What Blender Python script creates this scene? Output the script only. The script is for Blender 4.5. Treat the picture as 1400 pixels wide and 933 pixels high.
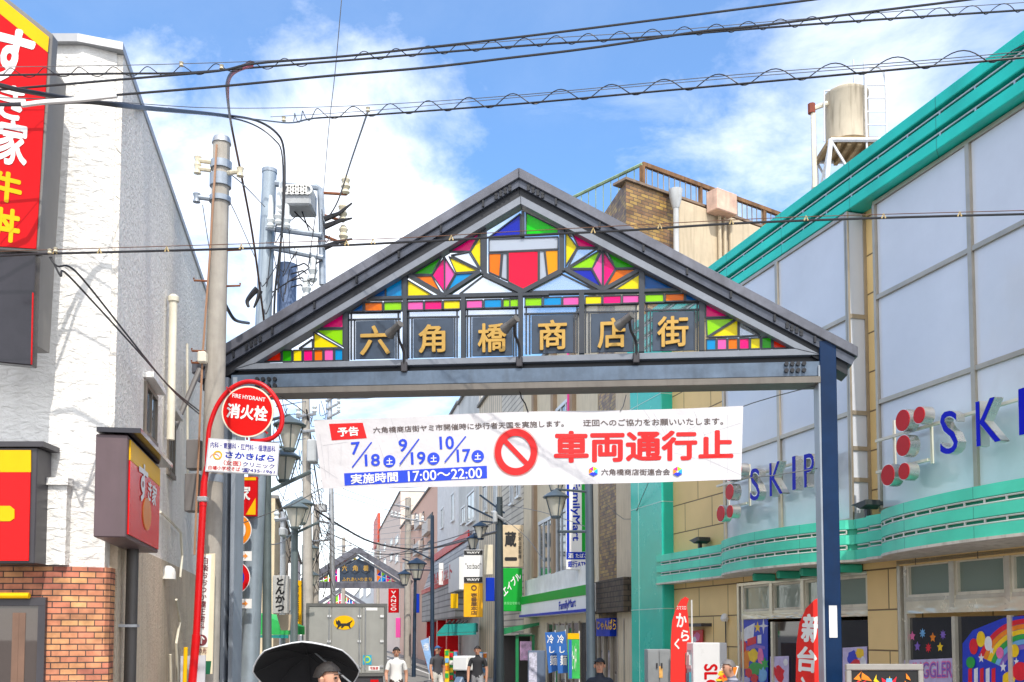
import bpy, bmesh, math, random
from mathutils import Vector, Matrix, noise
R = math.radians
random.seed(11)
SC = bpy.context.scene
COL = SC.collection
for o in list(bpy.data.objects):
    bpy.data.objects.remove(o)

# ------------------------------------------------------------------ camera
EYE, FOC, CX, CY, PITCH = 1.9, 1400.0, 700.0, 782.0, R(3.5)
cd = bpy.data.cameras.new('camera')
cam = bpy.data.objects.new('camera', cd)
COL.objects.link(cam)
cam.location = (0, 0, EYE)
cam.rotation_euler = (R(90) + PITCH, 0, 0)
cd.sensor_width = 36
cd.lens = 36 * FOC / 1400
cd.shift_y = (CY - 466.5) / 1400
cd.clip_start, cd.clip_end = 0.1, 3000
SC.camera = cam

# ------------------------------------------------------------------ sky and sun
SUN_EL, SUN_AZ = R(52), math.atan2(0.25, -1.0)
TOSUN = Vector((math.sin(SUN_AZ) * math.cos(SUN_EL), math.cos(SUN_AZ) * math.cos(SUN_EL), math.sin(SUN_EL)))
w = bpy.data.worlds.new('World')
SC.world = w
w.use_nodes = True
nt = w.node_tree
nt.nodes.clear()
def N(t, **k):
    n = nt.nodes.new(t)
    for a, b in k.items():
        setattr(n, a, b)
    return n
def L(a, b):
    nt.links.new(a, b)
def math_(op, a, b=None, clamp=False):
    n = N('ShaderNodeMath', operation=op, use_clamp=clamp)
    for i, v in enumerate((a, b)):
        if v is None:
            continue
        if isinstance(v, (int, float)):
            n.inputs[i].default_value = v
        else:
            L(v, n.inputs[i])
    return n.outputs[0]
def ramp(v, a, b):
    n = N('ShaderNodeMapRange', interpolation_type='SMOOTHSTEP')
    L(v, n.inputs[0])
    n.inputs[1].default_value, n.inputs[2].default_value = a, b
    return n.outputs[0]
sky = N('ShaderNodeTexSky', sky_type='NISHITA', sun_disc=False, sun_elevation=SUN_EL, sun_rotation=SUN_AZ,
        altitude=50, air_density=1.0, dust_density=0.6, ozone_density=3.0)
sat = N('ShaderNodeHueSaturation')
L(sky.outputs[0], sat.inputs['Color'])
sat.inputs['Saturation'].default_value = 1.45
sat.inputs['Value'].default_value = 0.95
tc = N('ShaderNodeTexCoord')
sep = N('ShaderNodeSeparateXYZ')
L(tc.outputs['Generated'], sep.inputs[0])
zz = math_('ADD', math_('MAXIMUM', sep.outputs[2], 0.0), 0.22)
comb = N('ShaderNodeCombineXYZ')
L(math_('DIVIDE', sep.outputs[0], zz), comb.inputs[0])
L(math_('DIVIDE', sep.outputs[1], zz), comb.inputs[1])
def cloud_noise(scale, detail, dist, loc, sx=1.0):
    mp = N('ShaderNodeMapping')
    mp.inputs['Location'].default_value = loc
    mp.inputs['Rotation'].default_value = (0, 0, R(28))
    mp.inputs['Scale'].default_value = (sx, 1, 1)
    L(comb.outputs[0], mp.inputs[0])
    n = N('ShaderNodeTexNoise')
    n.inputs['Scale'].default_value = scale
    n.inputs['Detail'].default_value = detail
    n.inputs['Roughness'].default_value = 0.62
    n.inputs['Distortion'].default_value = dist
    L(mp.outputs[0], n.inputs['Vector'])
    return n.outputs[0]
wisps = ramp(cloud_noise(1.7, 12, 0.9, (7.3, 2.9, 0), 0.45), 0.44, 0.82)
puffs = ramp(cloud_noise(2.2, 10, 0.2, (1.0, 2.2, 0)), 0.42, 0.62)
def bank(px, py, rad, soft):                       # a cloud bank standing in that direction of the sky
    a, b = (px - CX) / FOC, (CY - py) / FOC
    d = Vector((a, math.cos(PITCH) - b * math.sin(PITCH), math.sin(PITCH) + b * math.cos(PITCH))).normalized()
    dp = N('ShaderNodeVectorMath', operation='DISTANCE')
    L(tc.outputs['Generated'], dp.inputs[0])
    dp.inputs[1].default_value = d
    n = cloud_noise(3.3, 8, 0.3, (px * .01, 0, 0))
    return ramp(math_('SUBTRACT', math_('ADD', dp.outputs['Value'], 0.0), math_('MULTIPLY', math_('SUBTRACT', n, 0.5), 0.45)), rad + soft, rad - soft)
b1 = bank(440, 365, 0.15, 0.12)
b2 = bank(1200, 110, 0.08, 0.14)
b3 = bank(240, 300, 0.06, 0.12)
b4 = bank(1030, 255, 0.05, 0.11)
low = ramp(sep.outputs[2], 0.34, 0.05)
cov = math_('MAXIMUM', math_('MULTIPLY', wisps, 0.45), math_('MULTIPLY', b1, 0.80))
cov = math_('MAXIMUM', cov, math_('MULTIPLY', b2, 0.72))
cov = math_('MAXIMUM', cov, math_('MULTIPLY', b3, 0.9))
cov = math_('MAXIMUM', cov, math_('MULTIPLY', b4, 0.75))
cov = math_('MAXIMUM', cov, math_('MULTIPLY', low, 0.82), )
back = ramp(sep.outputs[1], 0.25, -0.35)              # bright cloud added out of view behind the viewer, as soft fill light
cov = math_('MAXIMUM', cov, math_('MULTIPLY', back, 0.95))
cov = math_('MAXIMUM', cov, 0.13)
cov = math_('MULTIPLY', cov, math_('ADD', 0.82, math_('MULTIPLY', puffs, 0.18)), True)
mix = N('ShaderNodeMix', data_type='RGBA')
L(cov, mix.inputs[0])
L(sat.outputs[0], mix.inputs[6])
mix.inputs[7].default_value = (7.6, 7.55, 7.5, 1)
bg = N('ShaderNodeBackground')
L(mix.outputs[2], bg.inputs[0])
bg.inputs[1].default_value = 0.15
wo = N('ShaderNodeOutputWorld')
L(bg.outputs[0], wo.inputs[0])
sl = bpy.data.lights.new('sun', 'SUN')
sl.energy, sl.angle, sl.color = 2.4, R(0.5), (1.0, 0.93, 0.82)
so = bpy.data.objects.new('sun', sl)
COL.objects.link(so)
so.location = (3, -10, 40)
so.rotation_euler = TOSUN.to_track_quat('Z', 'Y').to_euler()
SC.view_settings.view_transform = 'Standard'
SC.view_settings.look = 'None'
SC.view_settings.exposure = 0.85
SC.view_settings.gamma = 1
SC.view_settings.use_curve_mapping = False
SC.render.engine = 'CYCLES'
SC.cycles.max_bounces = 8
SC.cycles.use_denoising = True

# ------------------------------------------------------------------ materials
MATS = {}
def lin(h):
    if not isinstance(h, str):
        return tuple(h)
    v = [int(h[i:i + 2], 16) / 255 for i in (1, 3, 5)]
    return tuple(x / 12.92 if x < .04045 else ((x + .055) / 1.055) ** 2.4 for x in v)
def M(name, col, rough=.55, metal=0.0, var=.12, vs=2.5, bump=0.0, bs=60.0, spec=.5, dirt=0.0, coat=0.0):
    """painted, plastered or metal surface: base colour with uneven tone, streaky dirt and fine relief"""
    if name in MATS:
        return MATS[name]
    m = bpy.data.materials.new(name)
    m.use_nodes = True
    t = m.node_tree
    b = t.nodes['Principled BSDF']
    c = lin(col)
    b.inputs['Roughness'].default_value = rough
    b.inputs['Metallic'].default_value = metal
    b.inputs['Specular IOR Level'].default_value = spec
    b.inputs['Coat Weight'].default_value = coat
    tc = t.nodes.new('ShaderNodeTexCoord')
    n = t.nodes.new('ShaderNodeTexNoise')
    n.inputs['Scale'].default_value = vs
    n.inputs['Detail'].default_value = 6
    n.inputs['Roughness'].default_value = .65
    t.links.new(tc.outputs['Object'], n.inputs['Vector'])
    cr = t.nodes.new('ShaderNodeValToRGB')
    cr.color_ramp.elements[0].position, cr.color_ramp.elements[1].position = .3, .7
    cr.color_ramp.elements[0].color = (*[x * (1 - var) for x in c], 1)
    cr.color_ramp.elements[1].color = (*[min(1, x * (1 + var)) for x in c], 1)
    t.links.new(n.outputs[0], cr.inputs[0])
    out = cr.outputs[0]
    if dirt:
        mp = t.nodes.new('ShaderNodeMapping')
        mp.inputs['Scale'].default_value = (5, 5, .5)
        t.links.new(tc.outputs['Object'], mp.inputs[0])
        n2 = t.nodes.new('ShaderNodeTexNoise')
        n2.inputs['Scale'].default_value = 2.2
        n2.inputs['Detail'].default_value = 8
        t.links.new(mp.outputs[0], n2.inputs['Vector'])
        r2 = t.nodes.new('ShaderNodeMapRange')
        r2.inputs[1].default_value, r2.inputs[2].default_value = .48, .75
        r2.inputs[4].default_value = dirt
        t.links.new(n2.outputs[0], r2.inputs[0])
        mx = t.nodes.new('ShaderNodeMix')
        mx.data_type = 'RGBA'
        t.links.new(r2.outputs[0], mx.inputs[0])
        t.links.new(out, mx.inputs[6])
        mx.inputs[7].default_value = (c[0] * .3 + .02, c[1] * .28 + .016, c[2] * .25 + .012, 1)
        out = mx.outputs[2]
    t.links.new(out, b.inputs['Base Color'])
    rr = t.nodes.new('ShaderNodeMapRange')
    rr.inputs[3].default_value, rr.inputs[4].default_value = max(.03, rough - .1), min(1, rough + .1)
    t.links.new(n.outputs[0], rr.inputs[0])
    t.links.new(rr.outputs[0], b.inputs['Roughness'])
    if bump:
        n3 = t.nodes.new('ShaderNodeTexNoise')
        n3.inputs['Scale'].default_value = bs
        n3.inputs['Detail'].default_value = 4
        t.links.new(tc.outputs['Object'], n3.inputs['Vector'])
        bp = t.nodes.new('ShaderNodeBump')
        bp.inputs['Strength'].default_value = 1
        bp.inputs['Distance'].default_value = bump
        t.links.new(n3.outputs[0], bp.inputs['Height'])
        t.links.new(bp.outputs[0], b.inputs['Normal'])
    MATS[name] = m
    return m
def brick_mat(name, c1, c2, mortar, bw, bh, ms, rough=.8, bump=.006, off=.5, var=.35, noise_scale=6.0, third=None):
    if name in MATS:
        return MATS[name]
    m = bpy.data.materials.new(name)
    m.use_nodes = True
    t = m.node_tree
    b = t.nodes['Principled BSDF']
    b.inputs['Roughness'].default_value = rough
    tc = t.nodes.new('ShaderNodeTexCoord')
    sp = t.nodes.new('ShaderNodeSeparateXYZ')
    t.links.new(tc.outputs['Object'], sp.inputs[0])
    ad = t.nodes.new('ShaderNodeMath')
    t.links.new(sp.outputs[0], ad.inputs[0])
    t.links.new(sp.outputs[1], ad.inputs[1])
    cb = t.nodes.new('ShaderNodeCombineXYZ')
    t.links.new(ad.outputs[0], cb.inputs[0])
    t.links.new(sp.outputs[2], cb.inputs[1])
    k = t.nodes.new('ShaderNodeTexBrick')
    k.offset = off
    k.inputs['Scale'].default_value = 1
    k.inputs['Brick Width'].default_value = bw
    k.inputs['Row Height'].default_value = bh
    k.inputs['Mortar Size'].default_value = ms
    k.inputs['Mortar Smooth'].default_value = .2
    k.inputs['Color1'].default_value = (*lin(c1), 1)
    k.inputs['Color2'].default_value = (*lin(c2), 1)
    k.inputs['Mortar'].default_value = (*lin(mortar), 1)
    t.links.new(cb.outputs[0], k.inputs['Vector'])
    n = t.nodes.new('ShaderNodeTexNoise')
    n.inputs['Scale'].default_value = noise_scale
    n.inputs['Detail'].default_value = 5
    t.links.new(tc.outputs['Object'], n.inputs['Vector'])
    mr = t.nodes.new('ShaderNodeMapRange')
    mr.inputs[1].default_value, mr.inputs[2].default_value = .3, .7
    mr.inputs[3].default_value, mr.inputs[4].default_value = 1 - var, 1 + var * .6
    t.links.new(n.outputs[0], mr.inputs[0])
    src = k.outputs[0]
    if third:
        v = t.nodes.new('ShaderNodeTexBrick')      # a second, random hue per brick
        v.offset = off
        for q in ('Scale', 'Brick Width', 'Row Height', 'Mortar Size'):
            v.inputs[q].default_value = k.inputs[q].default_value
        v.inputs['Mortar Size'].default_value = 0
        v.inputs['Color1'].default_value = (0, 0, 0, 1)
        v.inputs['Color2'].default_value = (1, 1, 1, 1)
        v.inputs['Bias'].default_value = -.3
        mp = t.nodes.new('ShaderNodeVectorMath')
        mp.operation = 'ADD'
        mp.inputs[1].default_value = (bw * 20, bh * 14, 0)
        t.links.new(cb.outputs[0], mp.inputs[0])
        t.links.new(mp.outputs[0], v.inputs['Vector'])
        mul = t.nodes.new('ShaderNodeMath')
        mul.operation = 'MULTIPLY'
        t.links.new(v.outputs[0], mul.inputs[0])
        inv = t.nodes.new('ShaderNodeMath')
        inv.operation = 'SUBTRACT'
        inv.inputs[0].default_value = 1
        t.links.new(k.outputs['Fac'], inv.inputs[1])
        t.links.new(inv.outputs[0], mul.inputs[1])
        mx = t.nodes.new('ShaderNodeMix')
        mx.data_type = 'RGBA'
        t.links.new(mul.outputs[0], mx.inputs[0])
        t.links.new(src, mx.inputs[6])
        mx.inputs[7].default_value = (*lin(third), 1)
        src = mx.outputs[2]
    mm = t.nodes.new('ShaderNodeVectorMath')
    mm.operation = 'SCALE'
    t.links.new(src, mm.inputs[0])
    t.links.new(mr.outputs[0], mm.inputs['Scale'])
    t.links.new(mm.outputs[0], b.inputs['Base Color'])
    bp = t.nodes.new('ShaderNodeBump')
    bp.inputs['Distance'].default_value = bump
    bp.invert = True
    t.links.new(k.outputs['Fac'], bp.inputs['Height'])
    t.links.new(bp.outputs[0], b.inputs['Normal'])
    MATS[name] = m
    return m
def stucco(name, col, dist, scale, stretch=(1, 1, 1), dirt=0.1):
    if name in MATS:
        return MATS[name]
    m = M(name, col, .85, var=.05, vs=1.2, dirt=dirt)
    t = m.node_tree
    b = t.nodes['Principled BSDF']
    tc = t.nodes.new('ShaderNodeTexCoord')
    mp = t.nodes.new('ShaderNodeMapping')
    mp.inputs['Scale'].default_value = stretch
    t.links.new(tc.outputs['Object'], mp.inputs[0])
    n = t.nodes.new('ShaderNodeTexNoise')
    n.inputs['Scale'].default_value = scale
    n.inputs['Detail'].default_value = 5
    n.inputs['Roughness'].default_value = .55
    n.inputs['Distortion'].default_value = .6
    t.links.new(mp.outputs[0], n.inputs['Vector'])
    bp = t.nodes.new('ShaderNodeBump')
    bp.inputs['Distance'].default_value = dist
    t.links.new(n.outputs[0], bp.inputs['Height'])
    t.links.new(bp.outputs[0], b.inputs['Normal'])
    return m
def glass(name, tint=(.8, .85, .85), rough=.03, dark=(.02, .025, .03), alpha=1.0, bump=0.0, bs=1.5, spec=.9):
    """window glass seen from the street: a dark room behind, sky and houses mirrored in a slightly uneven pane"""
    if name in MATS:
        return MATS[name]
    m = bpy.data.materials.new(name)
    m.use_nodes = True
    t = m.node_tree
    b = t.nodes['Principled BSDF']
    b.inputs['Base Color'].default_value = (*dark, 1)
    b.inputs['Roughness'].default_value = rough
    b.inputs['Specular IOR Level'].default_value = spec
    b.inputs['Alpha'].default_value = alpha
    if bump:
        tc = t.nodes.new('ShaderNodeTexCoord')
        n = t.nodes.new('ShaderNodeTexNoise')
        n.inputs['Scale'].default_value = bs
        n.inputs['Detail'].default_value = 3
        n.inputs['Distortion'].default_value = 2.0
        t.links.new(tc.outputs['Object'], n.inputs['Vector'])
        bp = t.nodes.new('ShaderNodeBump')
        bp.inputs['Distance'].default_value = bump
        t.links.new(n.outputs[0], bp.inputs['Height'])
        t.links.new(bp.outputs[0], b.inputs['Normal'])
    MATS[name] = m
    return m
def tinted(name, col, alpha=1.0):
    """stained acrylic: lets the daylight of the other side through in its own colour"""
    if name in MATS:
        return MATS[name]
    m = bpy.data.materials.new(name)
    m.use_nodes = True
    t = m.node_tree
    b = t.nodes['Principled BSDF']
    b.inputs['Base Color'].default_value = (*lin(col), 1)
    b.inputs['Roughness'].default_value = .18
    tr = t.nodes.new('ShaderNodeBsdfTranslucent')
    tr.inputs[0].default_value = (*lin(col), 1)
    mx = t.nodes.new('ShaderNodeMixShader')
    mx.inputs[0].default_value = .45
    o = t.nodes['Material Output']
    t.links.new(b.outputs[0], mx.inputs[1])
    t.links.new(tr.outputs[0], mx.inputs[2])
    t.links.new(mx.outputs[0], o.inputs[0])
    MATS[name] = m
    return m

# ------------------------------------------------------------------ frames, mesh builder
def ray(px, py):
    a, b = (px - CX) / FOC, (CY - py) / FOC
    return (a, math.cos(PITCH) - b * math.sin(PITCH), math.sin(PITCH) + b * math.cos(PITCH))
def at(px, py, Y):
    d = ray(px, py)
    k = Y / d[1]
    return Vector((d[0] * k, Y, EYE + d[2] * k))
class Frame:
    """a vertical plane standing in the place: x runs along it, y goes into it, z up"""
    def __init__(s, ox, oy, dx=1.0, dy=0.0):
        l = math.hypot(dx, dy)
        s.o, s.x = (ox, oy), (dx / l, dy / l)
        s.y = (-s.x[1], s.x[0])
        s.ang = math.atan2(dy, dx)
    def p(s, px, py, y=0.0):
        d = ray(px, py)
        ox, oy = s.o[0] + s.y[0] * y, s.o[1] + s.y[1] * y
        t = (ox * s.y[0] + oy * s.y[1]) / (d[0] * s.y[0] + d[1] * s.y[1])
        return ((d[0] * t - ox) * s.x[0] + (d[1] * t - oy) * s.x[1], EYE + d[2] * t)
    def ps(s, pts, y=0.0):
        return [s.p(a, b, y) for a, b in pts]
    def world(s, x, y, z):
        return Vector((s.o[0] + s.x[0] * x + s.y[0] * y, s.o[1] + s.x[1] * x + s.y[1] * y, z))
    def local(s, v):
        dx, dy = v[0] - s.o[0], v[1] - s.o[1]
        return (dx * s.x[0] + dy * s.x[1], dx * s.y[0] + dy * s.y[1], v[2])
W = Frame(0, 0)
INFO = {}
def tag(o, label=None, cat=None, group=None, kind=None):
    for k, v in (('label', label), ('category', cat), ('group', group), ('kind', kind)):
        if v:
            o[k] = v
    return o
def thing(name, label, cat, fr=W, x=0, y=0, z=0, group=None):
    o = bpy.data.objects.new(name, None)
    COL.objects.link(o)
    o.empty_display_size = .3
    o.location = fr.world(x, y, z)
    o.rotation_euler = (0, 0, fr.ang)
    INFO[o.name] = (fr, x, y, z)
    return tag(o, label, cat, group)
class MB:
    def __init__(s, fr=W):
        s.fr, s.v, s.f, s.mi, s.m = fr, [], [], [], 0
    def add(s, vs, fs):
        b = len(s.v)
        s.v += [tuple(v) for v in vs]
        s.f += [tuple(i + b for i in f) for f in fs]
        s.mi += [s.m] * len(fs)
        return s
    def box(s, x0, x1, y0, y1, z0, z1):
        return s.add([(x, y, z) for z in (z0, z1) for y in (y0, y1) for x in (x0, x1)],
                     [(0, 2, 3, 1), (4, 5, 7, 6), (0, 1, 5, 4), (2, 6, 7, 3), (0, 4, 6, 2), (1, 3, 7, 5)])
    def poly(s, pts, y0, y1):
        n = len(pts)
        v = [(x, y0, z) for x, z in pts] + [(x, y1, z) for x, z in pts]
        return s.add(v, [tuple(range(n)), tuple(range(2 * n - 1, n - 1, -1))] + [(i, n + i, n + (i + 1) % n, (i + 1) % n) for i in range(n)])
    def plan(s, pts, z0, z1):
        n = len(pts)
        v = [(x, y, z0) for x, y in pts] + [(x, y, z1) for x, y in pts]
        return s.add(v, [tuple(range(n - 1, -1, -1)), tuple(range(n, 2 * n))] + [(i, (i + 1) % n, n + (i + 1) % n, n + i) for i in range(n)])
    def bar(s, p, q, wd, y0, y1, ext=0.0):
        dx, dz = q[0] - p[0], q[1] - p[1]
        l = math.hypot(dx, dz) or 1e-6
        ux, uz = dx / l, dz / l
        a, b = -uz * wd / 2, ux * wd / 2
        p = (p[0] - ux * ext, p[1] - uz * ext)
        q = (q[0] + ux * ext, q[1] + uz * ext)
        return s.poly([(p[0] + a, p[1] + b), (q[0] + a, q[1] + b), (q[0] - a, q[1] - b), (p[0] - a, p[1] - b)], y0, y1)
    def disc(s, x, z, r, y0, y1, seg=28, rz=None):
        rz = rz or r
        return s.poly([(x + r * math.cos(2 * math.pi * i / seg), z + rz * math.sin(2 * math.pi * i / seg)) for i in range(seg)], y0, y1)
    def ring(s, x, z, r0, r1, y0, y1, seg=40, a0=0, a1=360, kz=1.0):
        full = abs(a1 - a0) >= 359.9
        n = seg if full else seg + 1
        v = []
        for i in range(n):
            a = R(a0 + (a1 - a0) * i / seg)
            for r in (r0, r1):
                for y in (y0, y1):
                    v.append((x + r * math.cos(a), y, z + r * kz * math.sin(a)))
        f = []
        for i in range(seg if full else seg):
            a, b = 4 * i, 4 * ((i + 1) % n)
            f += [(a, a + 2, b + 2, b), (a + 1, b + 1, b + 3, a + 3), (a, b, b + 1, a + 1), (a + 2, a + 3, b + 3, b + 2)]
        if not full:
            e = 4 * (n - 1)
            f += [(0, 1, 3, 2), (e, e + 2, e + 3, e + 1)]
        return s.add(v, f)
    def tube(s, pts, r, seg=8, r1=None):
        pts = [Vector(p) for p in pts]
        n = len(pts)
        up = None
        v = []
        for i, p in enumerate(pts):
            t = (pts[min(i + 1, n - 1)] - pts[max(i - 1, 0)]).normalized()
            if up is None:
                up = t.orthogonal().normalized()
            up = (up - t * up.dot(t)).normalized()
            bi = t.cross(up)
            rr = r if r1 is None else r + (r1 - r) * i / (n - 1)
            for k in range(seg):
                a = 2 * math.pi * k / seg
                v.append(p + (up * math.cos(a) + bi * math.sin(a)) * rr)
        f = [(i * seg + k, i * seg + (k + 1) % seg, (i + 1) * seg + (k + 1) % seg, (i + 1) * seg + k) for i in range(n - 1) for k in range(seg)]
        f += [tuple(range(seg - 1, -1, -1)), tuple(range((n - 1) * seg, n * seg))]
        return s.add(v, f)
    def lathe(s, x, y, prof, seg=16, sx=1, sy=1):
        v = [(x + r * sx * math.cos(2 * math.pi * k / seg), y + r * sy * math.sin(2 * math.pi * k / seg), z) for r, z in prof for k in range(seg)]
        n = len(prof)
        f = [(i * seg + k, i * seg + (k + 1) % seg, (i + 1) * seg + (k + 1) % seg, (i + 1) * seg + k) for i in range(n - 1) for k in range(seg)]
        f += [tuple(range(seg - 1, -1, -1)), tuple(range((n - 1) * seg, n * seg))]
        return s.add(v, f)
    def build(s, name, mat, parent=None, x=None, y=None, z=0.0, bevel=0.0, smooth=False):
        """link everything collected so far as one mesh object, its origin at its thing's base"""
        fr = s.fr
        if parent is not None:
            pf, ox, oy, oz = INFO[parent.name]
            vs = s.v
            if pf is not fr:
                vs = [pf.local(fr.world(*v)) for v in s.v]
        else:
            xs, ys, zs = [v[0] for v in s.v], [v[1] for v in s.v], [v[2] for v in s.v]
            pf, vs = fr, s.v
            ox, oy, oz = (min(xs) + max(xs)) / 2 if x is None else x, (min(ys) + max(ys)) / 2 if y is None else y, min(zs)
        me = bpy.data.meshes.new(name)
        me.from_pydata([(v[0] - ox, v[1] - oy, v[2] - oz) for v in vs], [], s.f)
        ms = mat if isinstance(mat, (list, tuple)) else [mat]
        for m in ms:
            me.materials.append(m)
        if len(ms) > 1:
            me.polygons.foreach_set('material_index', s.mi)
        bm = bmesh.new()
        bm.from_mesh(me)
        bmesh.ops.recalc_face_normals(bm, faces=bm.faces)
        if bevel:
            ed = [e for e in bm.edges if len(e.link_faces) == 2 and e.calc_face_angle(0) > .6]
            bmesh.ops.bevel(bm, geom=ed, offset=bevel, segments=1, affect='EDGES', clamp_overlap=True)
        bm.to_mesh(me)
        bm.free()
        if smooth:
            me.shade_smooth()
            try:
                me.set_sharp_from_angle(angle=R(40))
            except Exception:
                pass
        o = bpy.data.objects.new(name, me)
        COL.objects.link(o)
        if parent is not None:
            o.parent = parent
            INFO[o.name] = INFO[parent.name]
        else:
            o.location = pf.world(ox, oy, oz)
            o.rotation_euler = (0, 0, pf.ang)
            INFO[o.name] = (pf, ox, oy, oz)
        return o
TXT = {}
def text_mesh(body, bold, ext, align='CENTER', shear=0.0, space=1.0):
    key = (body, bold, ext, shear, space)
    if key in TXT:
        return TXT[key]
    c = bpy.data.curves.new('lettering', 'FONT')
    c.body, c.size, c.align_x = body, 1.0, align
    c.offset, c.extrude, c.shear, c.space_line = bold, 0.0, shear, space
    c.resolution_u = 3
    o = bpy.data.objects.new('lettering', c)
    COL.objects.link(o)
    dg = bpy.context.evaluated_depsgraph_get()
    dg.update()
    me = bpy.data.meshes.new_from_object(o.evaluated_get(dg))
    v = [tuple(p.co) for p in me.vertices]
    f = [tuple(p.vertices) for p in me.polygons]
    bpy.data.objects.remove(o)
    bpy.data.curves.remove(c)
    bpy.data.meshes.remove(me)
    TXT[key] = (v, f)
    return v, f
def txt(fr, body, quad, y, mat, parent, name='lettering', bold=.02, thick=.0, vertical=False, shear=0.0, space=1.0, warp=None, side=None, rot=0):
    """lettering fitted into the four corners (TL, TR, BR, BL) of a place on the frame's plane"""
    if vertical:
        body = '\n'.join(body)
    v, f = text_mesh(body, 0.0, 0.0, 'CENTER', shear, space)
    if rot == 90:
        v = [(p[1], -p[0], 0) for p in v]
    x0, x1 = min(p[0] for p in v), max(p[0] for p in v)
    z0, z1 = min(p[1] for p in v), max(p[1] for p in v)
    x0, x1, z0, z1 = x0 - bold, x1 + bold, z0 - bold, z1 + bold
    a, b, c, d = quad
    mb = MB(fr)
    wf = warp or (lambda x, z: 0.0)
    offs = [(0, 0)]
    if bold > .008:                                   # a bolder stroke: the same outline laid down again, shifted by the stroke's growth
        offs = [(dx * bold, dz * bold) for dx, dz in ((0, 0), (1, 0), (-1, 0), (0, 1), (0, -1), (.7, .7), (-.7, .7), (.7, -.7), (-.7, -.7))]
    for k_, (ox_, oz_) in enumerate(offs):
        pts = []
        for p in v:
            u, t = (p[0] + ox_ - x0) / (x1 - x0), (z1 - p[1] - oz_) / (z1 - z0)
            px = (a[0] * (1 - u) + b[0] * u) * (1 - t) + (d[0] * (1 - u) + c[0] * u) * t
            py = (a[1] * (1 - u) + b[1] * u) * (1 - t) + (d[1] * (1 - u) + c[1] * u) * t
            pts.append(fr.p(px, py, y))
        yk = y - k_ * .00014
        if not thick:
            mb.m = 0
            mb.add([(x, yk + wf(x, z), z) for x, z in pts], f)
        else:
            n = len(pts)
            mb.m = 0
            base = len(mb.v)
            mb.add([(x, yk, z) for x, z in pts] + [(x, yk + thick, z) for x, z in pts], f)
            ec = {}
            for q in f:
                for i in range(len(q)):
                    e = tuple(sorted((q[i], q[(i + 1) % len(q)])))
                    ec[e] = ec.get(e, 0) + 1
            ed = [e for e, c_ in ec.items() if c_ == 1]
            mb.f += [(base + i, base + j, base + n + j, base + n + i) for i, j in ed]
            mb.mi += [1 if side is not None else 0] * len(ed)
    return mb.build(name, [mat, side] if side is not None else mat, parent)
def rect(x0, y0, x1, y1):
    return [(x0, y0), (x1, y0), (x1, y1), (x0, y1)]
def lerp(a, b, t):
    return a + (b - a) * t
def spline(pts, n=6):
    """smooth run through a list of points"""
    pts = [Vector(p) for p in pts]
    out = []
    for i in range(len(pts) - 1):
        p0, p1, p2, p3 = pts[max(i - 1, 0)], pts[i], pts[i + 1], pts[min(i + 2, len(pts) - 1)]
        for k in range(n):
            t = k / n
            out.append(.5 * ((2 * p1) + (p2 - p0) * t + (2 * p0 - 5 * p1 + 4 * p2 - p3) * t * t + (3 * p1 - p0 - 3 * p2 + p3) * t ** 3))
    return out + [pts[-1]]

white_paint = M('white paint', (.74, .74, .72), .5, dirt=.15)
sign_white = M('white sign sheet', (.78, .78, .78), .45, var=.03, spec=.2)
sign_red = M('red sign sheet', (.56, .006, .010), .4, var=.08, spec=.12, dirt=.05)
sign_yellow = M('yellow sign sheet', (.78, .44, .005), .4, var=.06, spec=.15)
sign_blue = M('blue sign sheet', (.006, .035, .42), .4, var=.05, spec=.15)
sign_green = M('green sign sheet', (.012, .34, .04), .4, var=.05, spec=.15)
black_ink = M('black ink', (.012, .012, .014), .5, var=.02)
grey_ink = M('grey ink', (.09, .075, .07), .5, var=.02)
dark_frame = M('dark sign frame', (.045, .042, .05), .4, var=.15)
galv = M('galvanised steel', (.42, .44, .47), .4, .6, var=.2, vs=5)
chrome = M('polished steel', (.72, .72, .73), .16, 1.0, var=.06, vs=7)
steel = M('brushed steel', (.6, .6, .62), .3, .9, var=.1)
black_rubber = M('black cable sheath', (.018, .018, .022), .45, var=.2, vs=8)
brown_rubber = M('brown cable sheath', (.07, .035, .025), .5, var=.2, vs=8)
grey_wire = M('grey stranded wire', (.16, .165, .175), .45, .5)
porcelain = M('cream porcelain', (.62, .56, .42), .25, dirt=.3)
navy = M('navy post paint', (.003, .022, .075), .4, var=.2, dirt=.15, spec=.2)
rust = M('rusted iron', (.20, .07, .03), .85, var=.4, vs=9, bump=.003)
# ------------------------------------------------------------------ ground
asphalt = M('asphalt', (.16, .155, .148), .85, var=.25, vs=1.4, bump=.004, bs=150)
road_m = M('street paving', (.20, .195, .185), .85, var=.18, vs=1.1, bump=.003, bs=120)
pave_m = brick_mat('pavement slabs', (.30, .28, .26), (.25, .24, .225), (.12, .115, .11), .4, .4, .008, .85, .003, 0, .2)
kerb_m = M('kerb stone', (.33, .32, .31), .8, dirt=.3)
def slab(name, y0, y1, x0, x1, z0, z1, mat):
    """a strip of ground between two lines that follow the street (its axis drifts left as it recedes)"""
    k = -.183
    mb = MB(W)
    mb.plan([(x0 + k * y0, y0), (x1 + k * y0, y0), (x1 + k * y1, y1), (x0 + k * y1, y1)], z0, z1)
    return tag(mb.build(name, mat), kind='structure')
g = MB(W).add([(-900, -300, 0), (900, -300, 0), (900, 2200, 0), (-900, 2200, 0)], [(0, 1, 2, 3)])
tag(g.build('ground', asphalt), kind='structure')
slab('road', 9, 260, -.3, 5.3, -.05, .005, road_m)
slab('pavement', 9.4, 260, -1.82, -.45, -.05, .12, pave_m)
slab('pavement', 9.4, 260, 5.45, 6.88, -.05, .12, pave_m)
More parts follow.
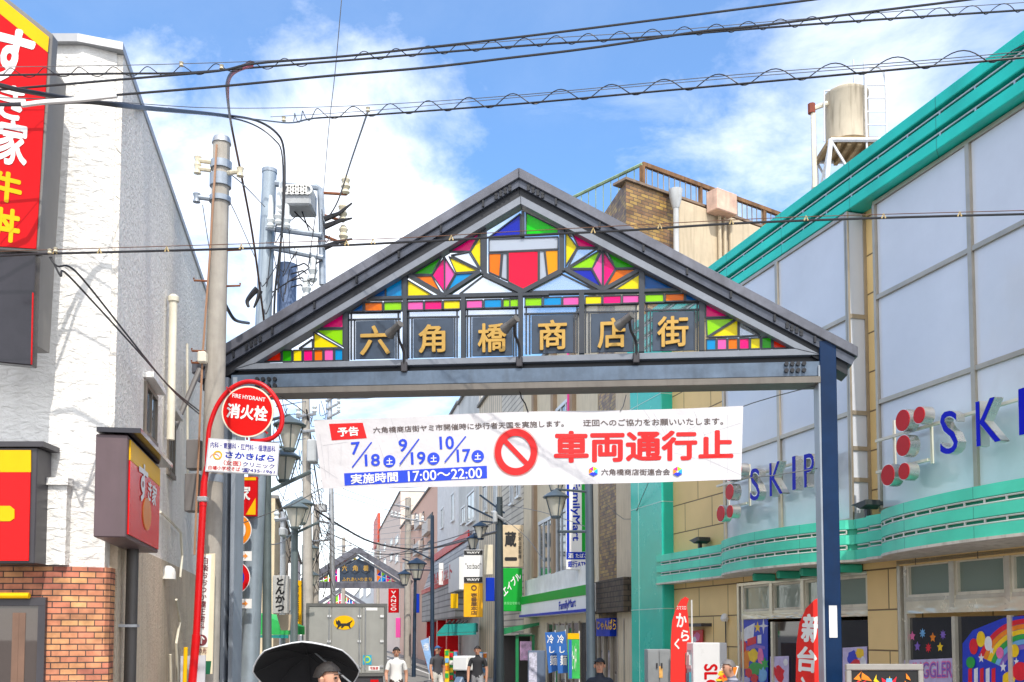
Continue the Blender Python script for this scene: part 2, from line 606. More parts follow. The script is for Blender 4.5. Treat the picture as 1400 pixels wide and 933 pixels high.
slab('kerb', 9.4, 260, -.45, -.3, -.05, .125, kerb_m)
slab('kerb', 9.4, 260, 5.3, 5.45, -.05, .125, kerb_m)
for dx in (-.06, 5.0):
    slab('road_marking', 9, 200, dx, dx + .12, -.02, .009, white_paint)

# ------------------------------------------------------------------ frames of the walls
LW = Frame(-4.017, 12.0, -.18, .983)                 # left-hand fronts, along the street
RS = Frame(6.88 - .183 * 26, 26.0, .18, -.983)       # right-hand fronts, along the street
RB = Frame(4.857, 15.0, .2747, -.9615)               # the big hall on the right
ARCH = Frame(.11, 12.65, .9956, -.0944)

# ------------------------------------------------------------------ white restaurant building on the left
trowel = stucco('trowelled white stucco', (.80, .79, .77), .032, 9, (1, 1, 1.9), .12)
spray = stucco('sprayed white stucco', (.89, .85, .79), .035, 20, (1, 1, 1), .18)
beige_spray = stucco('sprayed beige stucco', (.64, .53, .40), .022, 26, (1, 1, 1), .3)
brick_m = brick_mat('orange brick slips', (.56, .19, .11), (.64, .33, .14), (.07, .045, .04), .165, .0505, .005, .75, .008, .5, .42, 9, (.40, .115, .09))
sC = LW.p(155, 600)[0]
C = LW.world(sC, 0, 0)
D = Vector((C.x - .30, C.y - .12, 0))
zroof = at(112, 62, D.y)[2]
zbrick = at(60, 775, D.y)[2]
rb_ = thing('restaurant_building', 'white stucco restaurant building with orange brick base on the street corner', 'building', W, C.x, C.y)
back = LW.world(7.2, 0, 0)
mb = MB(W)
e = Vector((C.x - .05, C.y, 0))
mb.plan([(D.x, D.y), (e.x, e.y), (back.x - .06, back.y), (-13, back.y), (-13, D.y)], zbrick, zroof)
mb.build('wall', trowel, rb_)
mb = MB(LW)
zlow = LW.p(215, 763)[1]
mb.box(sC + .03, 7.2, -.0, .05, zlow, zroof - .003)
mb.build('side_wall', spray, rb_)
mb = MB(LW)
mb.box(sC + .22, 7.2, -.015, .05, 0, zlow)
mb.build('plinth_wall', beige_spray, rb_)
mb = MB(W)
mb.plan([(D.x - .1, D.y - .05), (D.x + .01, D.y - .035), (C.x + .015, C.y - .03), (C.x - .01, C.y + .14), (C.x - .4, C.y + .14), (C.x - .4, D.y + .05), (-13, D.y + .05), (-13, D.y - .05)], 0, zbrick - .002)
mb.build('brick_base', brick_m, rb_)
mb = MB(W)
mb.plan([(D.x - .02, D.y - .06), (C.x + .02, C.y - .05), (back.x + .03, back.y), (-13.05, back.y + .05), (-13.05, D.y - .06)], zroof, zroof + .07)
mb.build('roof_cap', M('parapet cap metal', (.40, .41, .43), .4, .5), rb_)
FW = Frame(0, D.y - .07)
x0, z1 = FW.p(-60, 817)
x1, z0 = FW.p(60, 960)
mb = MB(FW)
for a in ((x0, x1, z1 - .07, z1), (x1 - .06, x1, 0.6, z1 - .072), (x0, x0 + .06, .6, z1 - .072), (x0, x1, .52, .6)):
    mb.box(a[0], a[1], -.02, .06, a[2], a[3])
wf = mb.build('window', dark_frame, rb_)
shopglass = glass('shop window glass', dark=(.07, .055, .05), rough=.02)
mb = MB(FW).box(x0 + .061, x1 - .061, -.004, .006, .601, z1 - .0721)
mb.build('pane', shopglass, wf)
mb = MB(FW)
mb.tube([(*[FW.p(-60, 815)[0]], -.05, FW.p(0, 815)[1]), (FW.p(44, 815)[0], -.05, FW.p(0, 815)[1])], .025, 8)
mb.build('awning_tube', sign_yellow, rb_)
for px in (18, 27):
    a, b = FW.p(px, 838), FW.p(px + 6, 933)
    MB(FW).box(a[0], b[0], -.0085, -.0045, .8, a[1]).build('glazing_bar', M('brown door frame', (.16, .09, .06), .5, var=.2), wf)
# boxed pilaster on the front
xa, za = FW.p(66, 664)
xb, _ = FW.p(93, 664)
mb = MB(FW).box(xa, xb, -.02, .06, zbrick + .01, za).box(xa - .04, xb + .02, -.05, .06, za, za + .06)
mb.build('pilaster', trowel, rb_)
def side_window(quad, nm='window'):
    (ax, ay), (bx, by) = quad
    s0, z1_ = LW.p(ax, ay)
    s1 = LW.p(bx, ay)[0]
    z0_ = LW.p(ax, by)[1]
    m = MB(LW)
    fw = .05
    m.box(s0, s1, -.03, .04, z1_ - fw, z1_).box(s0, s1, -.04, .04, z0_, z0_ + fw)
    m.box(s0, s0 + fw, -.03, .04, z0_ + fw + .001, z1_ - fw - .001).box(s1 - fw, s1, -.03, .04, z0_ + fw + .001, z1_ - fw - .001)
    m.box((s0 + s1) / 2 - .02, (s0 + s1) / 2 + .02, -.025, .04, z0_ + fw + .001, z1_ - fw - .001)
    wn = m.build(nm, M('bronze window frame', (.20, .17, .14), .4, .4), rb_)
    MB(LW).box(s0 + fw, s1 - fw, -.008, .001, z0_ + fw, z1_ - fw).build('pane', glass('grey window glass', dark=(.10, .13, .15), rough=.05), wn)
    MB(LW).box(s0 - .05, s1 + .05, -.10, .02, z1_ + .03, z1_ + .09).build('hood', trowel, wn)
side_window(((197, 521), (213, 598)))
side_window(((229, 566), (238, 650)))
mb = MB(LW)
s_, z_ = LW.p(164, 742)
mb.tube([(s_ - .05, -.02, z_ + .16), (s_, -.09, z_ + .1), (s_, -.11, z_), (s_, -.11, 0)], .052, 12)
zc = LW.p(164, 856)[1]
mb.build('downpipe', M('grey brown pipe', (.085, .078, .075), .5, .2, dirt=.2), rb_, smooth=True)
MB(LW).ring(s_, 0, 0, .062, 0, 1) if False else None
mb = MB(LW).box(s_ - .07, s_ + .07, -.17, .0, zc - .012, zc + .012)
mb.build('pipe_clamp', galv, rb_)
mb = MB(LW)
s_, z_ = LW.p(227, 412)
mb.tube([(s_, -.08, z_), (s_, -.08, LW.p(222, 600)[1])], .045, 10)
mb.lathe(s_, -.08, [(.06, z_), (.065, z_ + .05), (.03, z_ + .08)], 10)
mb.build('vent_pipe', M('ivory pipe', (.74, .70, .58), .45, dirt=.3), rb_, smooth=True)
s_, z_ = LW.p(222, 792)
mb = MB(LW).lathe(s_, -.06, [(.085, z_), (.085, z_ + .07), (.07, z_ + .12), (.03, z_ + .15)], 14)
mb.build('vent_hood', white_paint, rb_, smooth=True)
for pts, nm in (([(219, 700), (232, 712), (247, 728), (249, 760), (246, 790)], 'conduit'), ([(241, 820), (246, 850), (241, 880), (243, 933)], 'conduit'), ([(233, 895), (234, 933)], 'conduit'), ([(256, 470), (257, 700)], 'conduit')):
    MB(LW).tube([(LW.p(a, b, -.05)[0], -.05, LW.p(a, b, -.05)[1]) for a, b in pts], .016, 6).build(nm, M('ivory pipe', '#fff'), rb_)

# big upright sign
FS = Frame(0, 7.9)
sg = thing('upright_sign', 'tall red signboard with white and yellow brush lettering and a slanted yellow top', 'sign', FS, FS.p(20, 300)[0], 0, FS.p(20, 345)[1])
MB(FS).poly(FS.ps([(-60, -50), (10, -2), (72, 47), (52, 345), (-60, 338)]), 0, .10).build('sign_case', M('grey sign case', (.20, .19, .18), .45, .3), sg, bevel=.006)
MB(FS).poly(FS.ps([(-60, -30), (0, 9), (66, 74), (50, 341), (-60, 334)]), -.012, -.002).build('red_panel', sign_red, sg)
MB(FS).poly(FS.ps([(-60, -44), (3, -1), (67, 51), (65.5, 72), (0, 19), (-60, -25)], -.012), -.014, -.0125).build('yellow_panel', sign_yellow, sg)
txt(FS, 'す', [(-8, 30), (53, 48), (30, 118), (-14, 108)], -.0155, sign_white, sg, bold=.035)
txt(FS, 'き', [(0, 112), (38, 122), (32, 168), (-4, 160)], -.0155, sign_white, sg, bold=.03)
txt(FS, '家', [(0, 160), (40, 168), (36, 230), (-8, 222)], -.0155, sign_white, sg, bold=.03)
txt(FS, '牛', [(-10, 230), (32, 240), (28, 282), (-12, 272)], -.0155, sign_yellow, sg, bold=.035)
txt(FS, '丼', [(-10, 281), (29, 288), (26, 334), (-14, 328)], -.0155, sign_yellow, sg, bold=.035)
MB(FS).poly(FS.ps([(-60, 346), (48, 347), (43, 500), (-60, 490)], .02), .02, .12).build('lower_box', M('gloss black panel', (.02, .018, .025), .15, var=.3), sg, bevel=.008)
MB(FS).poly(FS.ps([(43.5, 400), (45, 400), (43, 498), (41.5, 498)], .0), .005, .018).build('red_trim', sign_red, sg)
b0 = FS.ps([(30, 78), (62, 78), (70, 92), (55, 320), (46, 470), (20, 470)], .14)
MB(FS).poly(b0, .13, .42).build('bracket_box', M('grey sign case', '#fff'), sg)

# wide board on the front wall
FB = Frame(0, 8.25)
sg = thing('wall_signboard', 'red and yellow lightbox signboard in black frame above the brick wall', 'sign', FB, FB.p(0, 770)[0], 0, FB.p(0, 770)[1])
mb = MB(FB)
xl, zt = FB.p(-60, 612)
xr, zb = FB.p(47, 771)
mb.box(xl, xr, .0, .26, zb, zt)
mb.build('sign_case', dark_frame, sg, bevel=.008)
mb = MB(FB).box(xl, xr + .06, -.03, .27, zt + .002, zt + .045)
mb.build('top_cap', dark_frame, sg)
MB(FB).poly(FB.ps([(-60, 616), (43, 616), (43, 646), (-60, 646)]), -.012, -.002).build('yellow_panel', sign_yellow, sg)
MB(FB).poly(FB.ps([(-60, 646.5), (42.5, 646.5), (40, 767), (-60, 767)]), -.014, -.002).build('red_panel', M('gloss red panel', (.72, .006, .008), .2, var=.05, spec=.2), sg)
MB(FB).poly(FB.ps([(-60, 692), (14, 692), (20, 697), (20, 709), (14, 713), (-60, 713)], -.016), -.022, -.0145).build('yellow_bar', sign_yellow, sg)
# small sticker in the window
st = MB(FW).poly(FW.ps([(3, 919), (21, 918), (22, 945), (3, 945)], .012), .008, .014)
st = tag(st.build('window_sticker', sign_red), 'small red sticker with white lettering in the restaurant window', 'sticker')
txt(FW, 'すき家', [(6, 924), (19, 923), (19, 931), (6, 932)], .005, sign_white, st, bold=.02)

# lightbox on the side wall
yF = -.26
s0, zb = LW.p(172, 735, yF)
_, zt = LW.p(173.5, 593, yF)
s1 = LW.p(217, 700, yF)[0]
sg = thing('side_lightbox', 'red lightbox sign with purple brown end panel and black hood on the stucco side wall', 'sign', LW, (s0 + s1) / 2, -.1, zb)
MB(LW).box(s0, s1, yF, -.02, zb, zt).build('sign_case', M('mauve brown sheet', (.10, .065, .075), .45, dirt=.2), sg, bevel=.008)
MB(LW).box(s0 - .03, s1 + .12, yF - .10, -.03, zt + .012, zt + .05).build('hood', M('gloss black panel', '#fff'), sg)
h = zt - zb
MB(LW).box(s0 + .05, s1 - .04, yF - .012, yF - .001, zb + .03, zt - h * .24).build('red_panel', M('gloss red panel', '#fff'), sg)
MB(LW).poly([(s0 + .05, zt - h * .235), (s1 - .04, zt - h * .235), (s1 - .04, zt - .03), (s0 + .05, zt - .03)], yF - .013, yF - .001).build('yellow_panel', sign_yellow, sg)
txt(LW, 'す', [(190, 628), (203, 640), (201, 690), (190, 684)], yF - .018, sign_white, sg, bold=.025)
txt(LW, 'き家', [(203, 654), (215, 667), (213, 694), (202, 684)], yF - .018, sign_white, sg, bold=.025)
MB(LW).disc((s0 + s1) / 2 + .05, zb + .28, .2, yF - .02, yF - .013, 20, .14).build('bowl_emblem', M('orange emblem', (.75, .25, .05), .35), sg)

# ------------------------------------------------------------------ concrete utility pole beside the arch
concrete = M('spun concrete', (.37, .345, .31), .85, var=.15, vs=4, dirt=.35, bump=.003, bs=80)
PY = 11.75
ptop, pbot = at(303, 197, PY), at(289, 700, PY)
pd = (pbot - ptop) / (ptop.z - pbot.z)
def onpole(z):
    return ptop + pd * (ptop.z - z)
base = onpole(0)
up = thing('concrete_pole', 'tall round concrete utility pole with steel bands beside the arch', 'utility pole', W, base.x, base.y)
n_ = 10
MB(W).tube([onpole(ptop.z * i / n_) for i in range(n_ + 1)], .145, 20, .098).build('shaft', concrete, up, smooth=True)
MB(W).tube([onpole(ptop.z), onpole(ptop.z + .05), onpole(ptop.z + .075)], .112, 20, .09).build('cap', galv, up, smooth=True)
blue_steel = M('weathered blue steel', (.30, .35, .42), .45, .3, var=.2, vs=6, dirt=.25)
def zof(py, px=300):
    return at(px, py, PY)[2]
for y0, y1 in ((222, 232), (240, 256), (270, 277), (650, 660)):
    MB(W).tube([onpole(zof(y1)), onpole(zof(y0))], .126, 18).build('band', blue_steel, up, smooth=True)
for py, sx in ((225, -1), (236, -1), (240, 1), (275, -1)):
    p = onpole(zof(py))
    MB(W).tube([p + Vector((sx * .1, -.06, 0)), p + Vector((sx * .24, -.08, .01))], .03, 8).lathe(p.x + sx * .25, p.y - .08, [(.02, p.z - .06), (.045, p.z - .05), (.03, p.z), (.045, p.z + .05), (.02, p.z + .06)], 10).build('insulator', porcelain if py != 275 else blue_steel, up, smooth=True)
for py, sx in ((343, 1), (385, -1), (392, 1), (481, -1), (497, -1)):
    p = onpole(zof(py))
    MB(W).tube([p, p + Vector((sx * .27, -.03, 0)), p + Vector((sx * .27, -.03, .03))], .012, 6).build('step_bolt', rust, up)
MB(W).tube([onpole(zof(205)) + Vector((-.02, -.125, 0)), onpole(zof(350)) + Vector((-.06, -.135, 0)), onpole(zof(500)) + Vector((-.11, -.145, 0)), onpole(zof(760)) + Vector((-.14, -.13, 0))], .013, 6).build('earth_wire', M('copper brown conduit', (.36, .20, .12), .5), up)
p = onpole(zof(494))
MB(W).box(p.x - .15, p.x - .05, p.y - .22, p.y - .12, p.z - .07, p.z + .06).build('junction_box', M('ivory pipe', '#fff'), up, bevel=.015)
p = onpole(zof(600))
MB(W).box(p.x - .30, p.x - .14, p.y - .05, p.y + .12, zof(642), zof(602)).build('meter_box', M('grey meter box', (.16, .15, .15), .5, dirt=.2), up, bevel=.01)
MB(W).box(p.x - .31, p.x - .15, p.y - .05, p.y + .12, zof(700), zof(648)).build('meter_box', M('grey meter box', '#fff'), up, bevel=.01)
# strut from the roof end to the wall, with its insulator
a, b = at(273, 505, 12.6), at(237, 590, 12.3)
st = MB(W).tube([a, b], .035, 8)
tag(st.build('stay_strut', M('grey meter box', '#fff')), 'slanting grey steel strut running down from arch roof end to the stucco wall', 'strut')

# vertical notice on the pole
FP = Frame(0, 11.45)
sx0, sz0 = FP.p(270, 925)
sg = thing('pole_notice', 'narrow white and cream vertical dental clinic notice with an up arrow on concrete pole', 'sign', FP, FP.p(282, 900)[0], 0, sz0)
MB(FP).poly(FP.ps([(271, 758), (294, 757), (290, 922), (266, 921)]), 0, .03).build('board', M('cream notice board', (.78, .68, .50), .4), sg, bevel=.003)
MB(FP).poly(FP.ps([(272, 760), (289, 759), (284, 885), (267, 885)], -.004), -.006, -.001).build('white_panel', sign_white, sg)
txt(FP, '白楽おおつか矯正歯科', [(275, 762), (286, 762), (279.5, 861), (269.5, 861)], -.010, M('maroon ink', (.16, .03, .04), .5), sg, vertical=True, bold=.01, space=1.0)
x_, z_ = FP.p(275.5, 875.5, -.01)
MB(FP).disc(x_, z_, .062, -.012, -.007, 24).build('arrow_disc', M('maroon ink', '#fff'), sg)
MB(FP).bar((x_, z_ - .04), (x_, z_ + .03), .014, -.016, -.013).bar((x_, z_ + .042), (x_ - .033, z_ + .008), .014, -.0165, -.0131).bar((x_, z_ + .042), (x_ + .033, z_ + .008), .014, -.0168, -.0132).build('arrow', sign_white, sg)
txt(FP, 'この先', [(266, 886), (283, 886), (282, 894), (265, 894)], -.010, M('maroon ink', '#fff'), sg, bold=.01)
MB(FP).poly(FP.ps([(280, 904), (289, 904), (287, 922), (278, 922)], -.004), -.008, -.001).build('green_patch', M('dark green print', (.01, .12, .06), .4), sg)
sg = MB(FP).poly(FP.ps([(247, 897), (281, 896), (279, 965), (246, 965)], -.25), -.25, -.23)
tag(sg.build('notice_plate', M('grey notice plate', (.50, .52, .58), .4)), 'small pale grey notice plate behind the red sign post foot', 'notice')
mb = MB(W)
a, b = at(254, 885, 11.0), at(250, 933, 11.0)
mb.tube([a, (b.x, b.y, 0)], .022, 10)
tag(mb.build('marker_post', sign_yellow), 'slim yellow marker post standing beside the red sign pole', 'post')
# ------------------------------------------------------------------ fire hydrant sign
FH = Frame(0, 11.2)
red_paint = M('red gloss paint', (.58, .004, .008), .3, var=.08, spec=.3, coat=.15)
hx = FH.p(262, 940)[0]
sg = thing('fire_hydrant_sign', 'red hooked pole with round red fire hydrant sign and white clinic panel', 'sign', FH, hx, 0, 0)
path = [(283, 640), (284.5, 600), (288, 578), (298, 553), (314, 533), (336, 522.5), (358, 526), (375, 542), (385, 565), (384, 585), (374, 598), (358, 603), (343, 603)]
pp = spline([(FH.p(a, b)[0], 0, FH.p(a, b)[1]) for a, b in path], 5)
MB(FH).tube(pp, .026, 12).build('hook', red_paint, sg, smooth=True)
a = FH.p(283, 638)
b = FH.p(263, 933)
mid = FH.p(275, 760)
MB(FH).tube([(hx - (933 and 0), 0, 0), (b[0], 0, b[1]), (FH.p(268.5, 868)[0], 0, FH.p(268.5, 868)[1])], .046, 14).build('lower_pole', red_paint, sg, smooth=True)
MB(FH).tube([(FH.p(268.5, 868)[0], 0, FH.p(268.5, 868)[1]), (FH.p(277.5, 690)[0], 0, FH.p(277.5, 690)[1])], .039, 14).build('middle_pole', red_paint, sg, smooth=True)
MB(FH).tube([(FH.p(277.5, 692)[0], 0, FH.p(277.5, 692)[1]), (FH.p(279, 660)[0], 0, FH.p(279, 660)[1]), (a[0], 0, a[1])], .043, 14, .03).build('collar', red_paint, sg, smooth=True)
x_, z_ = FH.p(276.5, 683)
MB(FH).box(x_ - .05, x_ + .06, -.05, .05, z_ - .03, z_ + .03).build('clamp', galv, sg, bevel=.01)
cx_, cz_ = FH.p(338.5, 563, -.05)
rr = abs(FH.p(374, 563, -.05)[0] - cx_)
MB(FH).disc(cx_, cz_, rr, -.05, -.03, 48).build('disc', M('cream reflective edge', (.78, .68, .55), .35), sg)
MB(FH).disc(cx_, cz_, rr * .945, -.053, -.0505, 48).build('disc_face', M('red reflective sheet', (.60, .006, .005), .4, spec=.15), sg)
txt(FH, 'FIRE HYDRANT', [(318, 538), (363, 544), (362.5, 549.5), (317.5, 543.5)], -.0555, sign_white, sg, bold=.015)
txt(FH, '消火栓', [(311, 551), (367, 556), (365, 577), (309, 571)], -.0555, sign_white, sg, bold=.035)
for p, q in (((310, 530), (318, 539)), ((374, 540), (364, 547)), ((366, 593), (358, 586)), ((338, 602), (338, 593))):
    p, q = FH.p(*p), FH.p(*q)
    MB(FH).tube([(p[0], -.005, p[1]), (q[0], -.03, q[1])], .012, 8).build('bracket', red_paint, sg)
MB(FH).poly(FH.ps([(285, 599), (382, 606), (379, 651), (280, 645)], -.06), -.06, -.035).build('ad_panel', M('grey notice plate', '#fff'), sg, bevel=.003)
MB(FH).poly(FH.ps([(287, 601), (380.5, 607.5), (377.5, 649.5), (282, 643.5)], -.063), -.064, -.061).build('ad_face', sign_white, sg)
navy_ink = M('navy ink', (.02, .02, .30), .5)
txt(FH, '内科・胃腸科・肛門科・循環器科', [(288, 604), (377, 610), (376.5, 619), (287.5, 612.5)], -.0655, navy_ink, sg, bold=.012)
txt(FH, 'さかきばら', [(308.5, 616.5), (376, 623), (375, 632), (307.5, 626)], -.0655, sign_blue, sg, bold=.03)
txt(FH, '（女医）', [(306, 629), (330, 631), (329.5, 638), (305.5, 636)], -.0655, sign_red, sg, bold=.015)
txt(FH, 'クリニック', [(332, 631.5), (375.5, 635), (375, 641.5), (331.5, 638)], -.0655, navy_ink, sg, bold=.015)
txt(FH, '白幡小学校そば', [(285, 636.5), (328.5, 639), (328, 645), (284.5, 642)], -.0655, sign_red, sg, bold=.012)
txt(FH, '☎435-1961', [(330.5, 639.5), (376, 643), (375, 649), (330, 645.5)], -.0655, navy_ink, sg, bold=.015)
x_, z_ = FH.p(295, 625, -.068)
MB(FH).ring(x_ + .02, z_ + .02, .035, .05, -.069, -.066, 20).build('sun_emblem', sign_yellow, sg)
MB(FH).ring(x_ - .01, z_ - .02, .05, .057, -.0695, -.066, 20, 10, 170).build('hand_emblem', M('pale red ink', (.7, .25, .2), .5), sg)

# white pipe with a weathered paper notice in front of the arch post
a, b = at(285, 778, 12.3), at(294, 933, 12.3)
g0 = a + (b - a) / (a.z - b.z) * a.z
t = thing('white_pipe_post', 'leaning white pipe post with a peeling paper strip in front of left arch post', 'post', W, g0.x, g0.y)
MB(W).tube([g0, a], .052, 12, .045).build('pipe', white_paint, t, smooth=True)
MB(W).tube([a, a + Vector((0, 0, .03))], .055, 12).build('cap', white_paint, t, smooth=True)
a, b = at(286, 815, 12.22), at(296, 852, 12.22)
MB(W).poly([(a.x, a.z), (a.x + .07, a.z - .02), (b.x + .02, b.z + .05), (b.x - .06, b.z)], 12.21, 12.225).build('paper_strip', M('weathered paper', (.60, .57, .52), .8, var=.2, vs=8, dirt=.3), t)
# ------------------------------------------------------------------ the street arch
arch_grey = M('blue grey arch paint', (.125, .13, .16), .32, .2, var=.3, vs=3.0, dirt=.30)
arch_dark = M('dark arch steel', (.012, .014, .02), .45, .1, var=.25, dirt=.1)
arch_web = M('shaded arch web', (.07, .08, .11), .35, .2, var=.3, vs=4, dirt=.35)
frame_grey = M('grey lattice paint', (.20, .22, .26), .35, .2, var=.12, dirt=.12)
bar_dark = M('dark lattice bars', (.035, .042, .055), .4, .2, var=.15)
gold = M('gold letter metal', (.46, .28, .065), .4, .35, var=.12, vs=6)
plaque = M('navy letter plaque', (.03, .05, .085), .4, var=.2, vs=6)
def z1(x, y):
    return (300 + x * .3216, 220 + y * .3216)
def z2(x, y):
    return (700 + x * .34286, 220 + y * .34286)
arch = thing('street_arch', 'navy gabled street arch with stained panes and gold lettering spanning the road, close to camera', 'arch', ARCH)
A = ARCH
def boxpx(x0, y0, x1, y1, d0, d1, fr=A, zlo=None):
    a, b = fr.p(x0, y0, d0), fr.p(x1, y1, d0)
    return MB(fr).box(a[0], b[0], d0, d1, b[1] if zlo is None else zlo, a[1])
# posts: one H section with pale flange edges, one plain box section
l0 = A.p(302, 560, 0)[0]
lt = A.p(320, 482, 0)[1]
pl = MB(A).box(l0, l0 + .085, -.03, .20, 0, lt).box(l0 + .132, l0 + .19, .03, .20, 0, lt)
post = pl.build('post', navy, arch, bevel=.004)
fl = MB(A).box(l0 + .0855, l0 + .1315, -.10, .22, 0, lt - .35)
fl.build('flange', M('pale flange paint', (.27, .31, .37), .4, dirt=.2), post)
fl = MB(A).box(l0 + .1905, l0 + .245, -.10, .22, 0, lt - .35)
fl.build('flange', M('pale flange paint', '#fff'), post)
r0, r1 = A.p(1123, 600, -.10)[0], A.p(1145.5, 600, -.10)[0]
rt = A.p(1133, 466, -.1)[1]
post = MB(A).box(r0, r1, -.10, .22, 0, rt).build('post', navy, arch, bevel=.006)
MB(A).box(r0 - .022, r0 - .001, -.11, .20, 0, rt - .3).build('flange', M('pale flange paint', '#fff'), post)
zb0, zb1 = A.p(1133, 872, -.11)[1], A.p(1133, 828, -.11)[1]
MB(A).box(r0 + .05, r1 - .05, -.106, -.1005, zb0, zb1).build('notice_sheet', sign_white, post)
# roof beams
def beam(top_a, top_b, h1, h2, side):
    up = [top_a, top_b]
    f0 = -.13
    pts = A.ps([top_a, top_b, (top_b[0], top_b[1] + h1), (top_a[0], top_a[1] + h1)], f0)
    b = MB(A).poly(pts, f0, .30).build('roof_beam', arch_grey, arch, bevel=.006)
    ta = (top_a[0] + (3 if side < 0 else -3), top_a[1] + h1 + .2)
    tb = (top_b[0], top_b[1] + h1 + .2)
    wpts = A.ps([ta, tb, (tb[0], tb[1] + h2), (ta[0] + (4 if side < 0 else -4), ta[1] + h2)], f0)
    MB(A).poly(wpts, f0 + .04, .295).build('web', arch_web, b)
    sp = A.ps([(lerp(ta[0], tb[0], t), lerp(ta[1], tb[1], t) + h2 + .2) for t in (0.02, 1)], f0)
    mb = MB(A)
    mb.poly([sp[0], sp[1], (sp[1][0], sp[1][1] - .15), (sp[0][0], sp[0][1] - .15)], f0 + .09, .29)
    mb.build('lower_flange', arch_dark, b)  # near-black strip paints in the shade under the roof beam
    for t in (.12, .24, .37, .5, .63, .76, .89):
        p = A.p(lerp(ta[0], tb[0], t), lerp(ta[1], tb[1], t), f0)
        q = A.p(lerp(ta[0], tb[0], t), lerp(ta[1], tb[1], t) + h2, f0)
        MB(A).box(p[0] - .012, p[0] + .012, f0 + .012, f0 + .055, q[1] + .01, p[1] - .004).build('stiffener', arch_dark, b)
    for t in (.16, .93):
        k = MB(A)
        for i in range(4):
            for j in range(2):
                u = t + i * .014
                p = A.p(lerp(ta[0], tb[0], u), lerp(ta[1], tb[1], u) + h2 * (.3 + .42 * j), f0)
                k.disc(p[0], p[1], .022, f0 + .02, f0 + .06, 8)
        k.build('bolt_group', arch_dark, b)
beam((262, 497), (709, 229), 14, 10, -1)
beam((1173, 474), (709.4, 229), 14, 10, 1)
# triangular lattice frame
y0, y1 = -.07, .13
fr_ = MB(A)
fr_.poly(A.ps([(320, 505), (711.6, 268), (711.6, 279), (349, 496.5)], y0), y0, y1)
fr_.poly(A.ps([(712, 268), (1121, 484.5), (1087, 476.5), (712, 279)], y0), y0, y1)
fr_.poly(A.ps([(320.5, 505.5), (349, 497), (1087, 477), (1121, 485)], y0), y0 + .002, y1 + .06)
fr_.build('panel_frame', frame_grey, arch, bevel=.004)
yb = .03
bars = MB(A)
def bar(p, q, wpx=6.0, d=0.0):
    p, q = A.p(*p, yb), A.p(*q, yb)
    bars.bar(p, q, wpx / 108, yb - .02 + d + random.uniform(0, .006), yb + .07 + random.uniform(0, .006))
for x, ya, yb_ in ((538, 645, 850), (788, 490, 845), (1036, 575, 838), (1280, 560, 832)):
    bar(z1(x, ya), z1(x, yb_), 6)
for x, ya, yb_ in ((278, 520, 768), (517, 428, 762), (757, 560, 758)):
    bar(z2(x, ya), z2(x, yb_), 7)
bar(z1(600, 586), z1(1400, 566), 4)
bar(z2(80, 527), z2(700, 514), 4)
bar(z1(1124, 285), z1(1124, 482), 7)
bar(z1(1124, 482), z1(1290, 560), 6)
bar(z2(198, 272), z2(198, 440), 7)
bar(z2(198, 440), z2(42, 522), 6)
bar(z1(1110, 470), z1(955, 572), 5)
bar(z1(955, 572), z1(795, 480), 5)
bar(z2(210, 430), z2(362, 516), 5)
bar(z2(362, 516), z2(515, 430), 5)
bar(z1(1290, 215), z1(1290, 325), 4)
bars.build('lattice_bars', bar_dark, arch)
PANE = {'red': '#ff3300', 'green': '#35c400', 'yellow': '#ffee00', 'magenta': '#ff0090', 'orange': '#ff8a00', 'pink': '#ff6fc8',
        'cyan': '#00a8e8', 'lime': '#a8ea00', 'blue': '#0068b8', 'deep': '#1830c8', 'bright': '#00e000', 'rose': '#ff0048', 'gold': '#ffb400'}
pm = {k: tinted('stained pane ' + k, v) for k, v in PANE.items()}
pm['clear'] = glass('clear pane', dark=(.55, .58, .62), alpha=.22, rough=.06)
pm['frost'] = tinted('frosted pane', '#c9d2e0')
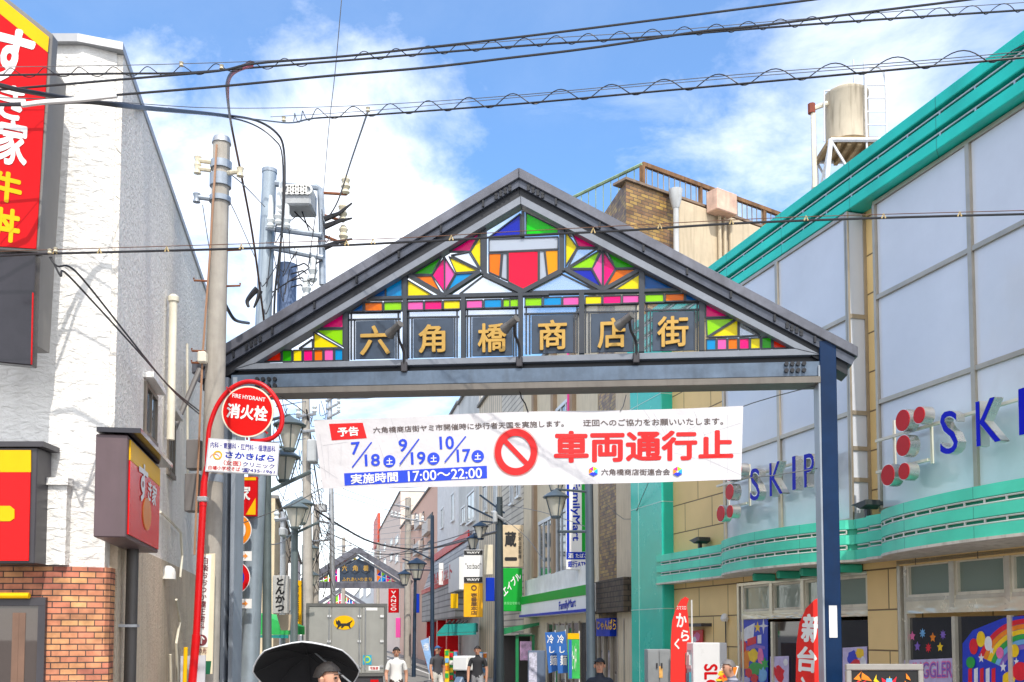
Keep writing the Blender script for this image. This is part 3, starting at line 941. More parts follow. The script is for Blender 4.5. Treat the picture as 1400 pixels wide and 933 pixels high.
P1 = [
 ('red', [(192, 854), (262, 808), (262, 852)]), ('green', [(268, 807), (308, 806), (308, 854), (268, 855)]), ('yellow', [(314, 806), (352, 805), (352, 853), (314, 854)]),
 ('magenta', [(358, 805), (397, 804), (397, 852), (358, 853)]), ('orange', [(403, 804), (440, 803), (440, 851), (403, 852)]), ('pink', [(446, 802), (485, 801), (485, 850), (446, 851)]),
 ('cyan', [(491, 801), (526, 800), (526, 849), (491, 850)]), ('clear', [(338, 799), (396, 758), (396, 797)]), ('lime', [(405, 720), (527, 716), (527, 790)]), ('yellow', [(402, 730), (402, 797), (518, 795)]),
 ('magenta', [(428, 712), (527, 648), (527, 710)]), ('blue', [(560, 642), (612, 605), (612, 641)]), ('orange', [(618, 604), (693, 602), (693, 640), (618, 641)]), ('lime', [(700, 602), (776, 600), (776, 637), (700, 639)]),
 ('pink', [(800, 600), (867, 598), (867, 635), (800, 636)]), ('magenta', [(873, 598), (947, 596), (947, 633), (873, 634)]), ('yellow', [(953, 596), (1024, 594), (1024, 630), (953, 632)]),
 ('pink', [(1050, 594), (1119, 592), (1119, 627), (1050, 629)]), ('cyan', [(1126, 591), (1200, 589), (1200, 625), (1126, 627)]), ('lime', [(1206, 589), (1276, 587), (1276, 622), (1206, 624)]),
 ('blue', [(632, 582), (706, 537), (706, 580)]), ('cyan', [(708, 536), (777, 494), (777, 579), (708, 580)]), ('yellow', [(800, 508), (800, 578), (912, 575)]),  # the blue piece colours in the shaded part of the cyan pane
 ('green', [(820, 484), (945, 408), (905, 484)]), ('magenta', [(956, 410), (905, 487), (957, 560)]), ('pink', [(958, 410), (1003, 482), (958, 560)]), ('orange', [(815, 492), (902, 489), (942, 560)]),
 ('yellow', [(975, 408), (1105, 470), (1006, 477)]), ('clear', [(985, 403), (1060, 388), (1105, 462)]), ('magenta', [(978, 386), (1108, 306), (1065, 385)]), ('yellow', [(1112, 318), (1112, 462), (1067, 387)]),
 ('cyan', [(1008, 482), (1105, 475), (963, 563)]), ('clear', [(1020, 567), (1122, 488), (1262, 562)]),
 ('deep', [(1147, 326), (1280, 226), (1280, 325)]), ('frost', [(1146, 334), (1420, 326), (1420, 382), (1146, 389)]), ('orange', [(1146, 395), (1199, 394), (1192, 495), (1146, 474)]), ('frost', [(1205, 394), (1224, 393), (1224, 508), (1197, 497)]),
 ('rose', [(1228, 388), (1350, 386), (1350, 520), (1292, 548), (1228, 515)]),
]
P2 = [
 ('bright', [(56, 297), (56, 208), (184, 272), (184, 291)]), ('rose', [(-10, 362), (105, 358), (105, 482), (38, 515), (-10, 515)]) , ('frost', [(109, 358), (128, 358), (140, 462), (109, 480)]), ('gold', [(132, 358), (184, 356), (184, 438), (142, 460)]),
 ('yellow', [(214, 282), (260, 346), (214, 420)]), ('magenta', [(236, 284), (352, 346), (264, 344)]), ('clear', [(262, 349), (340, 350), (222, 426)]), ('lime', [(352, 358), (320, 430), (224, 430)]),
 ('deep', [(222, 435), (318, 435), (358, 508)]), ('pink', [(360, 360), (320, 432), (361, 508)]), ('magenta', [(364, 360), (412, 430), (365, 508)]), ('green', [(378, 360), (502, 428), (413, 430)]), ('orange', [(415, 434), (502, 433), (372, 506)]),
 ('yellow', [(508, 452), (508, 514), (408, 515)]), ('blue', [(528, 452), (652, 512), (528, 514)]), ('clear', [(60, 522), (196, 450), (330, 516)]),
 ('lime', [(-8, 548), (32, 547), (32, 583), (-8, 584)]), ('lime', [(52, 547), (120, 546), (120, 580), (52, 581)]), ('cyan', [(126, 546), (198, 544), (198, 578), (126, 580)]), ('pink', [(203, 544), (268, 542), (268, 576), (203, 578)]),
 ('yellow', [(292, 541), (358, 540), (358, 572), (292, 574)]), ('magenta', [(363, 540), (435, 538), (435, 570), (363, 572)]), ('pink', [(441, 537), (507, 536), (507, 567), (441, 569)]),
 ('lime', [(530, 534), (605, 532), (605, 564), (530, 566)]), ('orange', [(611, 532), (687, 530), (687, 560), (611, 562)]), ('blue', [(692, 530), (748, 559), (692, 560)]),
 ('magenta', [(772, 568), (872, 622), (772, 626)]), ('lime', [(775, 632), (896, 628), (778, 702)]), ('yellow', [(784, 704), (901, 632), (901, 700)]), ('clear', [(906, 640), (988, 697), (906, 701)]),
 ('cyan', [(775, 712), (813, 711), (813, 755), (775, 756)]), ('pink', [(818, 711), (856, 710), (856, 754), (818, 755)]), ('orange', [(861, 710), (900, 709), (900, 753), (861, 754)]), ('magenta', [(906, 709), (946, 708), (946, 751), (906, 752)]),
 ('yellow', [(951, 708), (990, 707), (990, 750), (951, 751)]), ('green', [(996, 706), (1035, 705), (1035, 749), (996, 750)]), ('red', [(1041, 706), (1124, 747), (1041, 749)]),
]
rims = MB(A)
for fn, lst in ((z1, P1), (z2, P2)):
    for col, pts in lst:
        if col == 'rose' and fn is z2:
            continue
        q = A.ps([fn(*p) for p in pts], yb + .02)
        if col == 'rose':
            q = A.ps([z1(1228, 388), z2(105, 360), z2(105, 482), z1(1292, 548), z1(1228, 515)], yb + .02)
        if col == 'frost' and len(pts) == 4 and pts[0][0] == 1146:
            q = A.ps([z1(1146, 334), z2(184, 304), z2(184, 352), z1(1146, 389)], yb + .02)
        MB(A).poly(q, yb + .018 + random.uniform(0, .003), yb + .03).build('glass_pane', pm[col], arch)
        for i in range(len(q)):
            d = random.uniform(0, .012)
            rims.bar(q[i], q[(i + 1) % len(q)], .015, yb + .002 + d, yb + .045 + d)
rims.build('pane_frame', bar_dark, arch)
# letter plaques
LET = [(z1, '六', (580, 682, 745, 844), (597, 700, 725, 825)), (z1, '角', (825, 673, 995, 838), (846, 695, 960, 816)), (z1, '橋', (1075, 666, 1246, 832), (1098, 690, 1220, 813)),
       (z2, '商', (78, 617, 245, 770), (104, 634, 219, 753)), (z2, '店', (315, 610, 481, 765), (341, 626, 456, 746)), (z2, '街', (560, 603, 725, 760), (579, 619, 704, 741))]
slim = MB(A)
for fn, ch, b, t in LET:
    sl_ = .012
    q = A.ps([fn(b[0], b[1]), fn(b[2], b[1] - 4), fn(b[2], b[3] - 4), fn(b[0], b[3])], .05)
    pq = MB(A).poly(q, .045, .065).build('letter_plaque', plaque, arch, bevel=.004)
    txt(A, ch, [fn(t[0], t[1] + 2), fn(t[2], t[1] - 2), fn(t[2], t[3] - 2), fn(t[0], t[3] + 2)], .0, gold, pq, name='letter', bold=.018, thick=.028)
    for p, r in (((b[0] - 22, b[1] - 36), (b[0] - 22, b[3])), ((b[2] + 14, b[1] - 40), (b[2] + 14, b[3] - 4)), ((b[0] - 30, b[1] - 8), (b[2] + 24, b[1] - 12)), ((b[0] - 8, b[1] - 8), (b[0] - 8, b[3])), ((b[2] + 4, b[1] - 8), (b[2] + 4, b[3] - 4)), ((b[0] - 30, b[1] - 36), (b[2] + 24, b[1] - 40))):
        slim.bar(A.p(*fn(*p), .06), A.p(*fn(*r), .06), .018, .066 + random.uniform(0, .01), .095 + random.uniform(0, .01))
    x0_, x1_, y0_, y1_ = b[0] - 32, b[2] + 26, b[1] - 36, b[3]
    q = A.ps([fn(x0_, y0_), fn(x1_, y0_ - 4), fn(x1_, y1_ - 4), fn(x0_, y1_)], .10)
    MB(A).poly(q, .112, .118).build('backing_pane', pm['clear'], arch)
slim.build('lattice_rods', bar_dark, arch)
# tie beam
tb = MB(A)
tb.poly(A.ps([(316, 513), (1122, 494), (1122, 514), (316, 531)], -.08), -.08, .20)
t_ = tb.build('tie_beam', M('slate blue beam paint', (.10, .14, .20), .32, .2, var=.3, vs=3, dirt=.3), arch, bevel=.004)
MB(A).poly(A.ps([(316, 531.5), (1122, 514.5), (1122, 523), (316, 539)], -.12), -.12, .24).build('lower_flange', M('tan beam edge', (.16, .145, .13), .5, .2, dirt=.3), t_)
MB(A).poly(A.ps([(330, 506.5), (1122, 487), (1122, 493.6), (316, 512.6)], .0), .02, .16).build('upper_flange', arch_dark, t_)
for px, py in ((352, 523), (1075, 502)):
    k = MB(A)
    for i in range(4):
        for j in range(2):
            p = A.p(px + i * 8, py - 4 + j * 9 - i * .15, -.09)
            k.disc(p[0], p[1], .027, -.115, -.078, 8)
    k.build('bolt_group', arch_dark, t_)
for px in (421, 551, 632, 711, 795, 877, 960, 1040):
    p = A.p(px, 497 - (px - 400) * .024, .05)
    MB(A).box(p[0] - .05, p[0] + .05, .04, .14, p[1] - .12, p[1]).build('bracket', arch_dark, t_)
# spotlights on bent arms
for (hx_, hy_), (bx_, by_), d in ((z1(745, 712), z1(785, 868), -1), (z1(1238, 690), z1(1275, 846), -1), (z2(452, 634), z2(495, 778), -1)):
    H_, B_ = A.p(hx_, hy_, -.3), A.p(bx_, by_, -.1)
    arm = spline([(B_[0], -.10, B_[1] - .02), (B_[0], -.14, B_[1] + .16), (lerp(B_[0], H_[0], .5), -.24, lerp(B_[1], H_[1], .72)), (H_[0] + .05, -.3, H_[1] + .0)], 5)
    sp_ = MB(A).box(B_[0] - .04, B_[0] + .04, -.12, -.07, B_[1] - .09, B_[1] + .04).build('spotlight', dark_frame, arch, bevel=.01)
    MB(A).tube(arm, .017, 8).build('arm', black_rubber, sp_, smooth=True)
    a_ = Vector((H_[0] + .08, -.34, H_[1] + .045))
    c_ = Vector((H_[0] - .09, -.19, H_[1] - .045))
    dv = (c_ - a_)
    k = MB(A)
    k.tube([a_, a_ + dv * .25, a_ + dv * .3, a_ + dv * .62], .045, 14, .048)
    k.tube([a_ + dv * .62, a_ + dv * 1.0], .05, 14, .068)
    k.build('lamp_head', M('grey lamp housing', (.16, .155, .15), .35, .3), sp_, smooth=True)

# ------------------------------------------------------------------ banner under the arch
cloth = M('white banner cloth', (.62, .61, .645), .6, var=.04, vs=1, bump=.03, bs=2.2)
YB = .06
BQ = [(427, 573), (1016, 555.5), (1013, 656), (440, 668)]
def wav(x, z):
    return .016 * math.sin(x * 2.1 + z * 1.3) + .004 * math.sin(x * 5.3 - z * 2.0) + (.05 * max(0, -1.9 - x) if x < -1.9 else 0)
bn = thing('road_closure_banner', 'white cloth banner with red and blue Japanese road closure text hanging under the arch', 'banner', A, A.p(720, 600, YB)[0], YB, A.p(720, 668, YB)[1])
nx, nz = 60, 12
mb = MB(A)
vf = []
for side in (0, 1):
    for j in range(nz + 1):
        for i in range(nx + 1):
            u, t = i / nx, j / nz
            px = lerp(lerp(BQ[0][0], BQ[1][0], u), lerp(BQ[3][0], BQ[2][0], u), t)
            py = lerp(lerp(BQ[0][1], BQ[1][1], u), lerp(BQ[3][1], BQ[2][1], u), t) + 1.2 * math.sin(u * 9.4) * (1 - t) + 1.6 * math.sin(u * math.pi) * t
            x, z = A.p(px, py, YB)
            vf.append((x, YB + wav(x, z) + side * .004, z))
fs = []
k = (nx + 1) * (nz + 1)
for j in range(nz):
    for i in range(nx):
        a = j * (nx + 1) + i
        fs += [(a, a + nx + 1, a + nx + 2, a + 1), (k + a, k + a + 1, k + a + nx + 2, k + a + nx + 1)]
for i in range(nx):
    b = nz * (nx + 1) + i
    fs += [(i, i + 1, k + i + 1, k + i), (b, k + b, k + b + 1, b + 1)]
for j in range(nz):
    a, b = j * (nx + 1), j * (nx + 1) + nx
    fs += [(a, k + a, k + a + nx + 1, a + nx + 1), (b, b + nx + 1, k + b + nx + 1, k + b)]
mb.add(vf, fs)
mb.build('cloth', cloth, bn, smooth=True)
def z3(x, y):
    return (420 + x * .22857, 540 + y * .22867)
def z4(x, y):
    return (720 + x * .22857, 540 + y * .22867)
def onb(body, quad, mat, bold=.02, y=YB - .0045, **kw):
    return txt(A, body, quad, y, mat, bn, bold=bold, warp=wav, **kw)
def patch(quad, mat, y, nm, n=14):
    mb = MB(A)
    v, f = [], []
    for i in range(n + 1):
        for t in (0, 1):
            u = i / n
            a = [lerp(quad[0][k], quad[1][k], u) for k in (0, 1)]
            b = [lerp(quad[3][k], quad[2][k], u) for k in (0, 1)]
            x, z = A.p(lerp(a[0], b[0], t), lerp(a[1], b[1], t), y)
            v.append((x, y + wav(x, z), z))
    f = [(2 * i, 2 * i + 1, 2 * i + 3, 2 * i + 2) for i in range(n)]
    return mb.add(v, f).build(nm, mat, bn)
b_red = M('banner red print', (.66, .004, .006), .6, var=.02)
b_blue = M('banner blue print', (.012, .055, .62), .6, var=.02)
b_ink = M('banner grey print', (.10, .07, .065), .6, var=.02)
patch([z3(125, 170), z3(330, 165), z3(355, 258), z3(142, 270)], b_red, YB - .003, 'red_box')
onb('予告', [z3(175, 192), z3(303, 186), z3(308, 242), z3(180, 250)], sign_white, .035, YB - .0065)
onb('六角橋商店街ヤミ市開催時に歩行者天国を実施します。', [z3(392, 192), (770.5, 574.5), (771, 583.5), z3(394, 229)], b_ink, .012)
onb('迂回へのご協力をお願いいたします。', [(797, 573.5), (988, 571.5), (988.5, 581.5), (797.5, 582.5)], b_ink, .012)
patch([z3(218, 468), z3(1075, 425), z3(1077, 500), z3(222, 542)], b_blue, YB - .003, 'blue_box')
onb('実施時間', [z3(256, 474), z3(540, 458), z3(542, 518), z3(260, 534)], sign_white, .025, YB - .0065)
onb('17:00～22:00', [z3(600, 456), z3(1045, 436), z3(1047, 498), z3(603, 518)], sign_white, .012, YB - .0065)
for a, b, s1_, s2_, cdot in (('7', '18', (258, 280, 312, 357), (340, 352, 432, 427), (490, 396)), ('9', '19', (543, 262, 597, 340), (617, 340, 707, 418), (756, 382)), ('10', '17', (790, 248, 878, 328), (893, 326, 976, 404), (1021, 369))):
    onb(a, [z3(s1_[0], s1_[1] + 2), z3(s1_[2], s1_[1] - 2), z3(s1_[2] + 2, s1_[3] - 2), z3(s1_[0] + 4, s1_[3])], b_blue, .022)
    onb(b, [z3(s2_[0], s2_[1] + 2), z3(s2_[2], s2_[1] - 2), z3(s2_[2] + 2, s2_[3] - 2), z3(s2_[0] + 4, s2_[3])], b_blue, .022)
    p, q = A.p(*z3(s1_[2] + 72, s1_[1] + 2), YB), A.p(*z3(s1_[0] + (10 if a != '10' else 34), s1_[3] + 76), YB)
    l = math.hypot(p[0] - q[0], p[1] - q[1])
    MB(A).bar(p, q, .017, YB - .005 + wav(*p), YB - .003 + wav(*p)).build('slash', b_blue, bn)
    c_ = A.p(*z3(*cdot), YB)
    MB(A).disc(c_[0], c_[1], .079, YB - .006 + wav(*c_), YB - .004 + wav(*c_), 28).build('day_disc', b_blue, bn)
    onb('土', [z3(cdot[0] - 20, cdot[1] - 19), z3(cdot[0] + 19, cdot[1] - 21), z3(cdot[0] + 20, cdot[1] + 19), z3(cdot[0] - 19, cdot[1] + 21)], sign_white, .03, YB - .0075)
c_ = A.p(705.6, 618.6, YB)
yy = YB + wav(*c_) + .005
MB(A).ring(c_[0], c_[1], .185, .267, yy - .016, yy - .010, 56, kz=1.1).bar((c_[0] - .145, c_[1] + .15), (c_[0] + .145, c_[1] - .16), .062, yy - .0155, yy - .0105).build('prohibition_mark', b_red, bn)
MB(A).ring(c_[0], c_[1], .274, .279, yy - .012, yy - .008, 56, kz=1.1).build('mark_outline', M('pale red ink', '#fff'), bn)
onb('車両通行止', [z4(163, 214), z4(1236, 212), z4(1236, 388), z4(163, 408)], b_red, .034)
onb('六角橋商店街連合会', [z4(446, 442), z4(858, 441), z4(858, 480), z4(446, 481)], b_ink, .014)
for cx2, cy2 in ((399, 458), (903, 459)):
    c_ = A.p(*z4(cx2, cy2), YB)
    yy = YB - .008 + wav(*c_)
    hexp = [(c_[0] + .062 * math.sin(R(60 * i)), c_[1] + .062 * math.cos(R(60 * i))) for i in range(6)]
    lg = MB(A).poly(hexp, yy, yy + .004).build('hexagon_logo', sign_white, bn)
    for (i, j), col in (((5, 0), 'magenta'), ((0, 1), 'lime'), ((4, 5), 'orange'), ((1, 2), 'cyan'), ((2, 3), 'deep'), ((3, 4), 'deep')):
        a, b = hexp[i], hexp[j]
        m_ = [(c_[0] * .35 + p[0] * .65, c_[1] * .35 + p[1] * .65) for p in (a, b)]
        m_ = [(c_[0] + (p[0] - c_[0]) * .25, c_[1] + (p[1] - c_[1]) * .25) for p in (a, b)]
        MB(A).poly([a, b, m_[1], m_[0]], yy - .004, yy - .001).build('logo_facet', M('print ' + col, PANE[col], .6), lg)
# faint street drawing printed on the cloth
faint = M('faint grey print', (.52, .52, .56), .6)
def skl(a, b, n=10):
    sk = MB(A)
    for i in range(n):
        p = (lerp(a[0], b[0], i / n), lerp(a[1], b[1], i / n))
        q = (lerp(a[0], b[0], (i + 1) / n), lerp(a[1], b[1], (i + 1) / n))
        y = YB + (wav(*p) + wav(*q)) / 2
        sk.bar(p, q, .006, y - .0022, y - .0012)
    sk.build('print_line', faint, bn)
for p, q in (((968, 205), (1010, 190)), ((968, 205), (970, 280)), ((975, 220), (1010, 208)), ((900, 330), (1010, 260)), ((880, 345), (1008, 380)), ((820, 130), (860, 330)), ((700, 90), (850, 300)), ((760, 110), (870, 310)), ((1100, 150), (1100, 420)), ((1150, 130), (1150, 430)), ((1200, 120), (1200, 470)), ((1060, 240), (1280, 170)), ((1060, 380), (1280, 480)), ((1210, 350), (1280, 350)), ((1000, 100), (1090, 300))):
    p = z4(*p) if p[0] > 0 else p
    q = z4(*q)
    a, b = A.p(*p, YB), A.p(*q, YB)
    skl(a, b)
for p, q in (((70, 230), (110, 500)), ((120, 290), (130, 490)), ((90, 300), (240, 280)), ((200, 300), (200, 420)), ((60, 420), (180, 500)), ((430, 300), (470, 420)), ((500, 140), (560, 330))):
    a, b = A.p(*z3(*p), YB), A.p(*z3(*q), YB)
    skl(a, b)
def cord(pts, nm='cord', r=.006, mat=grey_wire):
    MB(A).tube([(A.p(a, b, YB)[0], YB, A.p(a, b, YB)[1]) for a, b in pts], r, 6).build(nm, mat, bn)
cord([(427, 573), (405, 555), (372, 536)])
cord([(440, 668), (400, 690), (333, 715)])
cord([(1016, 556), (1030, 551), (1060, 542), (1121, 526)])
cord([(1013, 655), (1060, 650), (1122, 640)])
cord([(722, 564), (718, 552), (713, 545), (709, 530)], 'hook', .009, black_rubber)
cord([(848, 562), (852, 556), (856, 540)])
# ------------------------------------------------------------------ the big hall on the right
B = RB
yellow_wall = brick_mat('cream wall panels', (.80, .57, .25), (.77, .54, .235), (.20, .13, .06), 1.15, .56, .012, .6, .006, .5, .08, 1.2)
teal_c = brick_mat('teal cornice paint', (.012, .57, .47), (.014, .54, .45), (.006, .28, .23), 1.83, 50, .008, .42, .002, 0, .22, 1.3)
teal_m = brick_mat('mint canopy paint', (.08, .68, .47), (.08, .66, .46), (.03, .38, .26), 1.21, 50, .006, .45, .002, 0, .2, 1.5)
teal_p = M('teal pillar sheet', (.02, .50, .39), .25, var=.06)
foil = M('film covered pane', (.58, .615, .69), .14, var=.07, vs=.55, bump=.018, bs=1.2, spec=.65)
alu = M('champagne aluminium', (.42, .37, .30), .35, .5, var=.15)
hall = thing('amusement_hall', 'cream walled hall with teal cornice, mint canopy and tall pale blue glazing', 'building', B, B.p(1180, 800)[0])
sL = B.p(905, 700)[0]
sR = 9.0
zt = B.p(1300, 145)[1] + .05
zt = B.p(1196, 262, -.3)[1]
ztop = B.p(1196.8, 193, -.3)[1]
zcan0 = B.p(995, 786, -.3)[1]
zcan1 = B.p(991, 743, -.3)[1]
yn = .25
zhead = zcan0 - .12
mb = MB(B)
mb.box(sL - 1.0, sR, .0, 10, zhead, ztop - .05)
d1a, d1b = B.p(1007, 820)[0], B.p(1186, 820)[0]
d2a = B.p(1226, 820)[0]
mb.box(sL - .9, d1a, .0, 9.9, 0, zhead - .001).box(d1b, d2a, .0, 9.8, 0, zhead - .0015).box(sL, sR, 4, 9.7, 0, zhead - .002)
mb.build('wall', yellow_wall, hall)
MB(B).box(sL - 1.0, sR, -.02, 10.02, ztop - .049, ztop - .02).build('roof', M('flat roof felt', (.2, .2, .2), .9), hall)
# cornice: three mint bands with rails between
hb = (ztop - zt)
bandh = hb * .23
gap = (hb - 3 * bandh) / 2
cor = None
for i in range(3):
    z0 = zt + i * (bandh + gap)
    o = MB(B).box(sL - 1.1, sR, -.30, .0, z0, z0 + bandh).build('cornice_band', teal_c, hall, bevel=.01)
    if i < 2:
        MB(B).box(sL - 1.05, sR, -.10, .0, z0 + bandh + .001, z0 + bandh + gap - .001).build('cornice_recess', teal_c, o)
        zr = z0 + bandh + gap * .45
        k = MB(B).tube([(sL - 1.05, -.27, zr), (sR, -.27, zr)], .014, 6)
        s_ = sL - .9
        while s_ < sR:
            k.box(s_ - .012, s_ + .012, -.265, -.1, zr - .01, zr + .01)
            k.box(s_ - .014, s_ + .014, -.28, -.26, z0 + bandh + .002, zr)
            s_ += .62
        k.build('rail', galv, o)
# teal pillar at the far end
p0, p1 = B.p(862, 700, -.25)[0], B.p(905, 700, -.25)[0]
pil = MB(B).box(p0, p1, -.25, .6, 0, zt - .003).build('corner_pillar', teal_p, hall, bevel=.02)
k = MB(B)
zj = [B.p(890, y, -.25)[1] for y in (545, 690, 833)]
for z in zj + [zj[0] + 1.5]:
    k.box(p0 - .003, p1 + .003, -.254, .55, z - .009, z + .009)
sj = lerp(p0, p1, .27)
k.box(sj - .008, sj + .008, -.2545, -.24, 0, zt - .02)
k.build('joint', M('pale joint strip', (.35, .62, .55), .4), pil)
# glazed bays
def bay(xa, xb, proj, zb_, zt_, mull, trans, ret_px=None, nm='glazed_bay'):
    m = MB(B)
    fw = .05
    m.box(xa, xb, -proj, -.001, zt_ - fw, zt_).box(xa, xb, -proj, -.001, zb_, zb_ + fw)
    m.box(xa, xa + fw, -proj - .01, -.001, zb_ + fw + .001, zt_ - fw - .001)
    m.box(xb - fw, xb, -proj - .01, -.001, zb_ + fw + .001, zt_ - fw - .001)
    xs = [xa + fw] + list(mull) + [xb - fw]
    for x in mull:
        m.box(x - .035, x + .035, -proj - .012, -.06, zb_ + fw + .002, zt_ - fw - .002)
    for z in trans:
        for i in range(len(xs) - 1):
            m.box(xs[i] + (.036 if i else .001), xs[i + 1] - (.036 if i < len(xs) - 2 else .001), -proj - .006, -.06, z - .03, z + .03)
    b = m.build(nm, alu, hall)
    zs = [zb_ + fw] + sorted(trans) + [zt_ - fw]
    for i in range(len(xs) - 1):
        for j in range(len(zs) - 1):
            g_ = MB(B)
            a0, a1, c0, c1 = xs[i] + .004, xs[i + 1] - .004, zs[j] + .004, zs[j + 1] - .004
            n = 5
            sd = random.uniform(0, 9)
            tl = random.uniform(-.012, .012)
            v = []
            for q in range(n + 1):
                for r in range(n + 1):
                    u, t = q / n, r / n
                    e = math.sin(u * math.pi) * math.sin(t * math.pi)
                    v.append((lerp(a0, a1, u), -proj + .03 + e * .012 * math.sin(sd + u * 3 + t * 2) + tl * (u - .5), lerp(c0, c1, t)))
            f = [(q * (n + 1) + r, q * (n + 1) + r + 1, (q + 1) * (n + 1) + r + 1, (q + 1) * (n + 1) + r) for q in range(n) for r in range(n)]
            g_.add(v, f)
            g_.build('pane', foil, b, smooth=True)
    return b
zw0 = B.p(990, 738, -.3)[1] - .08
zw1 = zt - .02
bxa, bxb = B.p(989, 640, -.3)[0], B.p(1162, 560, -.3)[0]
tz = [B.p(1161, y, -.3)[1] for y in (432, 565, 614, 657)]
bay(bxa, bxb, .30, zw0, zw1, [B.p(1065, 600, -.3)[0]], [tz[0], tz[1]])
rb2 = MB(B).box(bxb - .02, bxb + .03, -.31, -.28, zw0, zw1)
rb2.box(bxb + .005, bxb + .04, -.05, -.0, zw0, zw1)
for z in tz:
    rb2.box(bxb + .005, bxb + .04, -.279, -.051, z - .03, z + .03)
r_ = rb2.build('bay_return', alu, hall)
MB(B).box(bxb + .008, bxb + .02, -.28, -.05, zw0, zw1).build('pane', foil, r_)
axa = B.p(1195, 400, -.15)[0]
tza = [B.p(1198, 407, -.15)[1], B.p(1201, 550, -.15)[1]]
m1 = B.p(1325, 300, -.15)[0]
step = m1 - axa
zw0a = B.p(1204, 690, -.15)[1] - .1
bay(axa, axa + step * 4.0, .15, zw0a, zw1, [m1, m1 + step, m1 + 2 * step], tza)
# mint canopy: plan outline swept by three bands
def canopy(path, nm='canopy'):
    """path: run of (x, projection) along the front"""
    hb_ = (zcan1 - zcan0)
    bh = hb_ * .235
    gp = (hb_ - 3 * bh) / 2
    root = None
    for i in range(3):
        z0 = zcan0 + i * (bh + gp)
        out = [(x, -pr) for x, pr in path]
        m = MB(B).plan(out + [(path[-1][0], -.001), (path[0][0], -.001)], z0, z0 + bh)
        if root is None:
            root = m.build(nm, teal_m, hall)
        else:
            m.build('band', teal_m, root)
        if i < 2:
            out = [(x, -max(.02, pr - .06)) for x, pr in path]
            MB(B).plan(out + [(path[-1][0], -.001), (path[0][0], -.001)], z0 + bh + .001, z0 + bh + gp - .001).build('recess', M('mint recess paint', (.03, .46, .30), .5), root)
            k = MB(B)
            o2 = [(x, -pr + .012) for x, pr in path[1:-1]]
            for zz_ in (z0 + bh + gp * .14, z0 + bh + gp * .80):
                k.tube([(x, y, zz_) for x, y in o2], .011, 5)
            acc = 0
            for a, b in zip(o2, o2[1:]):
                l = math.hypot(b[0] - a[0], b[1] - a[1])
                acc += l
                if acc > .26:
                    acc = 0
                    k.box(b[0] - .01, b[0] + .01, b[1] - .008, b[1] + .008, z0 + bh + gp * .16, z0 + bh + gp * .79)
            k.build('ladder_rail', M('satin rail', (.60, .63, .58), .4, .1), root)
    # white lip and soffit
    out = [(x, -pr - .01) for x, pr in path]
    MB(B).plan(out + [(path[-1][0], -.001), (path[0][0], -.001)], zcan0 - .035, zcan0 - .002).build('lip', M('stained white lip', (.62, .58, .50), .6, dirt=.6), root)
    return root
def flat(xa, xb, pr, n=14):
    return [(lerp(xa, xb, i / n), pr) for i in range(n + 1)]
def bow(xa, xb, p0_, bulge, n=44):
    return [(lerp(xa, xb, i / n), p0_ + bulge * max(0, math.sin(math.pi * i / n)) ** .55) for i in range(n + 1)]
cA0 = B.p(896, 780, -.3)[0]
cA1 = B.p(992, 765, -.3)[0]
canopy(flat(cA0, cA1, .28))
cB1 = B.p(1158, 720, -.45)[0]
canopy(bow(cA1 + .003, cB1 + .0, .30, .50))
cC1 = B.p(1211, 720, -.4)[0]
cM = B.p(1165, 720, -.4)[0]
canopy(flat(cB1 + .003, (cB1 + cC1) / 2, .34, 6))
canopy(flat((cB1 + cC1) / 2 + .003, cC1, .42, 6))
canopy(bow(cC1 + .003, cC1 + 4.6, .42, .55, 60))
for px in (1035, 1068, 1100, 1150):
    x = B.p(px, 775, -.3)[0]
    MB(B).box(x, x + .09, -.4, -.001, zcan0 - .16, zcan0 - .04).build('bracket', M('mint recess paint', '#fff'), hall, bevel=.02)
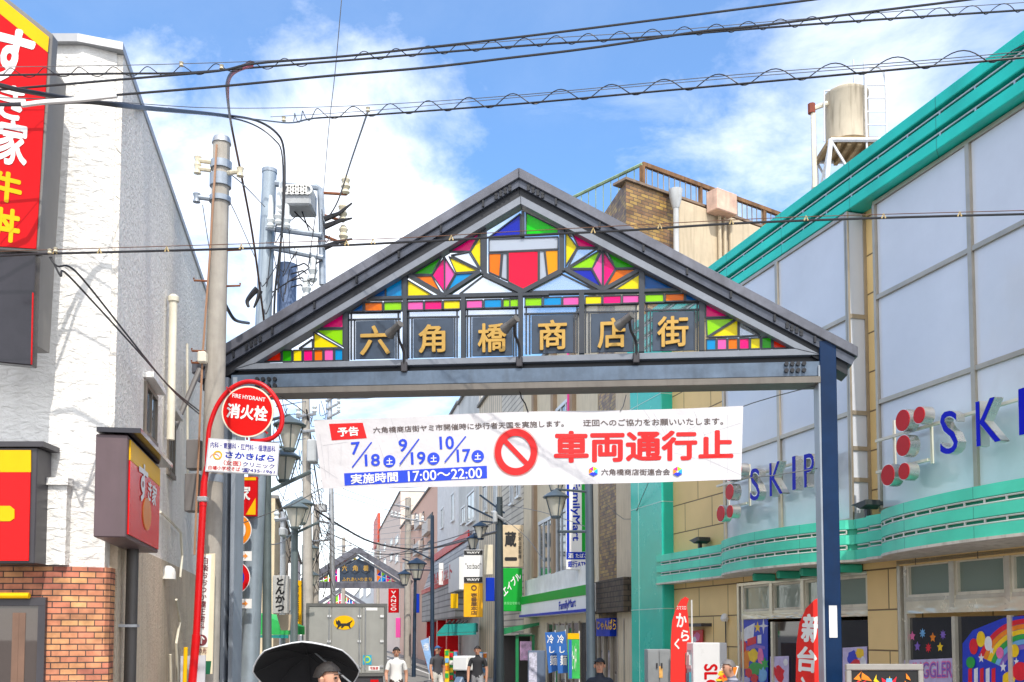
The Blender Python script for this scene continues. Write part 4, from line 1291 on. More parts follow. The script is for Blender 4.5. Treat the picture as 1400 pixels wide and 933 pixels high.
# entrances: chrome frames, transom lights, crumpled steel strip, dark doors
greenglass = glass('greenish transom glass', dark=(.20, .26, .22), rough=.05, bump=.002, bs=3)
doorglass = glass('dark entrance glass', dark=(.008, .008, .016), rough=.03)
def entrance(xa, xb, ztop_, ztr, zst, mul):
    fr_ = MB(B)
    yf = .06
    fr_.box(xa, xb, yf - .06, yf + .10, ztop_ - .05, ztop_)
    fr_.box(xa, xa + .06, yf - .06, yf + .1, 0, ztop_ - .051)
    fr_.box(xa + .10, xa + .16, yf - .03, yf + .1, 0, ztop_ - .052)
    xs = [xa + .16] + list(mul) + [xb]
    for x in mul:
        fr_.box(x - .045, x + .045, yf - .05, yf + .1, zst + .001, ztop_ - .0515)
        fr_.box(x - .03, x + .03, yf - .04, yf + .1, 0, zst - .05)
    fr_.box(xa + .161, xb, yf - .035, yf + .09, ztr - .05, ztr)
    e = fr_.build('entrance', M('bright entrance frame', (.66, .62, .52), .25, .4, var=.15, dirt=.15), hall)
    for i in range(len(xs) - 1):
        a, b = xs[i] + (.046 if i else .001), xs[i + 1] - .046
        k = MB(B).box(a, b, yf - .02, yf + .05, ztr + .001, ztr + .04).box(a, b, yf - .02, yf + .05, ztop_ - .09, ztop_ - .053)
        k.box(a, a + .035, yf - .021, yf + .05, ztr + .041, ztop_ - .091).box(b - .035, b, yf - .021, yf + .05, ztr + .041, ztop_ - .091)
        w_ = k.build('transom_window', M('bone window frame', (.70, .66, .54), .4, dirt=.3), e)
        MB(B).box(a + .03, b - .03, yf + .02, yf + .03, ztr + .035, ztop_ - .085).build('pane', greenglass, w_)
        MB(B).box(a - .016, b + .016, yf + .01, yf + .02, 0, zst - .052).build('door_glass', doorglass, e)
    n = 60
    v, f = [], []
    for i in range(n + 1):
        x = lerp(xa + .163, xb, i / n)
        for j in range(7):
            z = lerp(ztr - .051, zst, j / 6)
            q = noise.noise((x * 5, j * .9, 3.1)) * .022 * (j / 6) + noise.noise((x * 13, j * 1.4, 8.1)) * .012
            v.append((x, yf - .05 + q, z))
    f = [(i * 7 + j, (i + 1) * 7 + j, (i + 1) * 7 + j + 1, i * 7 + j + 1) for i in range(n) for j in range(6)]
    MB(B).add(v, f).build('steel_fascia', M('creased bone sheet', (.76, .70, .55), .25, .35, var=.15), e, smooth=True)
    return e
ze = B.p(1230, 767, .0)[1]
entrance(d2a + .01, d2a + 4.2, ze, B.p(1290, 815, .02)[1], B.p(1290, 838, .02)[1], [B.p(1301, 780, .02)[0], B.p(1377, 780, .02)[0], B.p(1377, 780, .02)[0] + 1.1, B.p(1377, 780, .02)[0] + 2.2])
zeB = B.p(1008, 792, .0)[1]
entrance(d1a + .01, d1b - .01, min(zeB, zhead - .02), B.p(1100, 833, .02)[1], B.p(1100, 845, .02)[1], [B.p(1054, 810, .02)[0], B.p(1097, 810, .02)[0], B.p(1133, 810, .02)[0]])
# floodlights on the canopy
def flood(px, py, y, label):
    x, z = B.p(px, py, y)
    t = thing('floodlight', label, 'floodlight', B, x, y, z - .12, 'floodlights on the canopy')
    MB(B).box(x - .03, x + .03, y - .03, y + .03, z - .12, z + .05).build('stand', dark_frame, t)
    MB(B).poly([(x - .20, z + .08), (x + .16, z + .12), (x + .17, z + .04), (x + .02, z + .0), (x - .10, z + .05)], y - .14, y + .14).build('lamp_head', M('black lamp casing', (.03, .035, .035), .45), t, bevel=.01)
flood(957, 744, -.18, 'black floodlight on the mint canopy under the plain cream wall')
flood(1186, 697, -.25, 'black floodlight on the mint canopy between the two glazed bays')

# ------------------------------------------------------------------ letter signs in front of the bays
can_side = M('satin steel return', (.62, .60, .57), .28, .85, var=.12)
can_red = M('red sign face', (.52, .02, .025), .4, var=.06, spec=.15)
let_blue = M('blue sign face', (.006, .010, .46), .4, var=.05, spec=.12)
def z5(x, y):
    return (1150 + x * .3, 500 + y * .3)
YS = -.50
sx_, sz_ = B.p(*z5(280, 365), YS)
sg = thing('letter_sign', 'red discs and blue cutout letters on the glazed bay with nothing standing before it', 'sign', B, sx_, YS, sz_ - .6, 'letter signs on the glazed bays')
def can(cx, cy, rx_, ry_, nm='disc_can'):
    x, z = B.p(*z5(cx, cy), YS)
    r = abs(B.p(*z5(cx, cy - ry_), YS)[1] - z)
    o = MB(B).disc(x, z, r, YS + .003, YS + .15, 36).build(nm, can_side, sg, smooth=True)
    MB(B).disc(x, z, r * .93, YS - .004, YS + .0025, 36).build('face', can_red, o)
for a in ((280, 250, 33, 52), (355, 226, 27, 41), (282, 365, 34, 51), (212, 499, 32, 51), (286, 482, 27, 41)):
    can(*a)
def letter(ch, quad, nm='letter'):
    o = txt(B, ch, quad, YS + .003, can_side, sg, name=nm, bold=.012, thick=.12)
    txt(B, ch, quad, YS - .002, let_blue, o, name='face', bold=.004)
letter('S', [z5(450, 203), z5(530, 206), z5(533, 398), z5(450, 410)])
letter('K', [z5(611, 166), z5(712, 138), z5(728, 343), z5(616, 372)])
x9, z9 = B.p(*z5(805, 108), YS)
letter('I', [z5(806, 108), z5(838, 98), z5(843, 312), z5(810, 320)])
letter('P', [z5(910, 86), z5(1000, 62), z5(1010, 270), z5(916, 296)])
for za_, xb_ in ((B.p(*z5(170, 340), -.3)[1], 3.6), (B.p(*z5(170, 484), -.3)[1], 1.05)):
    k = MB(B).box(B.p(*z5(160, 342), -.28)[0], B.p(*z5(160, 342), -.28)[0] + xb_, -.30, -.26, za_ - .018, za_ + .018)
    k.build('rail', M('cream rail', (.66, .62, .52), .4), sg)
for px in (230, 400):
    x, _ = B.p(*z5(px, 400), -.29)
    MB(B).box(x - .018, x + .018, -.255, -.23, B.p(*z5(170, 484), -.3)[1] - .05, B.p(*z5(170, 340), -.3)[1] + .22).build('rail', M('cream rail', '#fff'), sg)
# the same sign again on the farther bay
far_shift = B.p(1034.5, 665, YS)[0] - B.p(*z5(450, 306), YS)[0]
def copy_tree(o, parent=None):
    c = o.copy()
    COL.objects.link(c)
    if parent is not None:
        c.parent = parent
    if o.name in INFO:
        INFO[c.name] = INFO[o.name]
    for ch in list(o.children):
        copy_tree(ch, c)
    return c
s2 = copy_tree(sg)
dz_ = B.p(1042, 663, YS)[1] - B.p(*z5(490, 306), YS)[1]
s2.location = B.world(INFO[sg.name][1] + far_shift, YS - .12, INFO[sg.name][3] + dz_)
s2['label'] = 'five red discs and blue cutout letters partly behind the arch post and banner'
# ------------------------------------------------------------------ brick building with the rusty roof railing
S_ = RS
brown_brick = brick_mat('brown glazed brick', (.30, .17, .06), (.16, .085, .05), (.10, .08, .06), .24, .085, .008, .5, .006, .5, .5, 2.2, (.52, .34, .08))
render_m = M('beige render', (.56, .47, .34), .85, var=.08, dirt=.3, bump=.003)
kx = S_.p(856, 300)[0]
K = S_.world(kx, 0, 0)
PK = Frame(K.x, K.y, .81, .588)
zk = S_.p(855, 248)[1]
far = S_.world(S_.p(819, 600)[0], 0, 0)
bb = thing('brick_building', 'tall brown and yellow brick building with beige side wall and rusty roof railing', 'building', PK)
e1 = PK.world(13, 0, 0)
e2 = PK.world(13, 7, 0)
MB(W).plan([(far.x, far.y), (K.x, K.y), (e1.x, e1.y), (e2.x, e2.y), (far.x + 4, far.y + 3)], 0, zk).build('wall', brown_brick, bb)
a = PK.p(929, 290, -.12)[0]
zb_ = PK.p(931, 273, -.12)[1]
MB(PK).box(a, 12.9, -.12, -.005, 0, zb_).build('rendered_wall', render_m, bb, bevel=.02)
MB(PK).box(-.05, 13, -.06, .4, zk + .002, zk + .06).build('roof_edge', M('rusty coping', (.22, .16, .12), .8, var=.3, dirt=.5), bb)
rail_m = M('flaking yellow rail', (.19, .10, .045), .85, var=.6, vs=2.5, dirt=.9)
yr = .45
xr0 = PK.p(878, 222, yr)[0]
zr = PK.p(878, 222, yr)[1]
k = MB(PK).box(xr0, 12.8, yr - .05, yr + .05, zr - .10, zr)
k.box(xr0 - .05, xr0 + .05, yr - .05, yr + .05, zk + .06, zr - .1)
k.box(xr0 + .051, 12.8, yr - .025, yr + .025, zk + .16, zk + .2)
x = xr0 + 2.0
while x < 12.8:
    k.box(x - .04, x + .04, yr - .04, yr + .04, zk + .06, zr - .101)
    x += 2.4
rl = k.build('railing', [rail_m], bb)
k = MB(PK)
x = xr0 + .14
while x < 12.8:
    k.box(x - .011, x + .011, yr - .011, yr + .011, zk + .2, zr - .1)
    x += .19
k.build('baluster_lattice', M('grey iron bars', (.30, .29, .27), .7, dirt=.6), rl)
k = MB(PK)
k.tube([(xr0, yr, zr - .05), (xr0 - .2, yr + 3.2, zr - .05)], .045, 6)
for i in range(12):
    t = i / 12
    k.tube([(xr0 - .2 * t, yr + 3.2 * t, zk), (xr0 - .2 * t, yr + 3.2 * t, zr - .06)], .012, 5)
k.build('side_railing', M('flaking green rail', (.26, .36, .22), .8, var=.4, dirt=.7), bb)
x0_, z0_ = PK.p(981, 285, -.5)
x1_, z1_ = PK.p(1008, 266, -.5)
MB(PK).box(x0_, x1_, -.5, -.13, z0_, z1_).build('rooftop_tank', M('peeling orange box', (.62, .42, .33), .8, var=.35, vs=2, dirt=.2), bb, bevel=.02)
for px in (984, 991, 999):
    x = PK.p(px, 330, -.2)[0]
    MB(PK).tube([(x, -.2, z0_), (x, -.2, 4)], .045, 8).build('drainpipe', render_m, bb)
x, z = PK.p(924, 285, -.25)
MB(PK).tube([(x, -.25, z), (x, -.25, 3)], .07, 10).lathe(x, -.25, [(.08, z), (.15, z + .25), (.17, z + .45)], 12).build('downpipe', M('pale grey pipe', (.5, .52, .54), .5, dirt=.3), bb, smooth=True)
# street side of the same building
xa, xb = S_.p(846, 700)[0], S_.p(862, 700)[0]
MB(S_).box(xa, xb + .8, -.06, -.003, 0, S_.p(850, 530)[1] + 3).build('beige_strip', render_m, bb)
xa, xb = S_.p(819, 810)[0], S_.p(846, 810)[0]
z0_, z1_ = S_.p(846, 838)[1], S_.p(846, 793)[1]
MB(S_).box(xa, xb + 1.3, -.28, -.065, z0_, z1_).build('canopy_box', brick_mat('dark box tiles', (.10, .075, .05), (.085, .06, .045), (.03, .025, .02), .3, .12, .01), bb, bevel=.015)
MB(S_).box(xa + .4, xb + 1.2, -.02, -.001, .1, z0_ - .15).build('shop_glass', shopglass, bb)
MB(S_).box(xa + .45, xb - .1, -.2, -.021, z0_ - .55, z0_ - .12).build('shop_sign', sign_blue, bb)
txt(S_, 'じゃんぱら', [(816, 849), (842, 846), (842, 862), (816, 861)], -.21, sign_yellow, bb, bold=.02)
for i, px in enumerate((821, 829, 838, 848, 857)):
    x = S_.p(px, 880)[0]
    MB(S_).box(x - .05, x + .05, -.07, -.022, 0, z0_ - .14).build('door_post', alu, bb)

# ------------------------------------------------------------------ convenience store building
cream = M('cream rendered wall', (.60, .52, .38), .8, var=.07, dirt=.25)
store = thing('store_building', 'cream three storey building over a convenience store with green and white fascia', 'building', S_, S_.p(818, 700)[0])
xa, xb = S_.p(716, 700)[0], S_.p(818, 700)[0]
zst_ = 10.6
MB(S_).box(xa, xb - .003, 0, 9, 0, zst_).build('wall', cream, store)
MB(S_).box(xa - .1, xb - .004, -.1, 9, zst_ + .002, zst_ + .12).build('roof', M('flat roof felt', '#fff'), store)
for a, b, c_, d in ((738, 758, 704, 788), (762, 784, 690, 782)):
    x0_, x1_ = S_.p(a, 740)[0], S_.p(b, 740)[0]
    z0_, z1_ = S_.p(b, d)[1], S_.p(b, c_)[1]
    for up_ in (0, 3.1):
        fw = MB(S_).box(x0_, x1_, -.06, .02, z1_ + up_ - .1, z1_ + up_).box(x0_, x1_, -.08, .02, z0_ + up_, z0_ + up_ + .1)
        n = 3
        for i in range(n + 1):
            x = lerp(x0_, x1_ - .09, i / n)
            fw.box(x, x + .09, -.05, .02, z0_ + up_ + .101, z1_ + up_ - .101)
        w_ = fw.build('window', M('white window frame', (.62, .64, .66), .4, .2), store)
        MB(S_).box(x0_ + .05, x1_ - .05, -.02, -.003, z0_ + up_ + .05, z1_ + up_ - .05).build('pane', glass('grey window glass', '#fff'), w_)
for px in (733, 760, 786):
    x = S_.p(px, 700)[0]
    MB(S_).box(x - .18, x + .18, -.12, -.002, S_.p(px, 790)[1], zst_ - .05).build('pilaster', M('tan pilaster', (.33, .24, .16), .8, dirt=.3), store)
zf0, zf1 = S_.p(812, 836, -.35)[1], S_.p(812, 797, -.35)[1]
zf2 = S_.p(812, 775, -.15)[1]
x0_, x1_ = S_.p(710, 830, -.35)[0], S_.p(811, 820, -.35)[0]
MB(S_).box(x0_, S_.p(805, 780, -.15)[0], -.15, -.003, zf1 + .01, zf2 + .1).build('white_band', white_paint, store)
h = zf1 - zf0
fas = MB(S_).box(x0_, x1_, -.34, -.004, zf0, zf1).build('fascia', sign_white, store)
MB(S_).box(x0_ + .01, x1_ - .01, -.36, -.341, zf0 + h * .62, zf1 - .01).build('green_stripe', sign_green, fas)
MB(S_).box(x0_ + .01, x1_ - .01, -.36, -.341, zf0 + .01, zf0 + h * .12).build('blue_stripe', sign_blue, fas)
txt(S_, 'FamilyMart', [(764, 823), (787, 817.5), (787, 833), (764, 838)], -.35, sign_blue, fas, bold=.02)
MB(S_).box(x0_ + 3, x1_ - .2, -.03, -.002, .2, zf0 - .25).build('shop_front', shopglass, store)
for i in range(9):
    x = lerp(x0_ + 3, x1_ - .2, i / 8)
    MB(S_).box(x - .04, x + .04, -.06, -.031, 0, zf0 - .2).build('mullion', alu, store)
MB(S_).box(S_.p(762, 850)[0], S_.p(779, 850)[0], -.05, -.032, 1.4, zf0 - .3).build('shutter', M('ribbed shutter', (.42, .40, .35), .5, .2), store)
FM = Frame(0, 27.0)
sg = thing('projecting_sign', 'tall white blue and green convenience store sign projecting over the pavement', 'sign', FM, FM.p(790, 780)[0], 0, FM.p(790, 779)[1])
zt_ = FM.p(790, 610)[1]
xl, zl = FM.p(774, 779)
xr = FM.p(805.5, 779)[0]
MB(FM).box(xl, xr, 0, .22, zl, zt_).build('sign_case', sign_white, sg, bevel=.01)
def fmp(a, b, c_, d, mat, nm, y=-.006):
    p, q = FM.p(a, b), FM.p(c_, d)
    MB(FM).box(p[0], q[0], y, -.001, q[1], p[1]).build(nm, mat, sg)
fmp(774.5, 612, 778.5, 755, sign_blue, 'blue_stripe')
fmp(795, 612, 805, 754.5, sign_green, 'green_stripe')
fmp(774.5, 755, 805, 765, sign_blue, 'blue_band', -.008)
txt(FM, 'FamilyMart', [(780, 658), (793, 658), (793, 740), (780, 740)], -.004, sign_blue, sg, bold=.025, rot=90)
txt(FM, '酒', [(777, 756.5), (784, 756.5), (784, 763.5), (777, 763.5)], -.012, sign_white, sg, bold=.02)
txt(FM, 'たばこ', [(787, 757), (803, 757), (803, 763), (787, 763)], -.012, sign_white, sg, bold=.015)
txt(FM, '銀行ATM', [(776.5, 767), (803, 767), (803, 776), (776.5, 776)], -.004, sign_blue, sg, bold=.025)
FP2 = Frame(0, 28.2)
p, q = FP2.p(775.5, 520), FP2.p(804, 562)
sg = MB(FP2).box(p[0], q[0], 0, .25, q[1] - .3, p[1] + 1).build('pink_sign', M('pink sign sheet', (.80, .03, .28), .35), bevel=.01)
sg = tag(sg, 'bright pink vertical sign with black brush kana just above the white banner', 'sign')
txt(FP2, 'うぜん', [(783, 520), (796, 520), (795, 562), (784, 562)], -.006, black_ink, sg, vertical=True, bold=.02)

# ------------------------------------------------------------------ more houses along the right side
def house(name, label, pxa, pxb, ztop, mat, wins=(), depth=10, fr=RS, roofm=None, rz=.12):
    xa, xb = fr.p(pxa, 700)[0], fr.p(pxb, 700)[0]
    t = thing(name, label, 'building', fr, (xa + xb) / 2)
    MB(fr).box(xa + .004, xb - .004, 0, depth, 0, ztop).build('wall', mat, t)
    MB(fr).box(xa + .002, xb - .002, -.12, depth + .05, ztop + .001, ztop + rz).build('roof', roofm or M('flat roof felt', '#fff'), t)
    for a, b, c_, d in wins:
        x0_, x1_ = fr.p(a, c_)[0], fr.p(b, c_)[0]
        z0_, z1_ = fr.p(b, d)[1], fr.p(b, c_)[1]
        fw = MB(fr).box(x0_, x1_, -.07, .0, z1_ - .08, z1_).box(x0_, x1_, -.12, .0, z0_, z0_ + .08).box(x0_, x0_ + .08, -.06, .0, z0_ + .081, z1_ - .081).box(x1_ - .08, x1_, -.06, .0, z0_ + .081, z1_ - .081)
        xm = (x0_ + x1_) / 2
        fw.box(xm - .03, xm + .03, -.05, 0, z0_ + .081, z1_ - .081)
        w_ = fw.build('window', M('white window frame', '#fff'), t)
        MB(fr).box(x0_ + .05, x1_ - .05, -.035, -.004, z0_ + .05, z1_ - .05).build('pane', glass('dim window glass', dark=(.05, .06, .07), rough=.05), w_)
    return t
def ribbed(name, col, pitch, vert=True, var=.25):
    return brick_mat(name, col, col, tuple(x * .45 for x in lin(col)), pitch if vert else 50, 60 if vert else pitch, pitch * .12, .6, .01, 0, var, .6)
tan_lap = ribbed('tan lap siding', (.55, .50, .42), .22, False)
house('siding_house', 'tan lap sided house behind the vertical shop signs, beside the store building', 686, 715.6, RS.p(700, 520)[1], tan_lap, ((699, 703.5, 650, 690), (708, 713, 640, 680)))
house('cream_house', 'cream panelled house with narrow upper windows between grey and tan houses', 655, 685.8, RS.p(668, 540)[1], ribbed('cream vertical siding', (.62, .52, .38), .5), ((662, 667, 660, 700), (676, 681, 655, 700)))
house('grey_house', 'pale grey panelled house with tall paired windows along the street', 627, 654.8, RS.p(640, 533)[1], ribbed('white vertical siding', (.60, .60, .58), .4), ((632, 637, 690, 715), (640, 650, 668, 712)))
house('white_house', 'plain white house with slit windows next to pink apartment block', 598, 626.8, RS.p(622, 560)[1], M('white plaster far', (.70, .70, .70), .8, dirt=.2), ((604, 607, 693, 722), (618, 622, 672, 712)))
pink = M('salmon render', (.68, .43, .33), .8, var=.06, dirt=.15)
ap = house('pink_apartment_block', 'salmon pink apartment block with dark balcony openings far down the street', 548, 597.8, RS.p(597, 656)[1], pink, (), 14)
for a, b, c_, d in ((561, 569, 701, 709), (573, 580, 699, 708), (560, 567, 737, 744), (571, 579, 735, 745), (584, 592, 700, 716), (585, 593, 735, 750), (556, 561, 765, 772)):
    x0_, x1_ = RS.p(a, c_)[0], RS.p(b, c_)[0]
    z0_, z1_ = RS.p(b, d)[1], RS.p(b, c_)[1]
    MB(RS).box(x0_, x1_, -.04, .0, z0_, z1_).build('balcony_opening', M('dark opening', (.05, .045, .045), .6), ap)
    MB(RS).box(x0_ - .1, x1_ + .1, -.35, -.05, z0_ - .5, z0_ + .3).build('balcony', M('pale balcony front', (.60, .55, .50), .7), ap)
wt = house('white_tower_block', 'white tower block with a bright red vertical strip beyond the pink apartments', 512, 547.6, RS.p(532, 702)[1], M('pale pink render', (.72, .58, .50), .8, dirt=.1), ((534, 537, 735, 745), (534, 537, 755, 766), (525, 528, 740, 750), (525, 528, 762, 772), (541, 545, 730, 742), (541, 545, 756, 768), (518, 521, 752, 764)), 12)
x0_, x1_ = RS.p(513, 720)[0], RS.p(519, 720)[0]
MB(RS).box(x0_, x1_, -.25, .1, RS.p(519, 742)[1], RS.p(519, 702)[1]).build('red_strip', M('orange red cladding', (.62, .07, .03), .5), wt)
house('distant_houses_block', 'pale low block at the far end of the street beyond both far arches', 486, 511.8, RS.p(505, 790)[1], M('white plaster far', '#fff'), ((492, 497, 800, 815), (501, 507, 795, 812)), 12)
# shop with grey ribbed fascia and red trims
sh = thing('ribbed_shop_front', 'grey ribbed shop front canopy with red edging and small red lettering', 'shop front', RS, RS.p(600, 800, -1)[0])
rib = ribbed('grey ribbed sheet', (.42, .41, .40), .3, False)
x0_, x1_ = RS.p(577, 800, -.8)[0], RS.p(622, 800, -.8)[0]
zA, zB, zC = RS.p(622, 845, -.8)[1], RS.p(622, 795, -.8)[1], RS.p(622, 738, -.8)[1]
MB(RS).box(x0_, x1_, -.8, -.13, zA, zB).build('lower_canopy', rib, sh)
MB(RS).add([(x0_, -.8, zB + .05), (x1_, -.8, zB + .05), (x1_, -.14, zC), (x0_, -.14, zC), (x0_, -.14, zB + .05), (x1_, -.14, zB + .05)], [(0, 1, 2, 3), (0, 4, 5, 1), (0, 3, 4), (1, 5, 2), (3, 2, 5, 4)]).build('sloped_canopy', rib, sh)
for z in (zB + .0, zC + .05):
    MB(RS).box(x0_ - .05, x1_ + .05, -.85 if z < zC else -.2, -.13, z + .003, z + .25 if z < zC else z + .4).build('red_edging', sign_red, sh)
txt(RS, 'A&Aカット', [(588, 786), (618, 770), (618, 792), (588, 802)], -.9, sign_red, sh, bold=.03)
for px in (585, 600, 613):
    x = RS.p(px, 880, -.6)[0]
    MB(RS).box(x - .3, x + .3, -.7, -.14, 0, zA - .01).build('red_pier', sign_red, sh)
ss = MB(RS).box(RS.p(628, 800, -.5)[0] - 1, RS.p(640, 800, -.5)[0], -.9, -.5, RS.p(634, 808, -.5)[1], RS.p(634, 765, -.5)[1]).build('blank_board', sign_white)
tag(ss, 'blank white board jutting out between ribbed shop front and double banner sign', 'sign')
# teal awning with its frame
aw = thing('teal_awning', 'teal fabric awning sloping out over the pavement shops', 'awning', RS, RS.p(630, 860)[0])
AF = Frame(0, 43.0)
teal_f = M('teal awning cloth', (.005, .26, .24), .7, var=.1)
pts = AF.ps([(597, 866), (608, 854), (651, 852), (651, 864)])
k = MB(AF)
k.poly(pts, 0, 2.4)
k.build('cloth', teal_f, aw)
MB(AF).poly(AF.ps([(597, 866.5), (651, 864.5), (651, 868), (597, 870)]), .01, .06).build('valance', teal_f, aw)
for i in range(5):
    p = AF.p(614 + i * 6, 849)
    q = AF.p(611 + i * 6, 853)
    lp = MB(AF).tube([(p[0], .5, p[1]), (q[0], .2, q[1])], .06, 6)
    lp.build('lamp', black_rubber, aw)
# hanging vertical signs facing the camera
def vsign(px0, py0, px1, py1, Y, mat, label, texts=(), nm='hanging_sign', thick=.25, group=None):
    F_ = Frame(0, Y)
    p, q = F_.p(px0, py0), F_.p(px1, py1)
    t = thing(nm, label, 'sign', F_, (p[0] + q[0]) / 2, .0, q[1], group)
    MB(F_).box(p[0], q[0], 0, thick, q[1], p[1]).build('board', mat, t, bevel=.012)
    for body, quad, m_, bo, ve in texts:
        txt(F_, body, quad, -.008, m_, t, vertical=ve, bold=bo)
    return t, F_
t, F_ = vsign(634, 752, 660, 797, 36, sign_white, 'white shop sign with thin black script between two black bands', [('"so:bad"', rect(636, 770, 658, 778), black_ink, .005, False)])
for a, b in ((752.5, 759), (789, 796.5)):
    p, q = F_.p(634.3, a), F_.p(659.7, b)
    MB(F_).box(p[0], q[0], -.012, -.001, q[1], p[1]).build('black_band', black_ink, t)
    txt(F_, 'WAVY', rect(638, a + 1.8, 656, b - 1.8), -.018, sign_white, t, bold=.02)
t, F_ = vsign(634, 797.6, 660, 844, 36.02, M('amber sign sheet', (.85, .42, .005), .35), 'amber yellow vertical sign with brown lettering and a ring emblem', [('壱番屋本店', rect(643.5, 811, 652.5, 841), M('brown sign ink', (.10, .05, .02), .5), .02, True)])
x, z = F_.p(648, 804)
MB(F_).ring(x, z, .06, .10, -.014, -.004, 20).build('ring_emblem', M('brown sign ink', '#fff'), t)
wood = M('pale wood board', (.60, .48, .32), .6, var=.15, vs=3)
t, F_ = vsign(687, 718, 715.5, 775.5, 34, wood, 'pale wooden sign with large black brush kanji above the green sign', [('蔵', rect(690, 727, 706, 748), black_ink, .045, False), ('一', rect(690, 762, 707, 767), black_ink, .06, False), ('小机家自家製麺', rect(708.5, 722, 713, 764), black_ink, .01, True)])
t, F_ = vsign(687, 777, 714, 836, 34.02, sign_green, 'bright green square sign with slanting white katakana under the wooden sign', [('エイブル', [(685, 805), (708, 782), (714, 789), (690, 817)], sign_white, .03, False), ('賃貸住宅情報', rect(689, 823, 711, 827), M('pale green print', (.25, .70, .3), .5), .005, False)])
# green framed shop entrance below
gs = thing('green_shop_entrance', 'green framed shop entrance with small green roof under the square sign', 'shop front', RS, RS.p(712, 900)[0])
GF = Frame(0, 33.0)
grn = M('green frame paint', (.01, .20, .07), .4)
MB(GF).poly(GF.ps([(682, 860), (738, 851), (738, 855), (684, 869)]), -.2, 1.2).build('roof', grn, gs)
for px in (707, 729):
    p = GF.p(px, 868)
    MB(GF).box(p[0] - .05, p[0] + .05, 0, .1, 0, p[1]).build('post', grn, gs)
p, q = GF.p(709, 866), GF.p(728, 866)
MB(GF).box(p[0], q[0], .02, .06, 1.9, p[1]).build('glass_panel', glass('green tinted glass', dark=(.10, .18, .12)), gs)
MB(GF).box(p[0], q[0], .0, .08, 1.84, 1.899).build('crossbar', grn, gs)
p, q = GF.p(711, 877), GF.p(727, 903)
MB(GF).box(p[0], q[0], .0, .015, q[1], p[1]).build('poster', M('lilac poster', (.55, .35, .55), .5, var=.5, vs=6), gs)
p, q = GF.p(682, 869), GF.p(735, 900)
MB(GF).box(p[0], q[0], 1.3, 1.5, 0, p[1]).build('dark_interior', M('dark opening', '#fff'), gs)

# ------------------------------------------------------------------ left row behind the arch
house('low_shop_house', 'low grey rendered shop house behind the left arch post', 300, 345, 4.6, M('grey render', (.42, .42, .41), .85, dirt=.2), (), 8, LW)
house('cream_town_house', 'narrow cream town house rising behind the noodle shop sign', 376, 398, LW.p(398, 742)[1], M('cream plaster far', (.62, .52, .36), .8, dirt=.1), (), 6, LW)
house('grey_town_house', 'plain pale house beyond the cream town house', 398.5, 412, LW.p(412, 775)[1], M('white plaster far', '#fff'), (), 8, LW)
ga = thing('green_awning', 'bright green fabric awning on left row below katsu sign', 'awning', LW, LW.p(372, 850)[0])
AF2 = Frame(0, 27.5)
gcl = M('green awning cloth', (.03, .45, .10), .6, var=.15)
MB(AF2).poly(AF2.ps([(352, 838), (370, 845), (394, 856), (394, 868), (352, 868)]), 0, 2.2).build('cloth', gcl, ga)
MB(AF2).poly(AF2.ps([(352, 868.5), (394, 868.5), (394, 873), (352, 872)]), .0, .05).build('valance', M('teal awning cloth', '#fff'), ga)
t, F_ = vsign(373, 787, 392.5, 839, 26, M('grey sign sheet', (.46, .46, .45), .5, dirt=.2), 'grey vertical sign with thick black brush hiragana on the left row', [('とんかつ', rect(376.5, 790, 389.5, 836), black_ink, .045, True)])
MB(F_).poly(F_.ps([(372, 840), (392, 840), (390, 862), (378, 862)]), .5, .6).build('noren_cloth', M('tan noren cloth', (.52, .42, .30), .8), t)
vsign(403, 794, 411, 860, 40, sign_yellow, 'slim yellow vertical sign with small red and black marks', [('食堂酒場', rect(405, 798, 409, 850), black_ink, .01, True)])
vsign(411.5, 790, 419, 850, 42, M('navy sign sheet', (.01, .03, .12), .4), 'slim navy blue vertical sign next to the slim yellow one')
p, q = F_.p(435, 786), F_.p(443, 792)

# ------------------------------------------------------------------ signs on the pale steel pole
blue_pole = M('pale blue steel pole', (.30, .36, .42), .4, .3, var=.15, vs=2, dirt=.25)
FY = 17.0
pt_, pb_ = at(368.5, 237, FY), at(346, 780, FY)
pdx = (pb_ - pt_) / (pt_.z - pb_.z)
def on2(z):
    return pt_ + pdx * (pt_.z - z)
b0 = on2(0)
ut = thing('transformer_pole', 'pale blue steel utility pole with crossarms, insulators and grey switch box behind the arch', 'utility pole', W, b0.x, b0.y)
MB(W).tube([on2(pt_.z * i / 8) for i in range(9)], .175, 18, .12).build('shaft', blue_pole, ut, smooth=True)
MB(W).tube([on2(pt_.z), on2(pt_.z + .06)], .13, 16).build('cap', blue_steel, ut, smooth=True)
def P2(px, py, y=FY):
    return at(px, py, y)
MB(W).tube([P2(364, 250), P2(432, 256), P2(438, 260), P2(440, 300), P2(441, 390)], .06, 8).build('arm_frame', blue_steel, ut, smooth=True)
for p, q in (((364, 312), (440, 322)), ((364, 337), (442, 353))):
    a, b = P2(*p, FY - .1), P2(*q, FY - .1)
    MB(W).tube([a, b], .05, 8).build('crossarm', blue_steel, ut)
a, b = P2(392, 258, FY - .2), P2(428, 287, FY - .2)
sb = MB(W).box(a.x, b.x, a.y - .2, a.y + .35, b.z, a.z).build('switch_box', M('grey switch box', (.38, .40, .42), .5, dirt=.25), ut, bevel=.03)
k = MB(W)
for i in range(5):
    x = lerp(a.x + .05, b.x - .05, i / 4)
    k.ring(x, a.z - .12, .055, .085, a.y - .24, a.y - .21, 12)
k.build('white_coil_lattice', white_paint, sb)
